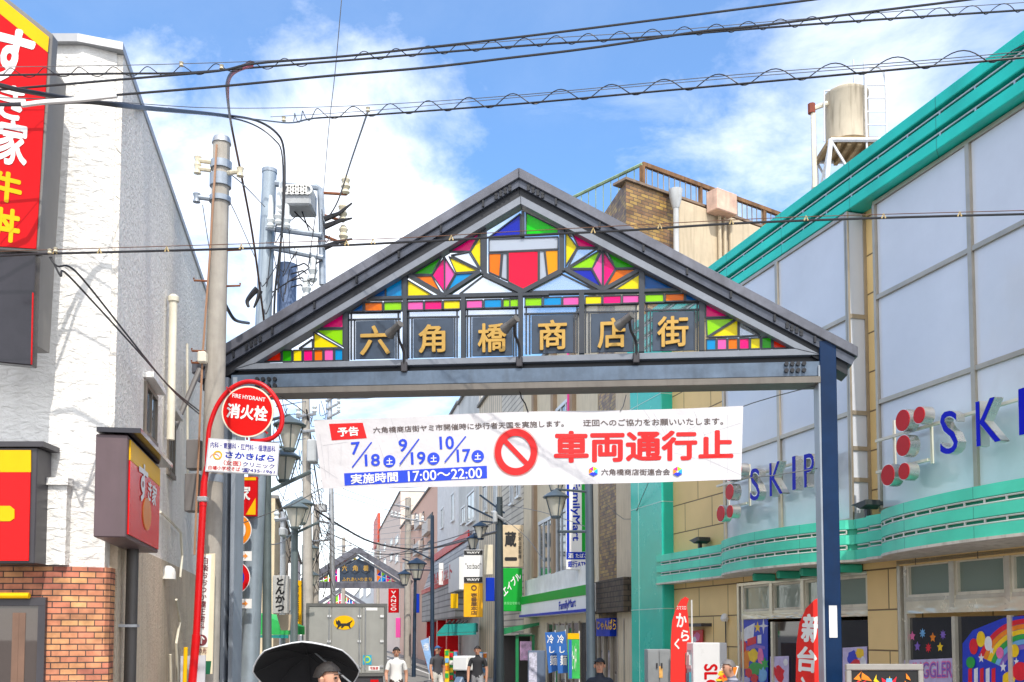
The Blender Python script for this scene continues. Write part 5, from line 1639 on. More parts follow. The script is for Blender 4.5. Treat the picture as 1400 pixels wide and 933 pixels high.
for px, py in ((370, 290), (381, 285), (392, 290), (384, 272)):
    p = P2(px, py, FY - .35)
    MB(W).lathe(p.x, p.y, [(.05, p.z - .28), (.07, p.z - .24), (.05, p.z - .2), (.075, p.z - .14), (.05, p.z - .08), (.05, p.z + .1), (.03, p.z + .28)], 10).build('fuse_cutout', M('pale porcelain', (.58, .62, .64), .3), ut, smooth=True)
for (p, q) in (((441, 264), (474, 266)), ((441, 294), (470, 303)), ((441, 322), (471, 334)), ((441, 352), (440, 356))):
    a, b = P2(*p), P2(*q)
    if p[1] < 350:
        ar = MB(W).tube([a, b], .025, 6).build('pin_arm', rust, ut)
        MB(W).lathe(b.x - .02, b.y, [(.04, b.z), (.075, b.z + .03), (.05, b.z + .08), (.085, b.z + .13), (.055, b.z + .19), (.08, b.z + .25), (.04, b.z + .32)], 12).build('insulator', porcelain, ar, smooth=True)
        MB(W).tube([a + Vector((.05, -.1, -.5 if p[1] < 270 else -.25)), a + Vector((.3, -.1, -.4 if p[1] < 270 else -.15)), a + Vector((.52, -.1, -.22 if p[1] < 270 else -.1))], .05, 6, .015).build('insulating_cover', black_rubber, ut)
tr_ = P2(386, 358, FY + .1)
zb_ = P2(386, 425, FY)[2]
MB(W).tube([(tr_.x + .05, FY + .25, zb_ - .4), (tr_.x + .05, FY + .25, tr_.z - .05), (tr_.x + .05, FY + .25, tr_.z)], .165, 18).build('transformer', M('blue transformer can', (.13, .19, .33), .4, .2, dirt=.2), ut, smooth=True)
for i in range(4):
    p = P2(398, 366 + i * 9, FY - .1)
    q = P2(428 - i * 3, 372 + i * 11, FY - .1)
    MB(W).tube(spline([p, p + Vector((.15, -.05, .02)), (p + q) / 2 + Vector((.05, 0, .10)), q], 4), .013, 5).build('lead_wire', black_rubber, ut)
for px, py in ((428, 370), (419, 395)):
    p = P2(px, py, FY - .1)
    MB(W).lathe(p.x, p.y, [(.04, p.z - .2), (.08, p.z - .15), (.05, p.z - .08), (.085, p.z), (.05, p.z + .08), (.07, p.z + .15), (.03, p.z + .24)], 10).build('lightning_arrester', M('pale porcelain', '#fff'), ut, smooth=True)
for (p, q) in (((441, 355), (372, 400)), ((372, 312), (393, 300)), ((435, 322), (398, 285)), ((425, 322), (412, 287))):
    MB(W).tube([P2(*p, FY - .12), P2(*q, FY - .12)], .012, 5).build('lead_wire', black_rubber, ut)
SP = Frame(0, FY - .3)
p, q = SP.p(318, 652), SP.p(351, 706)
sg = thing('pole_advert_sign', 'red and yellow vertical advert sign strapped to the pale blue pole', 'sign', SP, (p[0] + q[0]) / 2, 0, q[1])
MB(SP).box(p[0], q[0], 0, .08, q[1], p[1]).build('board', sign_red, sg, bevel=.006)
MB(SP).poly(SP.ps([(336, 704), (349.5, 681), (349.5, 704)]), -.006, -.001).build('yellow_corner', sign_yellow, sg)
MB(SP).poly(SP.ps([(319, 653), (350, 653), (350, 657), (319, 657)]), -.006, -.001).build('yellow_top', sign_yellow, sg)
txt(SP, '家', [(324, 664), (343, 664), (342, 685), (323, 685)], -.008, sign_white, sg, bold=.03)
def roundsign(cx, cy, r, ring, face, inner, label, arrow):
    x, z = SP.p(cx, cy, -.05)
    rr = abs(SP.p(cx + r, cy, -.05)[0] - x)
    t = thing('round_traffic_sign', label, 'traffic sign', SP, x, -.05, z - rr)
    MB(SP).disc(x, z, rr, -.05, -.03, 36).build('disc', sign_white, t)
    MB(SP).disc(x, z, rr * .96, -.055, -.0505, 36).build('ring_face', ring, t)
    MB(SP).disc(x, z, rr * .66, -.060, -.0555, 36).build('inner_face', face, t)
    if inner:
        MB(SP).disc(x, z, rr * .42, -.064, -.0605, 30).build('center_face', inner, t)
    else:
        MB(SP).bar((x - rr * .5, z + rr * .5), (x + rr * .5, z - rr * .5), rr * .22, -.065, -.0602).build('slash', ring, t)
    a, b = SP.p(318, cy + 29, -.05), SP.p(344, cy + 42, -.05)
    pl_ = MB(SP).box(a[0], b[0], -.05, -.035, b[1], a[1]).build('arrow_plate', sign_white, t)
    m_ = SP.p(333, cy + 35.5, -.05)
    MB(SP).bar((m_[0] - .06, m_[1]), (m_[0] + .02, m_[1]), .03, -.056, -.0505).poly([(m_[0] + .02, m_[1] + .045), (m_[0] + .07, m_[1]), (m_[0] + .02, m_[1] - .045)], -.0562, -.0504).build('arrow', M('orange arrow print', (.8, .28, .05), .5), pl_)
roundsign(321, 725, 23, M('orange sign sheet', (.85, .25, .005), .3), sign_white, sign_blue, 'round orange ringed sign with blue centre under the red advert sign', 1)
roundsign(319, 790, 23, sign_red, sign_blue, None, 'round red and blue no parking sign lowest on the pale blue pole', 1)
# ------------------------------------------------------------------ water tank on the hall roof
TY = 21.0
TF = Frame(0, TY)
tank_m = M('stained cream tank', (.52, .46, .36), .75, var=.12, vs=1.2, dirt=.7)
white_steel = M('white painted steel', (.66, .68, .72), .5, dirt=.3)
xc, zt_ = TF.p(1157, 120)
zb_ = TF.p(1157, 186)[1] - .22
zt_ -= .16
r_ = abs(TF.p(1186, 150)[0] - TF.p(1129, 150)[0]) / 2
tk = thing('water_tank', 'stained cream cylindrical water tank on white steel stand above the hall roof', 'water tank', TF, xc, 0, 8.0)
MB(TF).lathe(xc, 0, [(r_ * .9, zb_), (r_, zb_ + .03), (r_, zt_ - .08), (r_ * 1.03, zt_ - .06), (r_ * 1.03, zt_), (r_ * .6, zt_ + .12), (.05, zt_ + .17)], 28).build('tank', tank_m, tk, smooth=True)
k = MB(TF)
zd = zb_ - .02
k.box(xc - r_ * 1.12, xc + r_ * 1.12, -r_ * 1.02, r_ * 1.1, zd - .08, zd)
for i in range(6):
    x = lerp(xc - r_ * 1.2, xc + r_ * 1.2, i / 5)
    k.box(x - .04, x + .04, -r_ * 1.0, r_ * 1.1, zd - .18, zd - .081)
k.build('platform', M('rust streaked deck', (.36, .26, .14), .8, var=.4, dirt=.4), tk)
k = MB(TF)
cs = [(-1, -1), (1, -1), (1, 1), (-1, 1)]
tp = [(xc + a * r_ * 1.15, b * r_ * 1.1, zd - .09) for a, b in cs]
bt = [(xc + a * r_ * 2.0 - .1, b * r_ * 1.5, 8.2) for a, b in cs]
for i in range(4):
    k.tube([tp[i], bt[i]], .05, 6)
    j = (i + 1) % 4
    k.tube([tp[i], tuple(lerp(bt[j][q], tp[j][q], .45) for q in range(3))], .028, 5)
    k.tube([tp[j], tuple(lerp(bt[i][q], tp[i][q], .45) for q in range(3))], .028, 5)
    k.tube([tuple(lerp(bt[i][q], tp[i][q], .45) for q in range(3)), tuple(lerp(bt[j][q], tp[j][q], .45) for q in range(3))], .035, 5)
    k.tube([tp[i], tp[j]], .045, 5)
k.build('stand', white_steel, tk)
k = MB(TF)
xl = xc + r_ * .55
for dx in (0, .42):
    k.tube([(xl + dx, -r_ * 1.05, 9.5), (xl + dx, -r_ * 1.05, zt_ + .25), (xl + dx, -r_ * .8, zt_ + .32)], .022, 6)
z = 9.6
while z < zt_:
    k.tube([(xl, -r_ * 1.05, z), (xl + .42, -r_ * 1.05, z)], .014, 5)
    z += .28
k.tube(spline([(xl, -r_ * .9, zt_ + .1), (xl + .1, -r_ * .9, zt_ + .34), (xl + .35, -r_ * .9, zt_ + .34), (xl + .45, -r_ * .9, zt_)], 4), .018, 5)
k.build('ladder', white_steel, tk)
for px, py in ((1167, 82), (1181, 85)):
    p, q = TF.p(px, py), TF.p(px + 1, 122)
    MB(TF).tube([(p[0], 0, p[1]), (q[0], 0, q[1])], .016, 5).build('lightning_rod', galv, tk)
pts = [TF.p(1129, 145), TF.p(1110, 152), TF.p(1110, 160), TF.p(1112, 260)]
MB(TF).tube([(a, -.1, b) for a, b in pts], .055, 8).build('overflow_pipe', M('ivory pipe', '#fff'), tk, smooth=True)
MB(TF).tube([(TF.p(1123, 132)[0], -.2, TF.p(1123, 132)[1]), (TF.p(1123, 200)[0], -.2, TF.p(1123, 200)[1])], .018, 5).tube([(TF.p(1123, 132)[0], -.2, TF.p(1123, 132)[1]), (TF.p(1131, 131)[0], -.2, TF.p(1131, 131)[1])], .018, 5).build('level_gauge', white_steel, tk)
p = TF.p(1109, 151)
MB(TF).tube([(p[0] - .02, -.1, p[1] - .12), (p[0] - .02, -.1, p[1] + .08)], .08, 8).build('pipe_elbow', M('red rust elbow', (.22, .05, .03), .8), tk)

# ------------------------------------------------------------------ delivery truck
TK = Frame(at(470, 860, 29).x, 29.0, .983, .18)
xl, zt_ = TK.p(419, 826)
xr, _ = TK.p(529, 826)
truck_m = M('grey aluminium truck body', (.36, .36, .34), .4, .35, var=.06, dirt=.12)
tr = thing('delivery_truck', 'grey box delivery truck with a yellow cat oval on its rear doors', 'truck', TK, (xl + xr) / 2, 2)
MB(TK).box(xl, xr, 0, 4.2, .75, zt_).build('cargo_box', truck_m, tr, bevel=.03)
fr2 = MB(TK)
for a in ((xl - .01, xr + .01, zt_ - .07, zt_ + .02), (xl - .01, xl + .07, .8, zt_ - .071), (xr - .07, xr + .01, .8, zt_ - .071), (xl - .01, xr + .01, .72, .80)):
    fr2.box(a[0], a[1], -.05, .1, a[2], a[3])
fr2.build('rear_frame', M('dark truck trim', (.16, .16, .155), .4, .5), tr)
wd = (xr - xl - .14)
edges = [xl + .07, xl + .07 + wd * .30, xl + .07 + wd * .70, xr - .07]
for i in range(3):
    d = MB(TK).box(edges[i] + .008, edges[i + 1] - .008, -.035, -.002, .81, zt_ - .08).build('door', truck_m, tr, bevel=.006)
    for f in (.1, .48, .86):
        z = lerp(.81, zt_ - .08, f)
        MB(TK).box(edges[i + 1] - .12, edges[i + 1] - .02, -.07, -.0355, z - .03, z + .03).build('hinge', chrome, d)
    x = edges[i + 1] - .07 if i < 2 else edges[i] + .1
    MB(TK).tube([(x, -.07, .9), (x, -.07, zt_ - .1)], .016, 6).build('lock_rod', galv, d)
x, z = TK.p(470.5, 851.5, -.05)
rx_ = abs(TK.p(485, 851, -.05)[0] - x)
em = MB(TK).disc(x, z, rx_, -.046, -.0362, 36, rx_ * .68).build('oval_emblem', sign_yellow, tr)
CAT = [(459, 847), (461, 850), (463, 847.5), (465.5, 850.5), (466, 852.5), (474, 852.5), (479, 850), (481.5, 848), (482, 849), (479, 852.5), (478.5, 857), (480, 859), (478, 859), (476, 856), (471, 856), (468, 859), (466, 859), (467, 855.5), (464, 857.5), (462, 860), (460.5, 860), (462, 855), (459.5, 853)]
MB(TK).poly(TK.ps(CAT, -.05), -.054, -.0465).build('cat_silhouette', black_ink, em)
def tkp(a, b, c_, d, m_, nm):
    p, q = TK.p(a, b, -.04), TK.p(c_, d, -.04)
    return MB(TK).box(p[0], q[0], -.044, -.0362, q[1], p[1]).build(nm, m_, tr)
o_ = tkp(496, 896, 508, 909, M('cyan sticker', (.02, .35, .55), .4), 'sticker')
x, z = TK.p(502, 902, -.045)
MB(TK).ring(x, z, .06, .10, -.05, -.0445, 20).build('sticker_ring', M('lime sticker ring', (.45, .65, .03), .4), o_)
o_ = tkp(499, 831, 516, 835, sign_white, 'name_plate')
o_ = tkp(504, 911, 519, 917, sign_white, 'number_plate')
txt(TK, '宅急便', rect(506, 912, 517, 916), -.048, sign_red, o_, bold=.02)
for sx in (.08, .92):
    for yy in (.7, 4.9):
        xx = lerp(xl, xr, sx)
        w_ = MB(TK)
        n = 20
        vs = [(xx + dx, yy + .38 * math.cos(2 * math.pi * i / n), .38 + .38 * math.sin(2 * math.pi * i / n)) for dx in (-.11, .11) for i in range(n)]
        w_.add(vs, [tuple(range(n)), tuple(range(2 * n - 1, n - 1, -1))] + [(i, n + i, n + (i + 1) % n, (i + 1) % n) for i in range(n)])
        w_.build('wheel', black_rubber, tr)
MB(TK).box(xl + .1, xr - .1, 0, 5.4, .45, .745).build('chassis', dark_frame, tr)
MB(TK).box(xl + .12, xr - .12, 4.25, 5.6, .746, 2.2).build('cab', M('green truck cab', (.05, .25, .12), .3, coat=.5), tr, bevel=.08)
for sx in (.1, .8):
    MB(TK).box(lerp(xl, xr, sx), lerp(xl, xr, sx + .1), -.06, .0, .5, .62).build('tail_light', sign_red, tr)

# ------------------------------------------------------------------ farther arches of the same street
def far_arch(cx, ay, hw, eave, tiey, Y, label, detail):
    F_ = Frame(0, Y)
    t = thing('street_arch', label, 'arch', F_, F_.p(cx, ay)[0])
    def P(px, py, y=0):
        return F_.p(px, py, y)
    for sd in (-1, 1):
        a, b = P(cx, ay), P(cx + sd * hw, eave)
        MB(F_).bar((a[0], a[1]), (b[0], b[1]), .42, -.4 - .01 * sd, .4).build('roof_beam', arch_grey, t)
        x = P(cx + sd * hw * .93, tiey)[0]
        MB(F_).box(x - .14, x + .14, -.15, .15, 0, P(cx + sd * hw * .93, eave - 3)[1] - .2).build('post', navy, t)
    a, b = P(cx - hw * .93, tiey), P(cx + hw * .93, tiey)
    MB(F_).box(a[0] + .15, b[0] - .15, -.12, .12, a[1] - .22, a[1] + .22).build('tie_beam', arch_grey, t)
    ix0, ix1 = cx - hw * .80, cx + hw * .80
    top = ay + (eave - ay) * .16
    bot = tiey - 3.5 * hw / 73
    bp_ = MB(F_)
    q = [P(cx, top), P(ix1, bot), P(ix0, bot)]
    for i in range(3):
        bp_.bar(q[i], q[(i + 1) % 3], .16, -.06 - .004 * i, .06)
    bp_.build('panel_frame', frame_grey, t)
    cols = ['magenta', 'yellow', 'cyan', 'orange', 'lime', 'rose', 'pink', 'deep', 'green']
    rnd = random.Random(int(Y))
    def ht(px):
        return bot + (top - bot) * (1 - abs(px - cx) / (hw * .80))
    n = 9 if detail else 8
    for sd in (-1, 1):
        for i in range(n):
            u0, u1 = (i + .1) / n, (i + .92) / n
            if detail and u0 < .43:
                continue
            xa, xb = cx + sd * hw * .8 * u0, cx + sd * hw * .8 * u1
            za, zb2 = ht(xa), ht(xb)
            m_ = [lerp(bot, za, .5), lerp(bot, zb2, .5)]
            for lo in (0, 1):
                if lo:
                    q = [(xa, bot - .4), (xb, bot - .4), (xb, m_[1] + .3), (xa, m_[0] + .3)]
                else:
                    q = [(xa, m_[0] - .3), (xb, m_[1] - .3), (xb, zb2 + .6), (xa, za + .6)]
                for tri in ((0, 1, 2), (0, 2, 3)):
                    MB(F_).poly([P(*q[j]) for j in tri], -.03, .0).build('glass_pane', pm[rnd.choice(cols)], t)
    if detail:
        MB(F_).poly([P(464, 799), P(512, 799), P(512, 772), P(488, 764), P(464, 772)], .01, .03).build('backing_panel', plaque, t)
        for i in range(4):
            xa, xb = cx - 18 + i * 9, cx - 18 + i * 9 + 8.6
            MB(F_).poly([P(xa, 766 - abs(i - 1.5) * 1.5 + (4 if i in (0, 3) else 0)), P(xb, 766 - abs(i - 1.5) * 1.5 + (4 if i in (0, 3) else 0)), P((xa + xb) / 2, 760 + (6 if i in (0, 3) else 0))], -.03, 0).build('glass_pane', pm[cols[i]], t)
        for i, ch in enumerate('六角橋'):
            x = cx - 17.5 + i * 14.6
            hx = [(x + 7 * math.sin(R(60 * j)), 777 - 7.6 * math.cos(R(60 * j))) for j in range(6)]
            pq = MB(F_).poly([P(*p) for p in hx], -.05, -.031).build('letter_plaque', plaque, t)
            txt(F_, ch, rect(x - 3.6, 773, x + 3.6, 781), -.10, gold, pq, name='letter', bold=.035)
        a, b = P(cx - 23, 789), P(cx + 22, 795.5)
        pq = MB(F_).box(a[0], b[0], -.05, -.031, b[1], a[1]).build('name_plaque', plaque, t)
        txt(F_, 'ふれあいのまち', rect(cx - 21, 789.6, cx + 20, 795), -.08, gold, pq, bold=.03)
    return t
far_arch(488.5, 752, 74, 798, 800.5, 75, 'gabled street arch farther up the street, above the grey delivery truck', True)
far_arch(466.5, 806, 38, 830, 834, 148, 'small third street arch mostly hidden behind the grey truck', False)

# ------------------------------------------------------------------ street lamps and poles
lamp_grey = M('grey green lamp paint', (.13, .165, .17), .45, .3, var=.15, dirt=.2)
lamp_dark = M('dark blue lamp paint', (.02, .04, .075), .4, .2, var=.15)
milk = tinted('milky lamp glass', '#f2eee2')
def lantern(t, px, pt, pb, Y, mat):
    """hanging lantern: wide roof, glass tapering down in a cage of ribs"""
    a, b = at(px, pt, Y), at(px, pb, Y)
    h = a.z - b.z
    x, y = a.x, a.y
    o = MB(W).lathe(x, y, [(h * .50, a.z - h * .26), (h * .52, a.z - h * .22), (h * .34, a.z - h * .08), (h * .16, a.z), (h * .05, a.z + h * .08)], 16).build('lantern', mat, t, smooth=True)
    MB(W).lathe(x, y, [(h * .17, b.z - h * .06), (h * .20, b.z), (h * .20, b.z + h * .04)], 12).build('lantern_base', mat, o, smooth=True)
    MB(W).lathe(x, y, [(h * .16, b.z + h * .041), (h * .30, a.z - h * .5), (h * .38, a.z - h * .265)], 16).build('lantern_glass', milk, o, smooth=True)
    k = MB(W)
    for i in range(4):
        an = R(45 * 0 + 90 * i + 20)
        k.tube([(x + h * .2 * math.cos(an), y + h * .2 * math.sin(an), b.z), (x + h * .42 * math.cos(an), y + h * .42 * math.sin(an), a.z - h * .24)], h * .022, 5)
    k.build('rib_lattice', mat, o)
    return a
def lamp(label, Y, lants, pole, mat=lamp_grey, r=.06, braces=()):
    """pole: (px top, py top, px low, py low)"""
    a, b = at(pole[0], pole[1], Y), at(pole[2], pole[3], Y)
    d = (b - a) / (a.z - b.z)
    g0 = a + d * a.z
    t = thing('street_lamp', label, 'street lamp', W, g0.x, g0.y, 0, 'lantern street lamps')
    MB(W).tube([g0, a + d * (a.z - 1.0), a + d * (a.z - 1.05), a], r * 1.4, 12, r).build('pole', mat, t, smooth=True)
    for px, p0_, p1_, dy in lants:
        q = lantern(t, px, p0_, p1_, Y + dy, mat)
        m_ = a + d * max(0, a.z - q.z)
        if (m_ - q).length > .15:
            MB(W).tube([m_ + Vector((0, 0, .04)), q + Vector((0, 0, .05))], .028, 6).build('arm', mat, t)
    for p, q in braces:
        MB(W).tube([at(p[0], p[1], Y), at(q[0], q[1], Y)], .035, 6).build('arm', mat, t)
    return t
lamp('pair of large milky lanterns beside the fire hydrant sign on a grey green post', 17.5, [(396, 572, 615, -.4), (389, 616, 658, .3)], (365, 565, 365, 850), lamp_grey, .07, [((366, 673), (425, 645))])
lamp('paired lanterns lower down, on the post next to the katsu sign', 27, [(404, 687, 722, -.4), (412, 682, 716, .4)], (403, 705, 402, 860), lamp_grey, .09, [((392, 735), (436, 714))])
lamp('three stacked lanterns above the slim yellow sign', 38, [(427, 746, 764, 0), (424, 763, 776, .4), (428, 783, 800, -.4)], (416, 745, 416, 860), lamp_grey, .08)
lamp('lantern pair above the white and amber signs', 37, [(657, 715, 737, -.3), (647, 732, 751, .4)], (681, 690, 679, 900), lamp_dark, .09, [((640, 692), (694, 718)), ((656, 677), (690, 702))])
lamp('two hanging lanterns left of the projecting store sign, just under the banner', 24.5, [(760, 636, 672, .3), (760, 672, 707, -.4)], (805, 640, 808, 900), M('slate lamp post', (.09, .12, .15), .4, .3), .10, [((762, 727), (808, 727))])
lamp('single dark lantern on slim post by the far arch foot', 46, [(570, 765, 792, 0)], (568, 775, 566, 900), lamp_dark, .07, [((550, 764), (570, 772))])
lamp('slim dark post with a long arm reaching toward the far arch', 44, [(553, 781, 800, 0)], (591, 705, 591, 900), lamp_dark, .08, [((560, 750), (592, 766))])
def pole(label, pt, pb, Y, r, mat, arms=(), ins=(), nm='utility_pole', box=None):
    a, b = at(*pt, Y), at(*pb, Y)
    d = (b - a) / (a.z - b.z)
    g0 = a + d * a.z
    t = thing(nm, label, 'utility pole', W, g0.x, g0.y)
    MB(W).tube([g0, a], r, 12, r * .75).build('shaft', mat, t, smooth=True)
    for p, q in arms:
        MB(W).tube([at(*p, Y - r), at(*q, Y - r)], .05, 6).build('crossarm', galv, t)
    for px, py in ins:
        p = at(px, py, Y - r)
        MB(W).lathe(p.x, p.y, [(.04, p.z), (.09, p.z + .05), (.05, p.z + .12), (.09, p.z + .2), (.03, p.z + .32)], 8).build('insulator', M('pale porcelain', '#fff'), t)
    if box:
        p, q = at(box[0], box[1], Y - r - .2), at(box[2], box[3], Y - r - .2)
        MB(W).box(p.x, q.x, p.y - .2, p.y + .3, q.z, p.z).build('transformer_box', M('grey switch box', '#fff'), t, bevel=.04)
    return t
pole('weathered concrete pole with grey box and wires behind the banner end', (418, 543), (421, 800), 33, .17, concrete, [((405, 570), (432, 566)), ((398, 592), (438, 588))], [(408, 568), (430, 565), (400, 590)], box=(421, 602, 433, 633))
pole('slim grey pole with three stubby crossarms just above the banner corner', (450, 520), (455, 800), 45, .13, galv, [((445, 549), (464, 540)), ((446, 560), (465, 551)), ((447, 572), (465, 563))], [(462, 540), (463, 551), (463, 563)])
pole('tangled concrete pole with small transformer left of the far arch', (433, 690), (431, 800), 47, .2, concrete, [((415, 742), (452, 738)), ((433, 712), (452, 716))], [(418, 741), (448, 737)], box=(437, 689, 446, 700))
pole('thin concrete pole with crossarm insulators in front of the pink apartments', (558, 681), (557, 890), 58, .22, concrete, [((534, 706), (582, 714)), ((540, 690), (560, 694))], [(536, 706), (541, 707), (546, 708), (570, 711), (578, 713)])
pole('dark brown capped pole rising behind the green square sign', (683, 680), (684, 920), 32, .13, M('dark pole wrap', (.03, .045, .055), .5, .1, dirt=.3), [((671, 700), (690, 712))], [], box=(674, 700, 680, 716))

# ------------------------------------------------------------------ overhead cables
def cable(label, pts, r, mat=black_rubber, name='overhead_cable', n=5):
    P = spline([at(*p) for p in pts], n)
    o = MB(W).tube(P, r, 6).build(name, mat, smooth=True)
    return tag(o, label, 'cable', 'overhead cables')
def coil(label, pts, amp, turns, r=.005, name='coil_wire'):
    P = spline([at(*p) for p in pts], 24)
    cum = [0]
    for a, b in zip(P, P[1:]):
        cum.append(cum[-1] + (b - a).length)
    out = []
    N_ = int(turns * 14)
    j = 0
    for i in range(N_ + 1):
        s = cum[-1] * i / N_
        while j < len(cum) - 2 and cum[j + 1] < s:
            j += 1
        f = (s - cum[j]) / max(1e-6, cum[j + 1] - cum[j])
        p = P[j].lerp(P[j + 1], f)
        ph = 2 * math.pi * turns * i / N_
        out.append(p + Vector((0, amp * math.cos(ph), amp + amp * math.sin(ph) * 1.0 - .01)))
    return tag(MB(W).tube(out, r, 5).build(name, black_rubber), label, 'cable', 'overhead cables')
Y1 = 7.4
def yy_(pts, Y):
    return [(a, b, Y) for a, b in pts]
cable('thick cable crossing highest over the street, topmost of the bundle', yy_([(-60, 128), (0, 123), (200, 106), (300, 97), (350, 87), (483, 76), (700, 52), (900, 27), (1110, 0), (1300, -24)], Y1), .0085)
Bc = [(-60, 104), (0, 103), (150, 101), (250, 100), (330, 94), (420, 87), (483, 82), (700, 64), (900, 50), (1050, 38), (1200, 27), (1400, 14), (1480, 8)]
cable('cable with a loose coil, second from the top over the street', yy_(Bc, Y1 + .25), .008)
coil('thin wire coiled loosely around the second highest cable', yy_([(0, 104), (150, 102), (250, 101), (330, 95), (420, 88)], Y1 + .25), .033, 9, .0035)
coil('thin wire coiled around the right half of the second highest cable', yy_([(483, 82), (700, 64), (900, 50), (1050, 38), (1200, 27), (1400, 14)], Y1 + .25), .033, 21, .0035)
cable('fine grey messenger wire running just above the second highest cable', yy_([(-40, 93), (0, 92), (230, 88), (440, 79), (700, 56), (900, 43), (1050, 30), (1250, 14), (1440, 1)], Y1 + .3), .003, grey_wire)
cable('thick cable that leaves a white sleeve at left and climbs to the upper right edge', yy_([(160, 130), (300, 118.5), (450, 104), (580, 93), (700, 79), (800, 67), (900, 52), (960, 43), (1050, 34), (1200, 15), (1330, -1), (1450, -18)], Y1 - .3), .0085)
cable('white insulating sleeve on the cable in front of the stucco building', yy_([(30, 144), (60, 140), (110, 136.5), (160, 131)], Y1 - .3), .018, sign_white, 'cable_sleeve')
cable('black cable running out of the white sleeve past the upright red sign', yy_([(-60, 145), (0, 144), (30, 144)], Y1 - .3), .010)
cable('heavy black cable bundle sagging toward the transformer pole', [(-60, 105, 7.1), (0, 117, 7.2), (30, 124, 7.3), (113, 138, 7.8), (160, 143, 8.0), (188, 146.3, 8.9), (214, 148.5, 10.4), (302, 157, 14.5), (350, 165, 16), (378, 182, 16.2), (388, 205, 16.3), (389, 260, 16.3), (384, 330, 16.4), (376, 400, 16.6), (374, 470, 16.8)], .018)
cable('second cable lying along the heavy bundle to the transformer pole', [(-60, 140, 7.1), (0, 143, 7.2), (40, 142, 7.3), (113, 140, 7.8), (160, 145, 8.0), (188, 148.5, 8.9), (214, 151, 10.4), (302, 159, 14.5), (345, 170, 15.9), (374, 190, 16.1), (386, 215, 16.2), (386, 300, 16.3), (380, 400, 16.5)], .013)
Ec = [(230, 148, 15), (300, 157, 15.4), (370, 166, 14), (400, 168, 13), (430, 162, 12), (500, 158, 11.6), (700, 143, 10.6), (900, 125, 10), (1100, 107, 9.4), (1250, 93, 9), (1400, 79, 8.7), (1470, 72, 8.6)]
cable('lower coil-wrapped cable passing over the arch apex toward the teal cornice', Ec, .010)
coil('thin wire looped in wide arcs along the lower cable', Ec[3:], .06, 17, .0055)
cable('fine grey wire just above the lower coil-wrapped cable', [(-40, 133, 7.2), (130, 138, 7.9), (300, 148, 10), (480, 145, 11.8), (700, 131, 10.65), (1000, 103, 9.7), (1250, 84, 9), (1450, 66, 8.6)], .004, grey_wire)
cable('second fine grey wire between the lower cable and its messenger', [(370, 160, 13), (500, 152, 11.7), (700, 134, 10.65), (1000, 107, 9.7), (1250, 88, 9), (1450, 70, 8.6)], .004, grey_wire)
Fc = [(-60, 352), (0, 350), (52, 347.5), (150, 345), (300, 341), (460, 336), (560, 331), (640, 327), (700, 323), (860, 315), (1000, 306), (1150, 300), (1300, 295.5), (1400, 293), (1470, 291)]
cable('black cable crossing right in front of the arch gable', yy_(Fc, 7.4), .0085)
cable('thin rust brown wire just above the cable in front of the arch gable', yy_([(-60, 346), (60, 342), (350, 333), (560, 325), (700, 317), (1000, 301), (1150, 295), (1400, 288), (1470, 286)], 7.41), 0.003, M('rusty thin wire', (.13, .06, .035), .7))
for i, (px, py) in enumerate(((75, 345.5), (136, 345), (228, 342.5), (330, 339), (474, 334), (510, 332), (617, 327), (811, 317), (902, 311), (1000, 305), (1102, 300), (1208, 297), (1312, 294.5))):
    p = at(px, py, 7.39)
    o = MB(W).tube([p + Vector((-.014, 0, -.01)), p + Vector((0, 0, .026)), p + Vector((.014, 0, -.01))], .006, 5).build('cable_clamp', M('tan clamp', (.50, .38, .18), .5))
    tag(o, 'small tan clamp on the black cable in front of the arch gable', 'clamp', 'cable clamps on the gable cable')
cable('thick twisted cable dropping steeply left of the transformer pole', [(345, 87, 7.45), (322, 96, 8), (312, 110, 9), (311, 130, 10), (316, 170, 13.5), (330, 240, 14.2), (345, 320, 15), (356, 400, 15.6), (361, 440, 16), (364, 480, 16.4)], .017, brown_rubber)
cable('thin red cable curling down beside the thick twisted drop', [(345, 90, 7.43), (322, 99, 7.95), (313, 112, 8.9), (312, 135, 9.9)], .010, M('faded red sheath', (.30, .06, .09), .5))
cable('thin upright guy wire rising to the top edge of the picture', [(469, -25, 16), (467, 0, 16), (458, 100, 16.5), (450, 170, 16.8), (445, 230, 17), (440, 290, 17)], .008, grey_wire)
cable('wire from the lower cable clamp down to the upper crossarm insulators', [(503, 152, 11.8), (497, 170, 12.5), (480, 220, 14.5), (462, 275, 16.5), (447, 300, 17)], .012, grey_wire)
cable('thin wire from the concrete pole top over to the transformer pole', [(312, 236, 11.8), (335, 255, 13), (362, 283, 16.8)], .007)
cable('thin wire slanting down right of the concrete pole', [(311, 270, 11.8), (328, 305, 13.5), (352, 360, 16.5)], .006)
cable('thin wire hanging from the blue insulator left of the concrete pole', [(277, 280, 11.6), (283, 320, 11.7), (288, 350, 11.8)], .005)
cable('upper twisted service drop across the stucco wall', [(68, 352, 7.4), (78, 364, 7.4), (95, 365, 7.5), (120, 390, 7.8), (180, 466, 8.6), (230, 527, 10), (272, 562, 11.4)], .008)
cable('lower twisted service drop across the stucco wall', [(70, 352, 7.4), (83, 378, 7.4), (88, 372, 7.45), (130, 416, 7.9), (190, 482, 8.8), (240, 538, 10.3), (272, 566, 11.4)], .008)
cable('loose thin wire drooping on the stucco side wall', [(214, 230, 10.8), (220, 290, 11.2), (231, 350, 11.7), (243, 410, 12.4), (254, 424, 13.0)], .005)
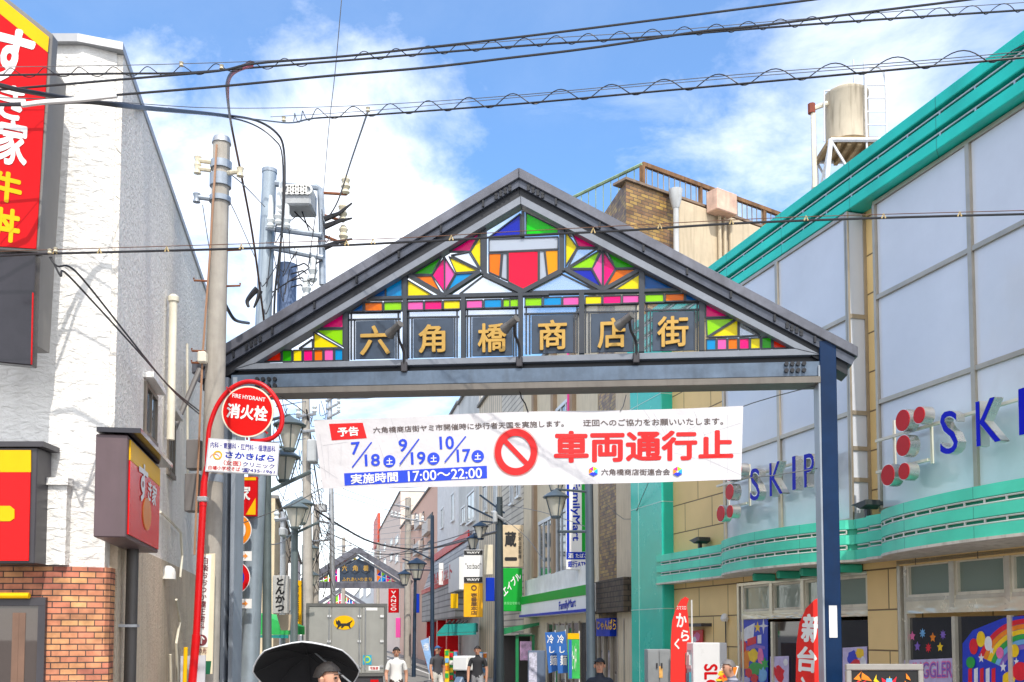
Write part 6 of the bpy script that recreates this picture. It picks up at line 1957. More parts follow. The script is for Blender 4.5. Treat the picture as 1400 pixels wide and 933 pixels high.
for px, py, Y in ((303, 92, 7.4), (248, 88, 7.6), (503, 150, 11.5), (388, 163, 16), (68, 344, 7.38), (76, 342, 7.38)):
    p = at(px, py, Y)
    o = MB(W).lathe(p.x, p.y, [(.01 * Y / 11, p.z - .028 * Y / 11), (.026 * Y / 11, p.z - .02 * Y / 11), (.016 * Y / 11, p.z), (.026 * Y / 11, p.z + .02 * Y / 11), (.01 * Y / 11, p.z + .03 * Y / 11)], 10).build('wire_insulator', porcelain, smooth=True)
    tag(o, 'small cream insulator knob hung on the overhead cables', 'insulator', 'insulator knobs on the cables')
o = MB(W).tube(spline([at(352, 395, 15), at(345, 402, 15), at(338, 412, 15), at(340, 420, 15)], 4), .05, 6, .02).tube(spline([at(356, 398, 15), at(352, 410, 15), at(347, 421, 15)], 4), .04, 6, .015).build('cable_cover', black_rubber)
tag(o, 'torn black cable cover hanging left of the transformer pole', 'cable cover')
cable('tangled black service cable behind the concrete pole at eave height', [(306, 412, 12.2), (312, 424, 12.6), (322, 438, 13), (340, 442, 14)], .022)
# wires along the street behind the banner
SWIRE = [
 ('sagging street cable from left poles to the pink apartments, heaviest of them', [(432, 698, 44), (470, 722, 46), (510, 742, 50), (560, 751, 55), (600, 748, 52), (680, 727, 33)], .045),
 ('street cable crossing from the left poles to the lantern pair', [(440, 725, 45), (470, 738, 46), (510, 756, 48), (560, 757, 50), (610, 744, 44), (650, 732, 37)], .02),
 ('street cable rising toward the dark brown capped pole', [(518, 765, 60), (560, 752, 55), (620, 735, 45), (683, 712, 32)], .02),
 ('long black wire just under the banner to the right houses', [(470, 664, 46), (540, 667, 46), (600, 664, 42), (660, 655, 38), (720, 640, 34)], .022),
 ('thin wire fanning right from the pole above the banner corner', [(452, 545, 45), (500, 545, 42), (560, 536, 36), (620, 520, 30)], .014),
 ('thin wire sagging behind the banner toward the salmon block', [(450, 660, 45), (500, 680, 50), (560, 697, 58)], .014),
 ('lowest thin wire sagging behind the banner toward the salmon block', [(450, 672, 45), (500, 688, 50), (560, 708, 58)], .014),
 ('thin wire from the tangled pole to the slim far lamp post', [(436, 742, 47), (480, 756, 46), (530, 758, 45), (591, 748, 44)], .014),
 ('wire pair running left toward the pale blue pole', [(360, 605, 18), (390, 604, 22), (418, 600, 32)], .012),
 ('wire crossing above the lantern beside the hydrant sign', [(378, 556, 19), (400, 552, 26), (418, 549, 33)], .012),
 ('cable looping down from the weathered concrete pole', [(419, 560, 32.5), (425, 600, 34), (430, 640, 38), (438, 690, 46)], .03),
 ('cable slanting from weathered pole down to the tangled pole', [(420, 645, 33), (424, 670, 38), (432, 700, 46), (440, 735, 47)], .03),
 ('low wire from the katsu sign lamp to the tangled pole', [(366, 745, 18), (385, 742, 24), (402, 728, 27)], .012),
 ('thin wire crossing the store building front above its windows', [(683, 690, 32), (740, 700, 29), (806, 722, 24.5)], .010),
 ('thin wire slanting across the tan siding to the store sign', [(683, 705, 32), (720, 735, 31), (745, 770, 29)], .010),
 ('thin wire from brick corner down along the cream hall wall', [(830, 690, 24), (862, 710, 22.3), (900, 640, 20), (990, 600, 17)], .007),
]
for lb, pts, r in SWIRE:
    cable(lb, pts, r, grey_wire if r < .02 else black_rubber, 'street_wire', 4)
rnd = random.Random(5)
for i in range(84):                                   # tangle of drop wires round the left poles
    a = (rnd.uniform(376, 452), rnd.uniform(545, 790), 40)
    b = (a[0] + rnd.uniform(-22, 24), a[1] + rnd.uniform(10, 60), 40)
    m_ = ((a[0] + b[0]) / 2 + rnd.uniform(-6, 6), (a[1] + b[1]) / 2 + 10, 40)
    o = MB(W).tube(spline([at(*a), at(*m_), at(*b)], 4), .014, 5).build('drop_wire', black_rubber)
    tag(o, 'thin drop wire in the tangle around the left street poles', 'cable', 'tangle of drop wires')

rnd = random.Random(8)
for i in range(14):                                   # fine leads hanging between the crossarms of the transformer pole
    a = (rnd.uniform(366, 440), rnd.uniform(262, 380), 16.9)
    b = (a[0] + rnd.uniform(-30, 34), a[1] + rnd.uniform(15, 60), 16.9)
    m_ = ((a[0] + b[0]) / 2 + rnd.uniform(-8, 8), max(a[1], b[1]) + rnd.uniform(2, 14), 16.7)
    o = MB(W).tube(spline([at(*a), at(*m_), at(*b)], 5), .008, 5).build('lead_wire', black_rubber)
    tag(o, 'fine looping lead wire among the crossarms of the pale blue pole', 'cable', 'lead wires on the transformer pole')

# more small signs and poles crowding the far street
t, F_ = vsign(531, 805, 545, 838, 60, sign_red, 'red vertical sign with white lettering right of the delivery truck', [('VANCO', [(534, 808), (542, 808), (542, 835), (534, 835)], sign_white, .02, True)])
for i, (a, b, c_, d, Y, m_, lb) in enumerate(((541, 845, 547, 872, 55, pm['pink'], 'narrow bright pink sign low beside the far arch foot'), (600, 770, 606, 800, 52, sign_white, 'little white vertical sign before the salmon apartment base'), (566, 812, 573, 838, 56, sign_blue, 'little blue vertical sign between two slim lamp posts'),
        (616, 812, 626, 832, 44, sign_yellow, 'small yellow board above the teal awning'), (394, 770, 401, 792, 34, sign_white, 'small white board beside the katsu sign'), (420, 815, 427, 838, 50, sign_green, 'small green board left of the truck roof corner'), (664, 790, 676, 822, 35, sign_blue, 'blue upright sign between amber and green signs'),
        (662, 745, 674, 786, 35.3, M('cream sign board', (.66, .60, .46), .5), 'cream upright sign between lanterns and wooden sign'))):
    vsign(a, b, c_, d, Y, m_, lb)
pole('slender far concrete pole just left of the far arch peak', (470, 735), (469, 880), 90, .2, concrete, [((460, 748), (481, 746)), ((462, 757), (479, 756))], [(462, 748), (479, 746)])
pole('slender far concrete pole just right of the far arch peak', (517, 742), (516, 880), 100, .2, concrete, [((508, 752), (527, 754)), ((510, 760), (525, 761))], [(509, 752), (526, 754)])
pole('grey pole with white boxes close to the katsu sign', (387, 700), (386, 880), 30, .1, galv, [((376, 712), (398, 708))], [(378, 712), (396, 708)], box=(383, 722, 391, 734))
for i in range(10):
    y0_ = 690 + i * 9
    o = cable('long thin wire fanning down the street between the far poles', [(425 + i, y0_ - 30, 33), (455 + i * 2, y0_ + 2, 50), (500, y0_ + 18 - i * 3, 75), (560 + i * 5, y0_ - 10 + i * 2, 55 - i)], .012, grey_wire, 'street_wire', 4)
    o['group'] = 'fan of far street wires'
# ------------------------------------------------------------------ things in front of the hall
VN = -1.25
vm0, vm1 = B.p(924, 900, VN)[0], B.p(948, 900, VN)[0]
vz = B.p(948, 879, VN)[1]
vm = thing('vending_machine', 'white vending machine with lit product shelves and a large red letter on its side', 'vending machine', B, (vm0 + vm1) / 2, VN + .3, 0)
white_sheet = M('white enamel sheet', (.74, .75, .77), .3, var=.03, coat=.3)
MB(B).box(vm0, vm1, VN, VN + .62, .08, vz).build('cabinet', white_sheet, vm, bevel=.012)
MB(B).box(vm0 + .1, vm1 - .1, VN + .05, VN + .57, 0, .079).build('plinth', dark_frame, vm)
w_ = vm1 - vm0
cans = [M('can ' + n, c, .3, .2, var=.2, vs=9) for n, c in (('red', (.55, .04, .04)), ('blue', (.05, .15, .5)), ('white', (.7, .7, .7)), ('green', (.06, .35, .12)), ('tan', (.5, .35, .12)), ('cyan', (.08, .4, .5)))]
sh_ = MB(B).box(vm0 + w_ * .10, vm1 - w_ * .10, VN - .004, VN - .001, vz - 1.0, vz - .12).build('display_window', M('pale shelf backing', (.40, .48, .52), .4), vm)
for r in range(3):
    z = vz - .36 - r * .31
    MB(B).box(vm0 + w_ * .08, vm1 - w_ * .08, VN - .012, VN - .0045, z - .07, z - .015).build('button_rail', white_sheet, vm)
    for i in range(7):
        x = vm0 + w_ * (.14 + .105 * i)
        MB(B).box(x, x + w_ * .08, VN - .03, VN - .0046, z - .012, z + .16 + .02 * ((i * 7 + r) % 3)).build('can_row' if False else 'product', cans[(i * 5 + r * 3 + i // 3) % 6], sh_)
# the big letter on the machine's side
VS = Frame(*B.world(vm1 + .004, 0, 0)[:2], B.y[0], B.y[1])
vv, ff = text_mesh('SLOT', 0.0, 0.0)
tx0, tx1 = min(p[0] for p in vv), max(p[0] for p in vv)
q = MB(B)
hgt = .30
for k_, (ox_, oz_) in enumerate(((0, 0), (.03, 0), (-.03, 0), (0, .03), (0, -.03))):
    q.add([(vm1 + .003 + k_ * .0004, VN + .20 + (p[1] + oz_) * hgt * 1.1, vz - .36 - (p[0] + ox_ - tx0) * hgt * .9) for p in vv], ff)
q.build('lettering', sign_red, vm)
CB = Frame(0, 19.6)
c0, c1 = CB.p(885, 888), CB.p(917, 888)
cb = thing('metal_cabinet', 'grey two door steel cabinet with a small orange warning sticker by the teal pillar', 'cabinet', CB, (c0[0] + c1[0]) / 2, .2)
gcab = M('grey enamel cabinet', (.30, .32, .34), .4, .2, dirt=.15)
MB(CB).box(c0[0], c1[0], .02, .45, .05, c0[1]).build('case', gcab, cb, bevel=.01)
xm = (c0[0] + c1[0]) / 2
for a, b in ((c0[0] + .01, xm - .006), (xm + .006, c1[0] - .01)):
    d = MB(CB).box(a, b, -.005, .019, .08, c0[1] - .03).build('door', gcab, cb, bevel=.004)
    x = b - .04 if b < xm else a + .04
    MB(CB).box(x - .015, x + .015, -.025, -.0055, c0[1] - .36, c0[1] - .26).build('handle', dark_frame, d)
p, qq = CB.p(901, 911), CB.p(906, 927)
MB(CB).box(p[0], qq[0], -.009, -.0055, qq[1], p[1]).build('warning_sticker', M('orange warning sticker', (.8, .42, .12), .5, var=.3, vs=20), cb)
def feather_flag(label, outline, Y, col, texts, polex, trim=None, nm='feather_flag'):
    F_ = Frame(0, Y)
    a = F_.p(*polex)
    t = thing(nm, label, 'flag', F_, a[0], 0, 0, 'feather flags')
    o = F_.ps(outline)
    n = len(o)
    k = MB(F_)
    k.poly(o, 0, .006)
    fl_ = k.build('cloth', col, t)
    for body, quad, m_, bo in texts:
        txt(F_, body, quad, -.006, m_, fl_, bold=bo)
    MB(F_).tube([(a[0], .03, .12), (a[0], .03, a[1] + .02)], .014, 8).build('pole', M('white flag pole', (.7, .7, .7), .4), t)
    MB(F_).lathe(a[0], .03, [(.24, 0), (.24, .04), (.20, .10), (.05, .13)], 14).build('base', M('dark flag base', (.06, .06, .07), .5), t)
    return t, F_
flag_red = M('red flag cloth', (.78, .018, .012), .65, var=.12, vs=3)
t, F_ = feather_flag('tall red feather flag with white lettering beside the vending machine', [(916, 975), (917, 905), (917.5, 872), (919, 850), (924, 832), (931, 820), (937, 816), (942, 819), (939, 828), (940.5, 840), (942, 858), (945, 880), (946.5, 905), (946, 975)], 17.2, flag_red,
    [('スマスロ', [(925, 829), (938, 829), (938, 834), (925, 834)], sign_white, .012), ('か', [(924, 837), (940, 841), (938, 858), (925, 858)], sign_white, .03), ('ら', [(931, 861), (943, 862), (942, 877), (931, 877)], sign_white, .03), ('く', [(922, 874), (929, 873), (929, 888), (922, 888)], sign_white, .04)], (946, 822))
t, F_ = feather_flag('wide red feather flag with large white kanji behind the arch post', [(1088, 975), (1088, 930), (1089, 880), (1093, 852), (1102, 832), (1114, 820), (1128, 814), (1131, 822), (1130, 870), (1127, 905), (1123, 940), (1121, 975)], 13.0, flag_red,
    [('新', [(1098, 839), (1129, 840), (1127, 881), (1094, 878)], sign_white, .035), ('台', [(1090, 883), (1118, 885), (1116, 921), (1089, 918)], sign_white, .035), ('入', [(1089, 925), (1112, 926), (1111, 960), (1089, 960)], sign_white, .035)], (1129, 818))
blue_flag = M('blue flag cloth', (.02, .12, .42), .65, var=.15, vs=3)
feather_flag('first blue store flag with white brush kanji, leaning left', [(745, 865), (759, 864), (765, 916), (750, 921)], 25, blue_flag, [('冷', rect(748, 868, 757, 880), sign_white, .02), ('し', rect(751, 884, 758, 893), sign_white, .02), ('麺', rect(752, 896, 762, 910), sign_white, .02)], (759, 863), nm='store_flag')
feather_flag('second blue store flag with white brush kanji, next to the green one', [(759, 865), (773, 863), (778, 920), (763, 921)], 24.6, blue_flag, [('冷', rect(762, 868, 771, 880), sign_white, .02), ('し', rect(765, 884, 772, 893), sign_white, .02), ('麺', rect(766, 896, 775, 910), sign_white, .02)], (773, 862), nm='store_flag')
t, F_ = feather_flag('green store flag with yellow top at the convenience store corner', [(776, 866), (792, 866), (793, 928), (777, 928)], 24.2, M('green flag cloth', (.03, .42, .08), .65, var=.3, vs=4), [('セール中', rect(782, 880, 788, 918), sign_white, .01)], (792, 864), nm='store_flag')
MB(F_).poly(F_.ps([(776, 866), (792, 866), (792, 874), (776, 874)]), -.008, -.001).build('yellow_top', sign_yellow, t)
MB(F_).poly(F_.ps([(777.5, 875), (781.5, 875), (782, 928), (777.5, 928)]), -.0085, -.001).build('blue_edge', blue_flag, t)
feather_flag('pale blue and white flag leaning beside the red pier shop', [(575, 876), (586, 872), (592, 916), (587, 921)], 40, M('pale blue flag cloth', (.22, .38, .65), .65, var=.3, vs=3), [('大特価', rect(579, 879, 586, 890), sign_white, .02)], (587, 871), nm='store_flag')
# window posters of the hall: plain patterns, stars and rainbow bands
def poster(label, fr, pts, y, mat, extra=(), nm='window_poster'):
    q = fr.ps(pts, y)
    t = MB(fr).poly(q, y, y + .012).build(nm, mat)
    tag(t, label, 'poster', 'window posters of the hall')
    for j, (pp_, m_) in enumerate(extra):
        MB(fr).poly(fr.ps(pp_, y), y - .002 - .0006 * j, y - .0005).build('print_patch', m_, t)
    return t
def star(cx, cy, r, pts=5, k=.42, sx=.62):
    return [(cx + sx * (r if i % 2 == 0 else r * k) * math.sin(math.pi * i / pts), cy - (r if i % 2 == 0 else r * k) * math.cos(math.pi * i / pts)) for i in range(2 * pts)]
def blob(cx, cy, rx, ry, n=14, j=.18, seed=1):
    rr_ = random.Random(seed)
    return [(cx + rx * (1 + rr_.uniform(-j, j)) * math.cos(2 * math.pi * i / n), cy + ry * (1 + rr_.uniform(-j, j)) * math.sin(2 * math.pi * i / n)) for i in range(n)]
pc = {n: M('poster ' + n, c, .35, var=.15, vs=8) for n, c in (('royal', (.01, .04, .50)), ('red', (.70, .01, .03)), ('yellow', (.85, .55, .01)), ('white', (.72, .72, .76)), ('green', (.02, .35, .06)), ('violet', (.22, .12, .50)), ('orange', (.80, .22, .01)), ('pink', (.75, .15, .38)), ('sky', (.15, .40, .70)), ('lilac', (.52, .46, .70)))}
ex = [([(1010, 868), (1020, 858), (1032, 852), (1030, 874), (1016, 878)], pc['white']), (blob(1018, 900, 8, 16, seed=2), pc['orange']), (blob(1016, 884, 5, 9, seed=3), pc['red']), (star(1036, 858, 8), pc['yellow']), (star(1044, 856, 11, 4, .25), pc['white']),
      ([(1022, 874), (1034, 870), (1034, 880), (1022, 884)], pc['red']), ([(1036, 869), (1041, 868), (1041, 880), (1036, 880)], pc['white']), ([(1020, 886), (1032, 881), (1046, 884), (1046, 888), (1032, 886), (1021, 890)], pc['violet']), (blob(1030, 897, 7, 9, seed=4, j=.25), pc['yellow']), (blob(1040, 897, 4, 12, seed=5), pc['pink']),
      (blob(1034, 914, 11, 8, seed=6, j=.3), pc['green']), (blob(1024, 920, 5, 7, seed=7), pc['red']), (blob(1043, 924, 7, 10, seed=8, j=.3), pc['sky']), (blob(1032, 928, 5, 6, seed=9), pc['red']), (star(1046, 908, 9, 6, .5), pc['green']), (blob(1018, 930, 8, 5, seed=12), pc['lilac'])]
YPB = .045
poster('tall royal blue poster crowded with stars, stripes and bright shapes on the far entrance', B, [(1010, 848), (1049.5, 843), (1049.5, 985), (1010, 985)], YPB, pc['royal'], ex)
poster('pale lilac poster with red splashes on the far entrance door', B, [(1053, 898), (1078, 897), (1078, 985), (1053, 985)], YPB, pc['lilac'], [(blob(1066, 922, 6, 12, seed=21, j=.3), pc['red']), (blob(1058, 918, 3, 6, seed=22), pc['red']), (blob(1074, 906, 3, 5, seed=23), pc['white'])])
poster('small lilac and yellow poster between arch post and wall pillar', B, [(1152, 886), (1185, 884), (1185, 985), (1152, 985)], YPB, pc['lilac'], [(blob(1166, 900, 8, 10, seed=31), pc['royal']), (blob(1176, 893, 6, 7, seed=32), pc['yellow']), (blob(1170, 908, 7, 6, seed=33), pc['red']), (blob(1180, 905, 4, 7, seed=34), pc['white'])])
t = poster('dark blue poster strip with pink outlined block lettering on the near entrance', B, [(1234, 903), (1302, 900), (1302, 985), (1234, 985)], YPB, pc['lilac'])
txt(B, 'JUGGLER', [(1246, 906), (1302, 903), (1302, 934), (1246, 935)], YPB - .004, pc['pink'], t, bold=.04)
txt(B, 'JUGGLER', [(1247, 908), (1301, 905), (1301, 932), (1247, 933)], YPB - .0085, pc['violet'], t, bold=.0)
pn = poster('blue cutout panel with a rainbow, white stars and red stripes on the near entrance', B, [(1316, 985), (1316, 880), (1330, 862), (1352, 853), (1372, 845), (1400, 842), (1440, 842), (1440, 985)], YPB, pc['royal'])
for i, c_ in enumerate(('red', 'orange', 'yellow', 'green', 'sky', 'violet')):
    r0_, r1_ = 82 - i * 7, 75.5 - i * 7
    o_ = [(1404 + r0_ * math.cos(R(a)) * .86, 928 - r0_ * math.sin(R(a))) for a in range(60, 165, 7)]
    i_ = [(1404 + r1_ * math.cos(R(a)) * .86, 928 - r1_ * math.sin(R(a))) for a in range(60, 165, 7)]
    MB(B).poly(B.ps(o_ + i_[::-1], YPB), YPB - .004, YPB - .0005).build('rainbow_band', pc[c_], pn)
for i, (cx_2, cy_2, r_2) in enumerate(((1342, 900, 7), (1356, 889, 6), (1372, 912, 8), (1390, 905, 6))):
    MB(B).poly(B.ps(star(cx_2, cy_2, r_2), YPB), YPB - .006, YPB - .0045).build('star_print', pc['white'], pn)
for i in range(5):
    x = 1324 + i * 8
    MB(B).poly(B.ps([(x, 915), (x + 5, 913), (x + 5, 985), (x, 985)], YPB), YPB - .0035, YPB - .0005).build('stripe_print', pc['red' if i % 2 == 0 else 'white'], pn)
MB(B).poly(B.ps(blob(1380, 928, 9, 9, seed=41, j=.1), YPB), YPB - .007, YPB - .0046).build('yellow_print', pc['yellow'], pn)
t = poster('small red picture poster on the cream wall above the vending machine', B, [(945, 863), (960.5, 861), (960.5, 880), (945, 880)], -.05, pc['red'], [(blob(953, 871, 4, 6, seed=51), pc['pink']), (blob(949, 875, 3, 4, seed=52), pc['white'])])
x0_, z0_ = B.p(942, 855, -.1)
MB(B).box(x0_, x0_ + .75, -.22, -.0, z0_ - .03, z0_ + .03).build('shade', dark_frame, t)
x, z = B.p(990, 846, -.08)
wl = MB(B).lathe(x, -.07, [(.05, z - .05), (.075, z), (.05, z + .07), (.02, z + .09)], 12).build('wall_lamp', white_paint, smooth=True)
tag(wl, 'small white wall lamp on the cream wall beside the far entrance', 'wall lamp')
MB(B).tube([(x - .04, -.03, z - .04), (x - .05, -.03, .6)], .012, 5).build('wire', black_rubber, wl)
for i, (cx_2, cy_2, rx_2, ry_2, c_) in enumerate(((1332, 884, 6, 11, 'red'), (1342, 874, 6, 11, 'yellow'), (1352, 880, 5, 10, 'white'), (1396, 918, 11, 13, 'red'), (1388, 890, 6, 9, 'yellow'), (1368, 893, 5, 8, 'pink'), (1328, 906, 6, 8, 'green'), (1410, 900, 8, 12, 'white'))):
    MB(B).poly(B.ps(blob(cx_2, cy_2, rx_2, ry_2, 18, .03, 60 + i), YPB), YPB - .010 - i * .0004, YPB - .0075).build('balloon_print', pc[c_], pn)
for i, (px, py, c_) in enumerate(((1248, 870, 'pink'), (1262, 866, 'sky'), (1276, 872, 'orange'), (1290, 868, 'violet'), (1255, 884, 'violet'), (1270, 886, 'red'), (1286, 885, 'yellow'))):
    MB(B).poly(B.ps(star(px, py, 7, 5 + i % 2 * 3, .5), YPB + .03), YPB + .021, YPB + .0235).build('star_print', pc[c_], t)
# framed poster stand in front of the near entrance
PF = Frame(0, 11.4)
p, qq = PF.p(1157, 909), PF.p(1262, 912)
ps_ = thing('poster_stand', 'grey framed poster stand with fiery orange and black print by the wall pillar', 'poster stand', PF, (p[0] + qq[0]) / 2)
fk = MB(PF)
o4 = PF.ps([(1157, 908), (1263, 911), (1262, 1000), (1157, 1000)])
zlo = .35
xs0, xs1 = o4[0][0], o4[1][0]
ztp = o4[0][1]
fk.box(xs0, xs1, 0, .06, ztp - .07, ztp).box(xs0, xs0 + .06, 0, .06, zlo, ztp - .071).box(xs1 - .06, xs1, 0, .06, zlo, ztp - .071).box(xs0, xs1, 0, .06, zlo - .07, zlo - .001)
fk.build('frame', M('satin grey frame', (.38, .36, .34), .35, .5), ps_, bevel=.008)
MB(PF).box(xs0 + .061, xs1 - .061, .02, .03, zlo + .001, ztp - .072).build('backing', black_ink, ps_)
rnd = random.Random(9)
for i in range(64):
    x = rnd.uniform(xs0 + .12, lerp(xs0, xs1, .62) if i % 3 else xs1 - .12)
    z = rnd.uniform(ztp - .55, ztp - .15)
    w2 = rnd.uniform(.02, .06)
    h2 = rnd.uniform(.08, .2)
    MB(PF).poly([(x - w2, z), (x + w2, z - .02), (x + w2 * .4, z + h2 * .3 - .02), (max(xs0 + .07, min(xs1 - .07, x + rnd.uniform(-.05, .05))), min(z + h2 * .5, ztp - .08))], .018 - i * .0002, .0195).build('flame_print', pc[('orange', 'yellow', 'red')[i % 3]], ps_)
MB(PF).poly([(lerp(xs0, xs1, .55) - .05, ztp - .3), (lerp(xs0, xs1, .55) + .05, ztp - .3), (lerp(xs0, xs1, .55) + .03, ztp - .16), (lerp(xs0, xs1, .55) - .03, ztp - .16)], .003, .0045).build('blue_print', pc['sky'], ps_)
for x in (xs0 + .1, xs1 - .1):
    MB(PF).box(x - .03, x + .03, 0, .06, .05, zlo - .071).box(x - .04, x + .04, -.2, .28, 0, .049).build('foot', dark_frame, ps_)
# tilted board held in front of the machine
EF = Frame(0, 14.2)
eb = thing('tilted_poster_board', 'slanting yellow flame poster board with white border in front of the vending machine', 'poster board', EF, EF.p(990, 930)[0])
MB(EF).poly(EF.ps([(988, 908), (1010, 911), (992, 975), (966, 970)]), 0, .02).build('board', sign_white, eb)
MB(EF).poly(EF.ps([(989, 910), (1008, 912.5), (991, 973), (968, 968)]), -.004, -.001).build('print', pc['orange'], eb)
rnd = random.Random(4)
for i in range(16):
    cy_ = 914 + rnd.random() * 34
    cx_2 = 986 + rnd.random() * 14 - (cy_ - 912) * .27
    MB(EF).poly(EF.ps(blob(cx_2, cy_, 3.5, 2.2, 7, .4, i)), -.006 - i * .0003, -.0045).build('flame_print', [pc['yellow'], pc['red'], black_ink][i % 3], eb)
for dx in (972, 996):
    x = EF.p(dx, 930)[0]
    MB(EF).tube([(x, .06, 0), (x + .05, .04, EF.p(990, 950)[1])], .02, 6).build('leg', dark_frame, eb)
# machine by the store
CM = Frame(0, 28.5)
p, qq = CM.p(722, 890), CM.p(746, 890)
gm = thing('ticket_machine', 'dark blue grey machine with pale front standing under the store flags', 'machine', CM, (p[0] + qq[0]) / 2)
MB(CM).box(p[0], qq[0], 0, .6, .05, p[1]).build('body', M('slate machine paint', (.12, .16, .24), .4, dirt=.2), gm, bevel=.01)
MB(CM).box(p[0] + .02, lerp(p[0], qq[0], .5), -.01, -.001, .2, p[1] - .05).build('front_panel', M('patterned pale front', (.5, .5, .62), .5, var=.5, vs=9), gm)
# ------------------------------------------------------------------ people
skin_m = M('skin', (.52, .27, .18), .55, var=.06)
hair_m = M('black hair', (.016, .012, .010), .55, var=.4, vs=40, bump=.006, bs=120)
def human(label, pos, yaw, height, shirt, trousers, hair=hair_m, lean=0.0, stride=.16, armsw=(.1, -.1), bend=(.15, .15), sleeve=.55, cap=None, raise_r=None, shoes=black_rubber):
    """one standing or walking figure, grown from a jointed skeleton; x = its left/right, -y = the way it faces"""
    s = height / 1.70
    t = thing('person', label, 'person', Frame(pos[0], pos[1], math.cos(yaw), math.sin(yaw)))
    fr = INFO[t.name][0]
    J = {}
    ly = -math.sin(lean)
    lz = math.cos(lean)
    def up(h, x=0, y=0):
        return Vector((x, y + ly * h, .90 + lz * h))
    J['pelvis'] = Vector((0, 0, .92))
    J['waist'] = up(.16)
    J['chest'] = up(.36)
    J['throat'] = up(.50)
    J['neck'] = up(.575, 0, -.005)
    J['jaw'] = up(.625, 0, -.025)
    J['brow'] = up(.71, 0, -.018)
    J['top'] = up(.775, 0, .0)
    bones = [('pelvis', 'waist', 'shirt'), ('waist', 'chest', 'shirt'), ('chest', 'throat', 'shirt'), ('throat', 'neck', 'skin'), ('neck', 'jaw', 'skin'), ('jaw', 'brow', 'skin'), ('brow', 'top', 'skin')]
    rad = {'pelvis': (.145, .105), 'waist': (.135, .10), 'chest': (.155, .11), 'throat': (.085, .07), 'neck': (.052, .056), 'jaw': (.060, .075), 'brow': (.076, .094), 'top': (.050, .06)}
    for sd, nm in ((-1, 'l'), (1, 'r')):
        st = stride * sd
        sh = up(.465, .165 * sd)
        J['sh' + nm] = sh
        sw = armsw[0 if sd < 0 else 1]
        bd = bend[0 if sd < 0 else 1]
        el = sh + Vector((.07 * sd, -math.sin(sw) * .28, -math.cos(sw) * .28))
        wr = el + Vector((-.01 * sd, -math.sin(sw + bd) * .25, -math.cos(sw + bd) * .25))
        if raise_r and sd > 0:
            el = sh + Vector((.05, -.16, -.20))
            wr = el + Vector(raise_r)
        ha = wr + (wr - el).normalized() * .085
        J['el' + nm], J['wr' + nm], J['ha' + nm] = el, wr, ha
        J['hip' + nm] = Vector((.085 * sd, 0, .88))
        kn = Vector((.095 * sd, -st * .55 - .03, .48))
        J['kn' + nm] = kn
        an = Vector((.095 * sd, -st + .05 * (st < 0), .085 + (.05 if st < 0 else 0)))
        J['an' + nm] = an
        J['toe' + nm] = an + Vector((.015 * sd, -.17, -.045 if st >= 0 else -.06))
        rad.update({'sh' + nm: (.062, .062), 'el' + nm: (.043, .043), 'wr' + nm: (.030, .034), 'ha' + nm: (.034, .022), 'hip' + nm: (.095, .098), 'kn' + nm: (.062, .066), 'an' + nm: (.043, .046), 'toe' + nm: (.036, .028)})
        mid = 'um' + nm
        J[mid] = sh.lerp(el, sleeve)
        rad[mid] = (.054, .054)
        bones += [('chest', 'sh' + nm, 'shirt'), ('sh' + nm, mid, 'shirt'), (mid, 'el' + nm, 'skin' if sleeve < .9 else 'shirt'), ('el' + nm, 'wr' + nm, 'skin' if sleeve < .9 else 'shirt'), ('wr' + nm, 'ha' + nm, 'skin'),
                  ('pelvis', 'hip' + nm, 'trousers'), ('hip' + nm, 'kn' + nm, 'trousers'), ('kn' + nm, 'an' + nm, 'trousers'), ('an' + nm, 'toe' + nm, 'shoes')]
    names = list(J)
    me = bpy.data.meshes.new('body')
    me.from_pydata([J[n] * s for n in names], [(names.index(a), names.index(b)) for a, b, _ in bones], [])
    tmp = bpy.data.objects.new('body', me)
    COL.objects.link(tmp)
    sk = tmp.modifiers.new('skin', 'SKIN')
    sk.use_smooth_shade = True
    for i, n in enumerate(names):
        v = me.skin_vertices[0].data[i]
        v.radius = (rad[n][0] * s, rad[n][1] * s)
        v.use_root = n == 'pelvis'
    ss_ = tmp.modifiers.new('sub', 'SUBSURF')
    ss_.levels = ss_.render_levels = 2
    dg = bpy.context.evaluated_depsgraph_get()
    dg.update()
    out = bpy.data.meshes.new_from_object(tmp.evaluated_get(dg))
    bpy.data.objects.remove(tmp)
    mats = {'shirt': shirt, 'trousers': trousers, 'skin': skin_m, 'shoes': shoes}
    out.materials.clear()
    order = ['shirt', 'trousers', 'skin', 'shoes']
    for o_ in order:
        out.materials.append(mats[o_])
    segs = [(J[a] * s, J[b] * s, order.index(c), max(rad[a]) + max(rad[b])) for a, b, c in bones]
    for p in out.polygons:
        best, bi = 9, 0
        for a, b, c, r in segs:
            ab = b - a
            u = max(0, min(1, (p.center - a).dot(ab) / ab.length_squared))
            d = (p.center - a - ab * u).length / (r * .5 * s)
            if d < best:
                best, bi = d, c
        z = p.center.z / s
        if bi == 0 and z < .90 and abs(p.center.x) < .2 * s:
            bi = 1
        p.material_index = bi
        p.use_smooth = True
    out.name = 'body'
    bo = bpy.data.objects.new('body', out)
    COL.objects.link(bo)
    bo.parent = t
    # head details
    hd = J['jaw'].lerp(J['brow'], .62) * s
    def put(nm, mb, m_, par=t):
        return mb.build(nm, m_, par, smooth=True)
    fr0 = fr
    k = MB(fr0)
    top = J['top'] * s
    # hair shell
    seg, rows = 16, 7
    c = hd + Vector((0, .012, .022)) * s
    vs = []
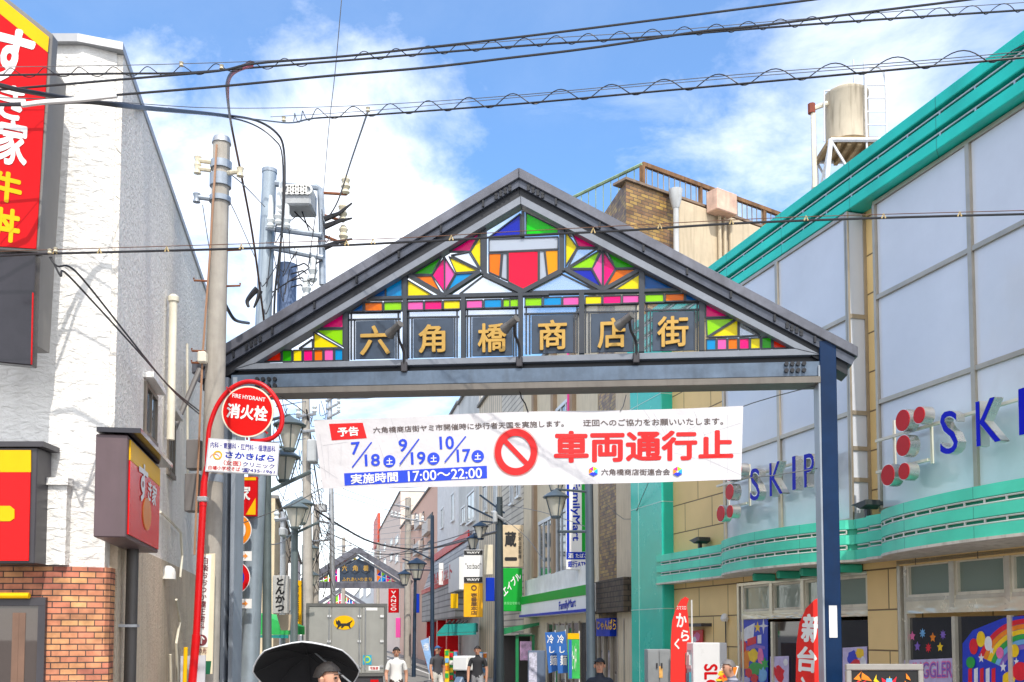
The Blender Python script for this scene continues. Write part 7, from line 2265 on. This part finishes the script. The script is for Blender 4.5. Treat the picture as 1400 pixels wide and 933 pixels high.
    for i in range(rows + 1):
        ph = math.pi * .5 * (1 - i / rows * 1.25)
        for j in range(seg):
            th = 2 * math.pi * j / seg
            front = max(0, -math.sin(th))
            p2 = max(ph, .28 * front - .0) if i > 3 else ph
            if front > .2:
                p2 = max(p2, .42)
            jit = 1 + .05 * noise.noise((th * 2.2, ph * 3, pos[0])) + .02 * math.sin(th * 23 + i)
            vs.append(c + jit * Vector((.088 * math.cos(p2) * math.cos(th), .108 * math.cos(p2) * math.sin(th), .108 * math.sin(p2))) * s)
    fs = [(i * seg + j, i * seg + (j + 1) % seg, (i + 1) * seg + (j + 1) % seg, (i + 1) * seg + j) for i in range(rows) for j in range(seg)]
    k.add(vs, fs)
    put('cap' if cap else 'hair', k, cap or hair)
    if cap:
        c2 = c + Vector((0, -.10, .045)) * s
        MB(fr0).add([c2 + Vector((math.sin(a) * .085, -math.cos(a) * .075, dz)) * s for dz in (0, .008) for a in (-1.5, -1, -.5, 0, .5, 1, 1.5)], [tuple(range(7)), tuple(range(13, 6, -1))] + [(i, i + 7, i + 8, i + 1) for i in range(6)] + [(6, 13, 7, 0)]).build('visor', cap, t)
    k = MB(fr0)
    n0 = hd + Vector((0, -.092, -.012)) * s
    k.add([n0 + Vector((0, .005, .035)) * s, n0 + Vector((-.016, .008, -.012)) * s, n0 + Vector((.016, .008, -.012)) * s, n0 + Vector((0, -.022, -.010)) * s], [(0, 1, 3), (0, 3, 2), (1, 2, 3), (0, 2, 1)])
    k.build('nose', skin_m, t)
    for sd in (-1, 1):
        e = hd + Vector((.031 * sd, -.083, .022)) * s
        MB(fr0).lathe(e.x, e.y, [(.003 * s, e.z - .007 * s), (.012 * s, e.z), (.003 * s, e.z + .007 * s)], 8).build('eye', black_ink, t)
        MB(fr0).box(e.x - .017 * s, e.x + .017 * s, e.y - .008 * s, e.y + .004 * s, e.z + .018 * s, e.z + .024 * s).build('eyebrow', hair, t)
        r_ = hd + Vector((.078 * sd, .0, .0)) * s
        MB(fr0).lathe(r_.x, r_.y, [(.004 * s, r_.z - .03 * s), (.016 * s, r_.z - .01 * s), (.018 * s, r_.z + .015 * s), (.004 * s, r_.z + .03 * s)], 8).build('ear', skin_m, t, smooth=True)
    m0 = hd + Vector((0, -.084, -.052)) * s
    MB(fr0).box(m0.x - .022 * s, m0.x + .022 * s, m0.y - .004 * s, m0.y + .01 * s, m0.z - .005 * s, m0.z + .005 * s).build('mouth', M('lips', (.40, .12, .10), .5), t)
    # fingers
    for nm, sd in (('l', -1), ('r', 1)):
        ha, wr = J['ha' + nm] * s, J['wr' + nm] * s
        d = (ha - wr).normalized()
        k = MB(fr0)
        side = Vector((0, 1, 0)) - d * d.y
        side.normalize()
        curl = Vector((-sd * .5, 0, 0))
        for i, ln in enumerate((.07, .08, .075, .058)):
            b_ = ha + side * ((i - 1.5) * .019) * s
            k.tube([b_ - d * .01 * s, b_ + (d * ln * .55) * s, b_ + (d * ln * .9 + curl * ln * .6) * s], .009 * s, 6, .007 * s)
        b_ = wr + d * .03 * s - side * .03 * s
        k.tube([b_, b_ + (d * .035 - side * .03) * s, b_ + (d * .07 - side * .035 + curl * .03) * s], .011 * s, 6, .008 * s)
        k.build('finger_fringe', skin_m, t)
    return t, J, s, fr
def spot(px, Y):
    p = at(px, 880, Y)
    return (p.x, p.y)
tee_white = M('white tee shirt', (.72, .72, .72), .8, var=.05)
tee_black = M('black tee shirt', (.02, .02, .025), .8)
grey_trs = M('grey trousers', (.28, .28, .30), .8)
dark_trs = M('dark brown trousers', (.06, .035, .03), .8)
human('pedestrian in white tee shirt and dark trousers walking right beside the truck', spot(542, 22.6), R(8), 1.62, tee_white, dark_trs, bend=(.9, .3))
human('pedestrian in black tee shirt and grey trousers on the right pavement', spot(653, 25), R(-10), 1.62, tee_black, grey_trs)
human('person with cap in dark navy hooded jacket near the teal pillar', spot(820, 14.7), R(-12), 1.56, M('navy jacket', (.012, .018, .035), .7), dark_trs, sleeve=.95, cap=M('dark cap', (.012, .013, .018), .7), bend=(.5, .5))
human('grey haired man in grey striped shirt stooping by the poster board', spot(1013, 13.4), R(-68), 1.60, brick_mat('striped grey shirt', (.42, .43, .52), (.30, .31, .40), (.14, .15, .22), 9, .05, .012, .8, 0), grey_trs, hair=M('grey hair', (.16, .15, .15), .6), lean=.30, bend=(.7, .7))
human('delivery worker in dark vest, cap and white trousers beside the scooter', spot(598, 27), R(35), 1.60, M('dark vest', (.05, .05, .06), .8), M('off white trousers', (.6, .58, .54), .8), cap=M('blue cap', (.03, .10, .25), .7))
# parasol and its bearer, close by
pp0 = spot(447, 7.2)
t, J, s_, fr_h = human('person in dark clothes under a white edged black parasol, nearest to the camera', pp0, R(62), 1.70, M('charcoal shirt', (.05, .05, .055), .8), dark_trs, raise_r=(-.02, -.10, .16), sleeve=.55)
hand = fr_h.world(*(J['har'] * s_))
PC = at(419, 918, 7.45)
pa = thing('parasol', 'open parasol, black inside with pale silver outside and white edge, tilted behind a head', 'parasol', W, hand.x, hand.y, hand.z)
ax = Vector((-.06, .56, .82)).normalized()
u_ = ax.orthogonal().normalized()
v_ = ax.cross(u_)
seg = 32
inner, outer = MB(W), MB(W)
RAD, DEP = .375, .15
def dome(off, rad):
    vs = []
    for i in range(9):
        r = rad * i / 8
        for j in range(seg):
            a = 2 * math.pi * j / seg
            sc = 1 - .035 * (i / 8) * abs(math.sin(a * 4))
            vs.append(PC + ax * (DEP * (1 - (i / 8) ** 2) + off) + (u_ * math.cos(a) + v_ * math.sin(a)) * (r * sc + .0005))
    fs = [(i * seg + j, i * seg + (j + 1) % seg, (i + 1) * seg + (j + 1) % seg, (i + 1) * seg + j) for i in range(8) for j in range(seg)] + [tuple(range(seg))]
    return vs, fs
inner.add(*dome(0, RAD)).build('inner_cloth', M('black parasol cloth', (.010, .010, .013), .75), pa, smooth=True)
outer.add(*dome(.006, RAD + .004)).build('outer_cloth', M('silver parasol cloth', (.62, .63, .66), .5), pa, smooth=True)
rim = [PC + (u_ * math.cos(2 * math.pi * j / seg) + v_ * math.sin(2 * math.pi * j / seg)) * (RAD + .006) * (1 - .035 * abs(math.sin(2 * math.pi * j / seg * 4))) for j in range(seg + 1)]
MB(W).tube(rim, .005, 6).build('edge_piping', M('white edging', (.70, .71, .74), .6), pa)
MB(W).tube([hand - (PC + ax * DEP - hand).normalized() * .12, PC + ax * (DEP + .06)], .007, 8).build('shaft', galv, pa)
for j in range(8):
    a = 2 * math.pi * j / 8
    MB(W).tube([PC + ax * (DEP - .01), PC + ax * (DEP * .72 - .008) + (u_ * math.cos(a) + v_ * math.sin(a)) * RAD * .52, PC + ax * -.004 + (u_ * math.cos(a) + v_ * math.sin(a)) * RAD * .95], .004, 5).build('rib', M('black parasol cloth', '#fff'), pa)
# scooter with a white delivery box
sp0 = spot(636, 27)
SF = Frame(sp0[0], sp0[1], .6, .8)
sc_ = thing('delivery_scooter', 'delivery scooter with a big white top box and black bag beneath', 'scooter', SF)
zt_ = at(636, 897, 27)[2]
MB(SF).box(-.26, .26, -.28, .22, zt_ - .38, zt_).build('top_box', sign_white, sc_, bevel=.03)
MB(SF).box(-.2, .22, -.25, .18, zt_ - .62, zt_ - .385).build('bag', black_rubber, sc_, bevel=.03)
MB(SF).poly([(-.3, .42), (.45, .36), (.5, .5), (.3, .78), (-.25, .8), (-.4, .6)], -.12, .12).build('body', M('blue grey scooter paint', (.12, .18, .28), .3, coat=.4), sc_, bevel=.03)
for x in (-.5, .72):
    wk = MB(SF).ring(x, .24, .14, .24, -.05, .05, 24)
    wh = wk.build('wheel', black_rubber, sc_)
    MB(SF).disc(x, .24, .139, -.03, .03, 20).build('rim', galv, wh)
MB(SF).tube([(.70, 0, .26), (.52, 0, .95), (.48, 0, 1.02)], .035, 8).build('fork', galv, sc_)
MB(SF).tube([(.46, -.3, 1.06), (.5, 0, 1.02), (.46, .3, 1.06)], .02, 6).build('handlebar', black_rubber, sc_)
MB(SF).lathe(.56, 0, [(.03, .86), (.08, .9), (.08, .96), (.03, 1.0)], 10).build('headlight', sign_white, sc_)
# clutter in front of the teal awning shop
rk = random.Random(3)
gcol = [pc[c_] for c_ in ('yellow', 'green', 'red', 'sky', 'white', 'orange')]
for i, px in enumerate((611, 617, 623, 657, 663)):
    F_ = Frame(0, 41 + i * .2)
    p, q = F_.p(px - 3, rk.uniform(886, 896)), F_.p(px + 3, 940)
    t = MB(F_).box(p[0], q[0], 0, .4, 0, p[1]).build('goods_rack', [gcol[i % 6]])
    tag(t, ('yellow', 'green', 'red', 'light blue', 'white')[i] + ' goods rack on the pavement under the teal awning', 'goods rack')
    for j in range(4):
        z = p[1] - .12 - j * .3
        MB(F_).box(p[0] + .02, q[0] - .02, -.03, -.001, z - .1, z + .08).build('shelf_goods', gcol[(i + j * 2 + 1) % 6], t)
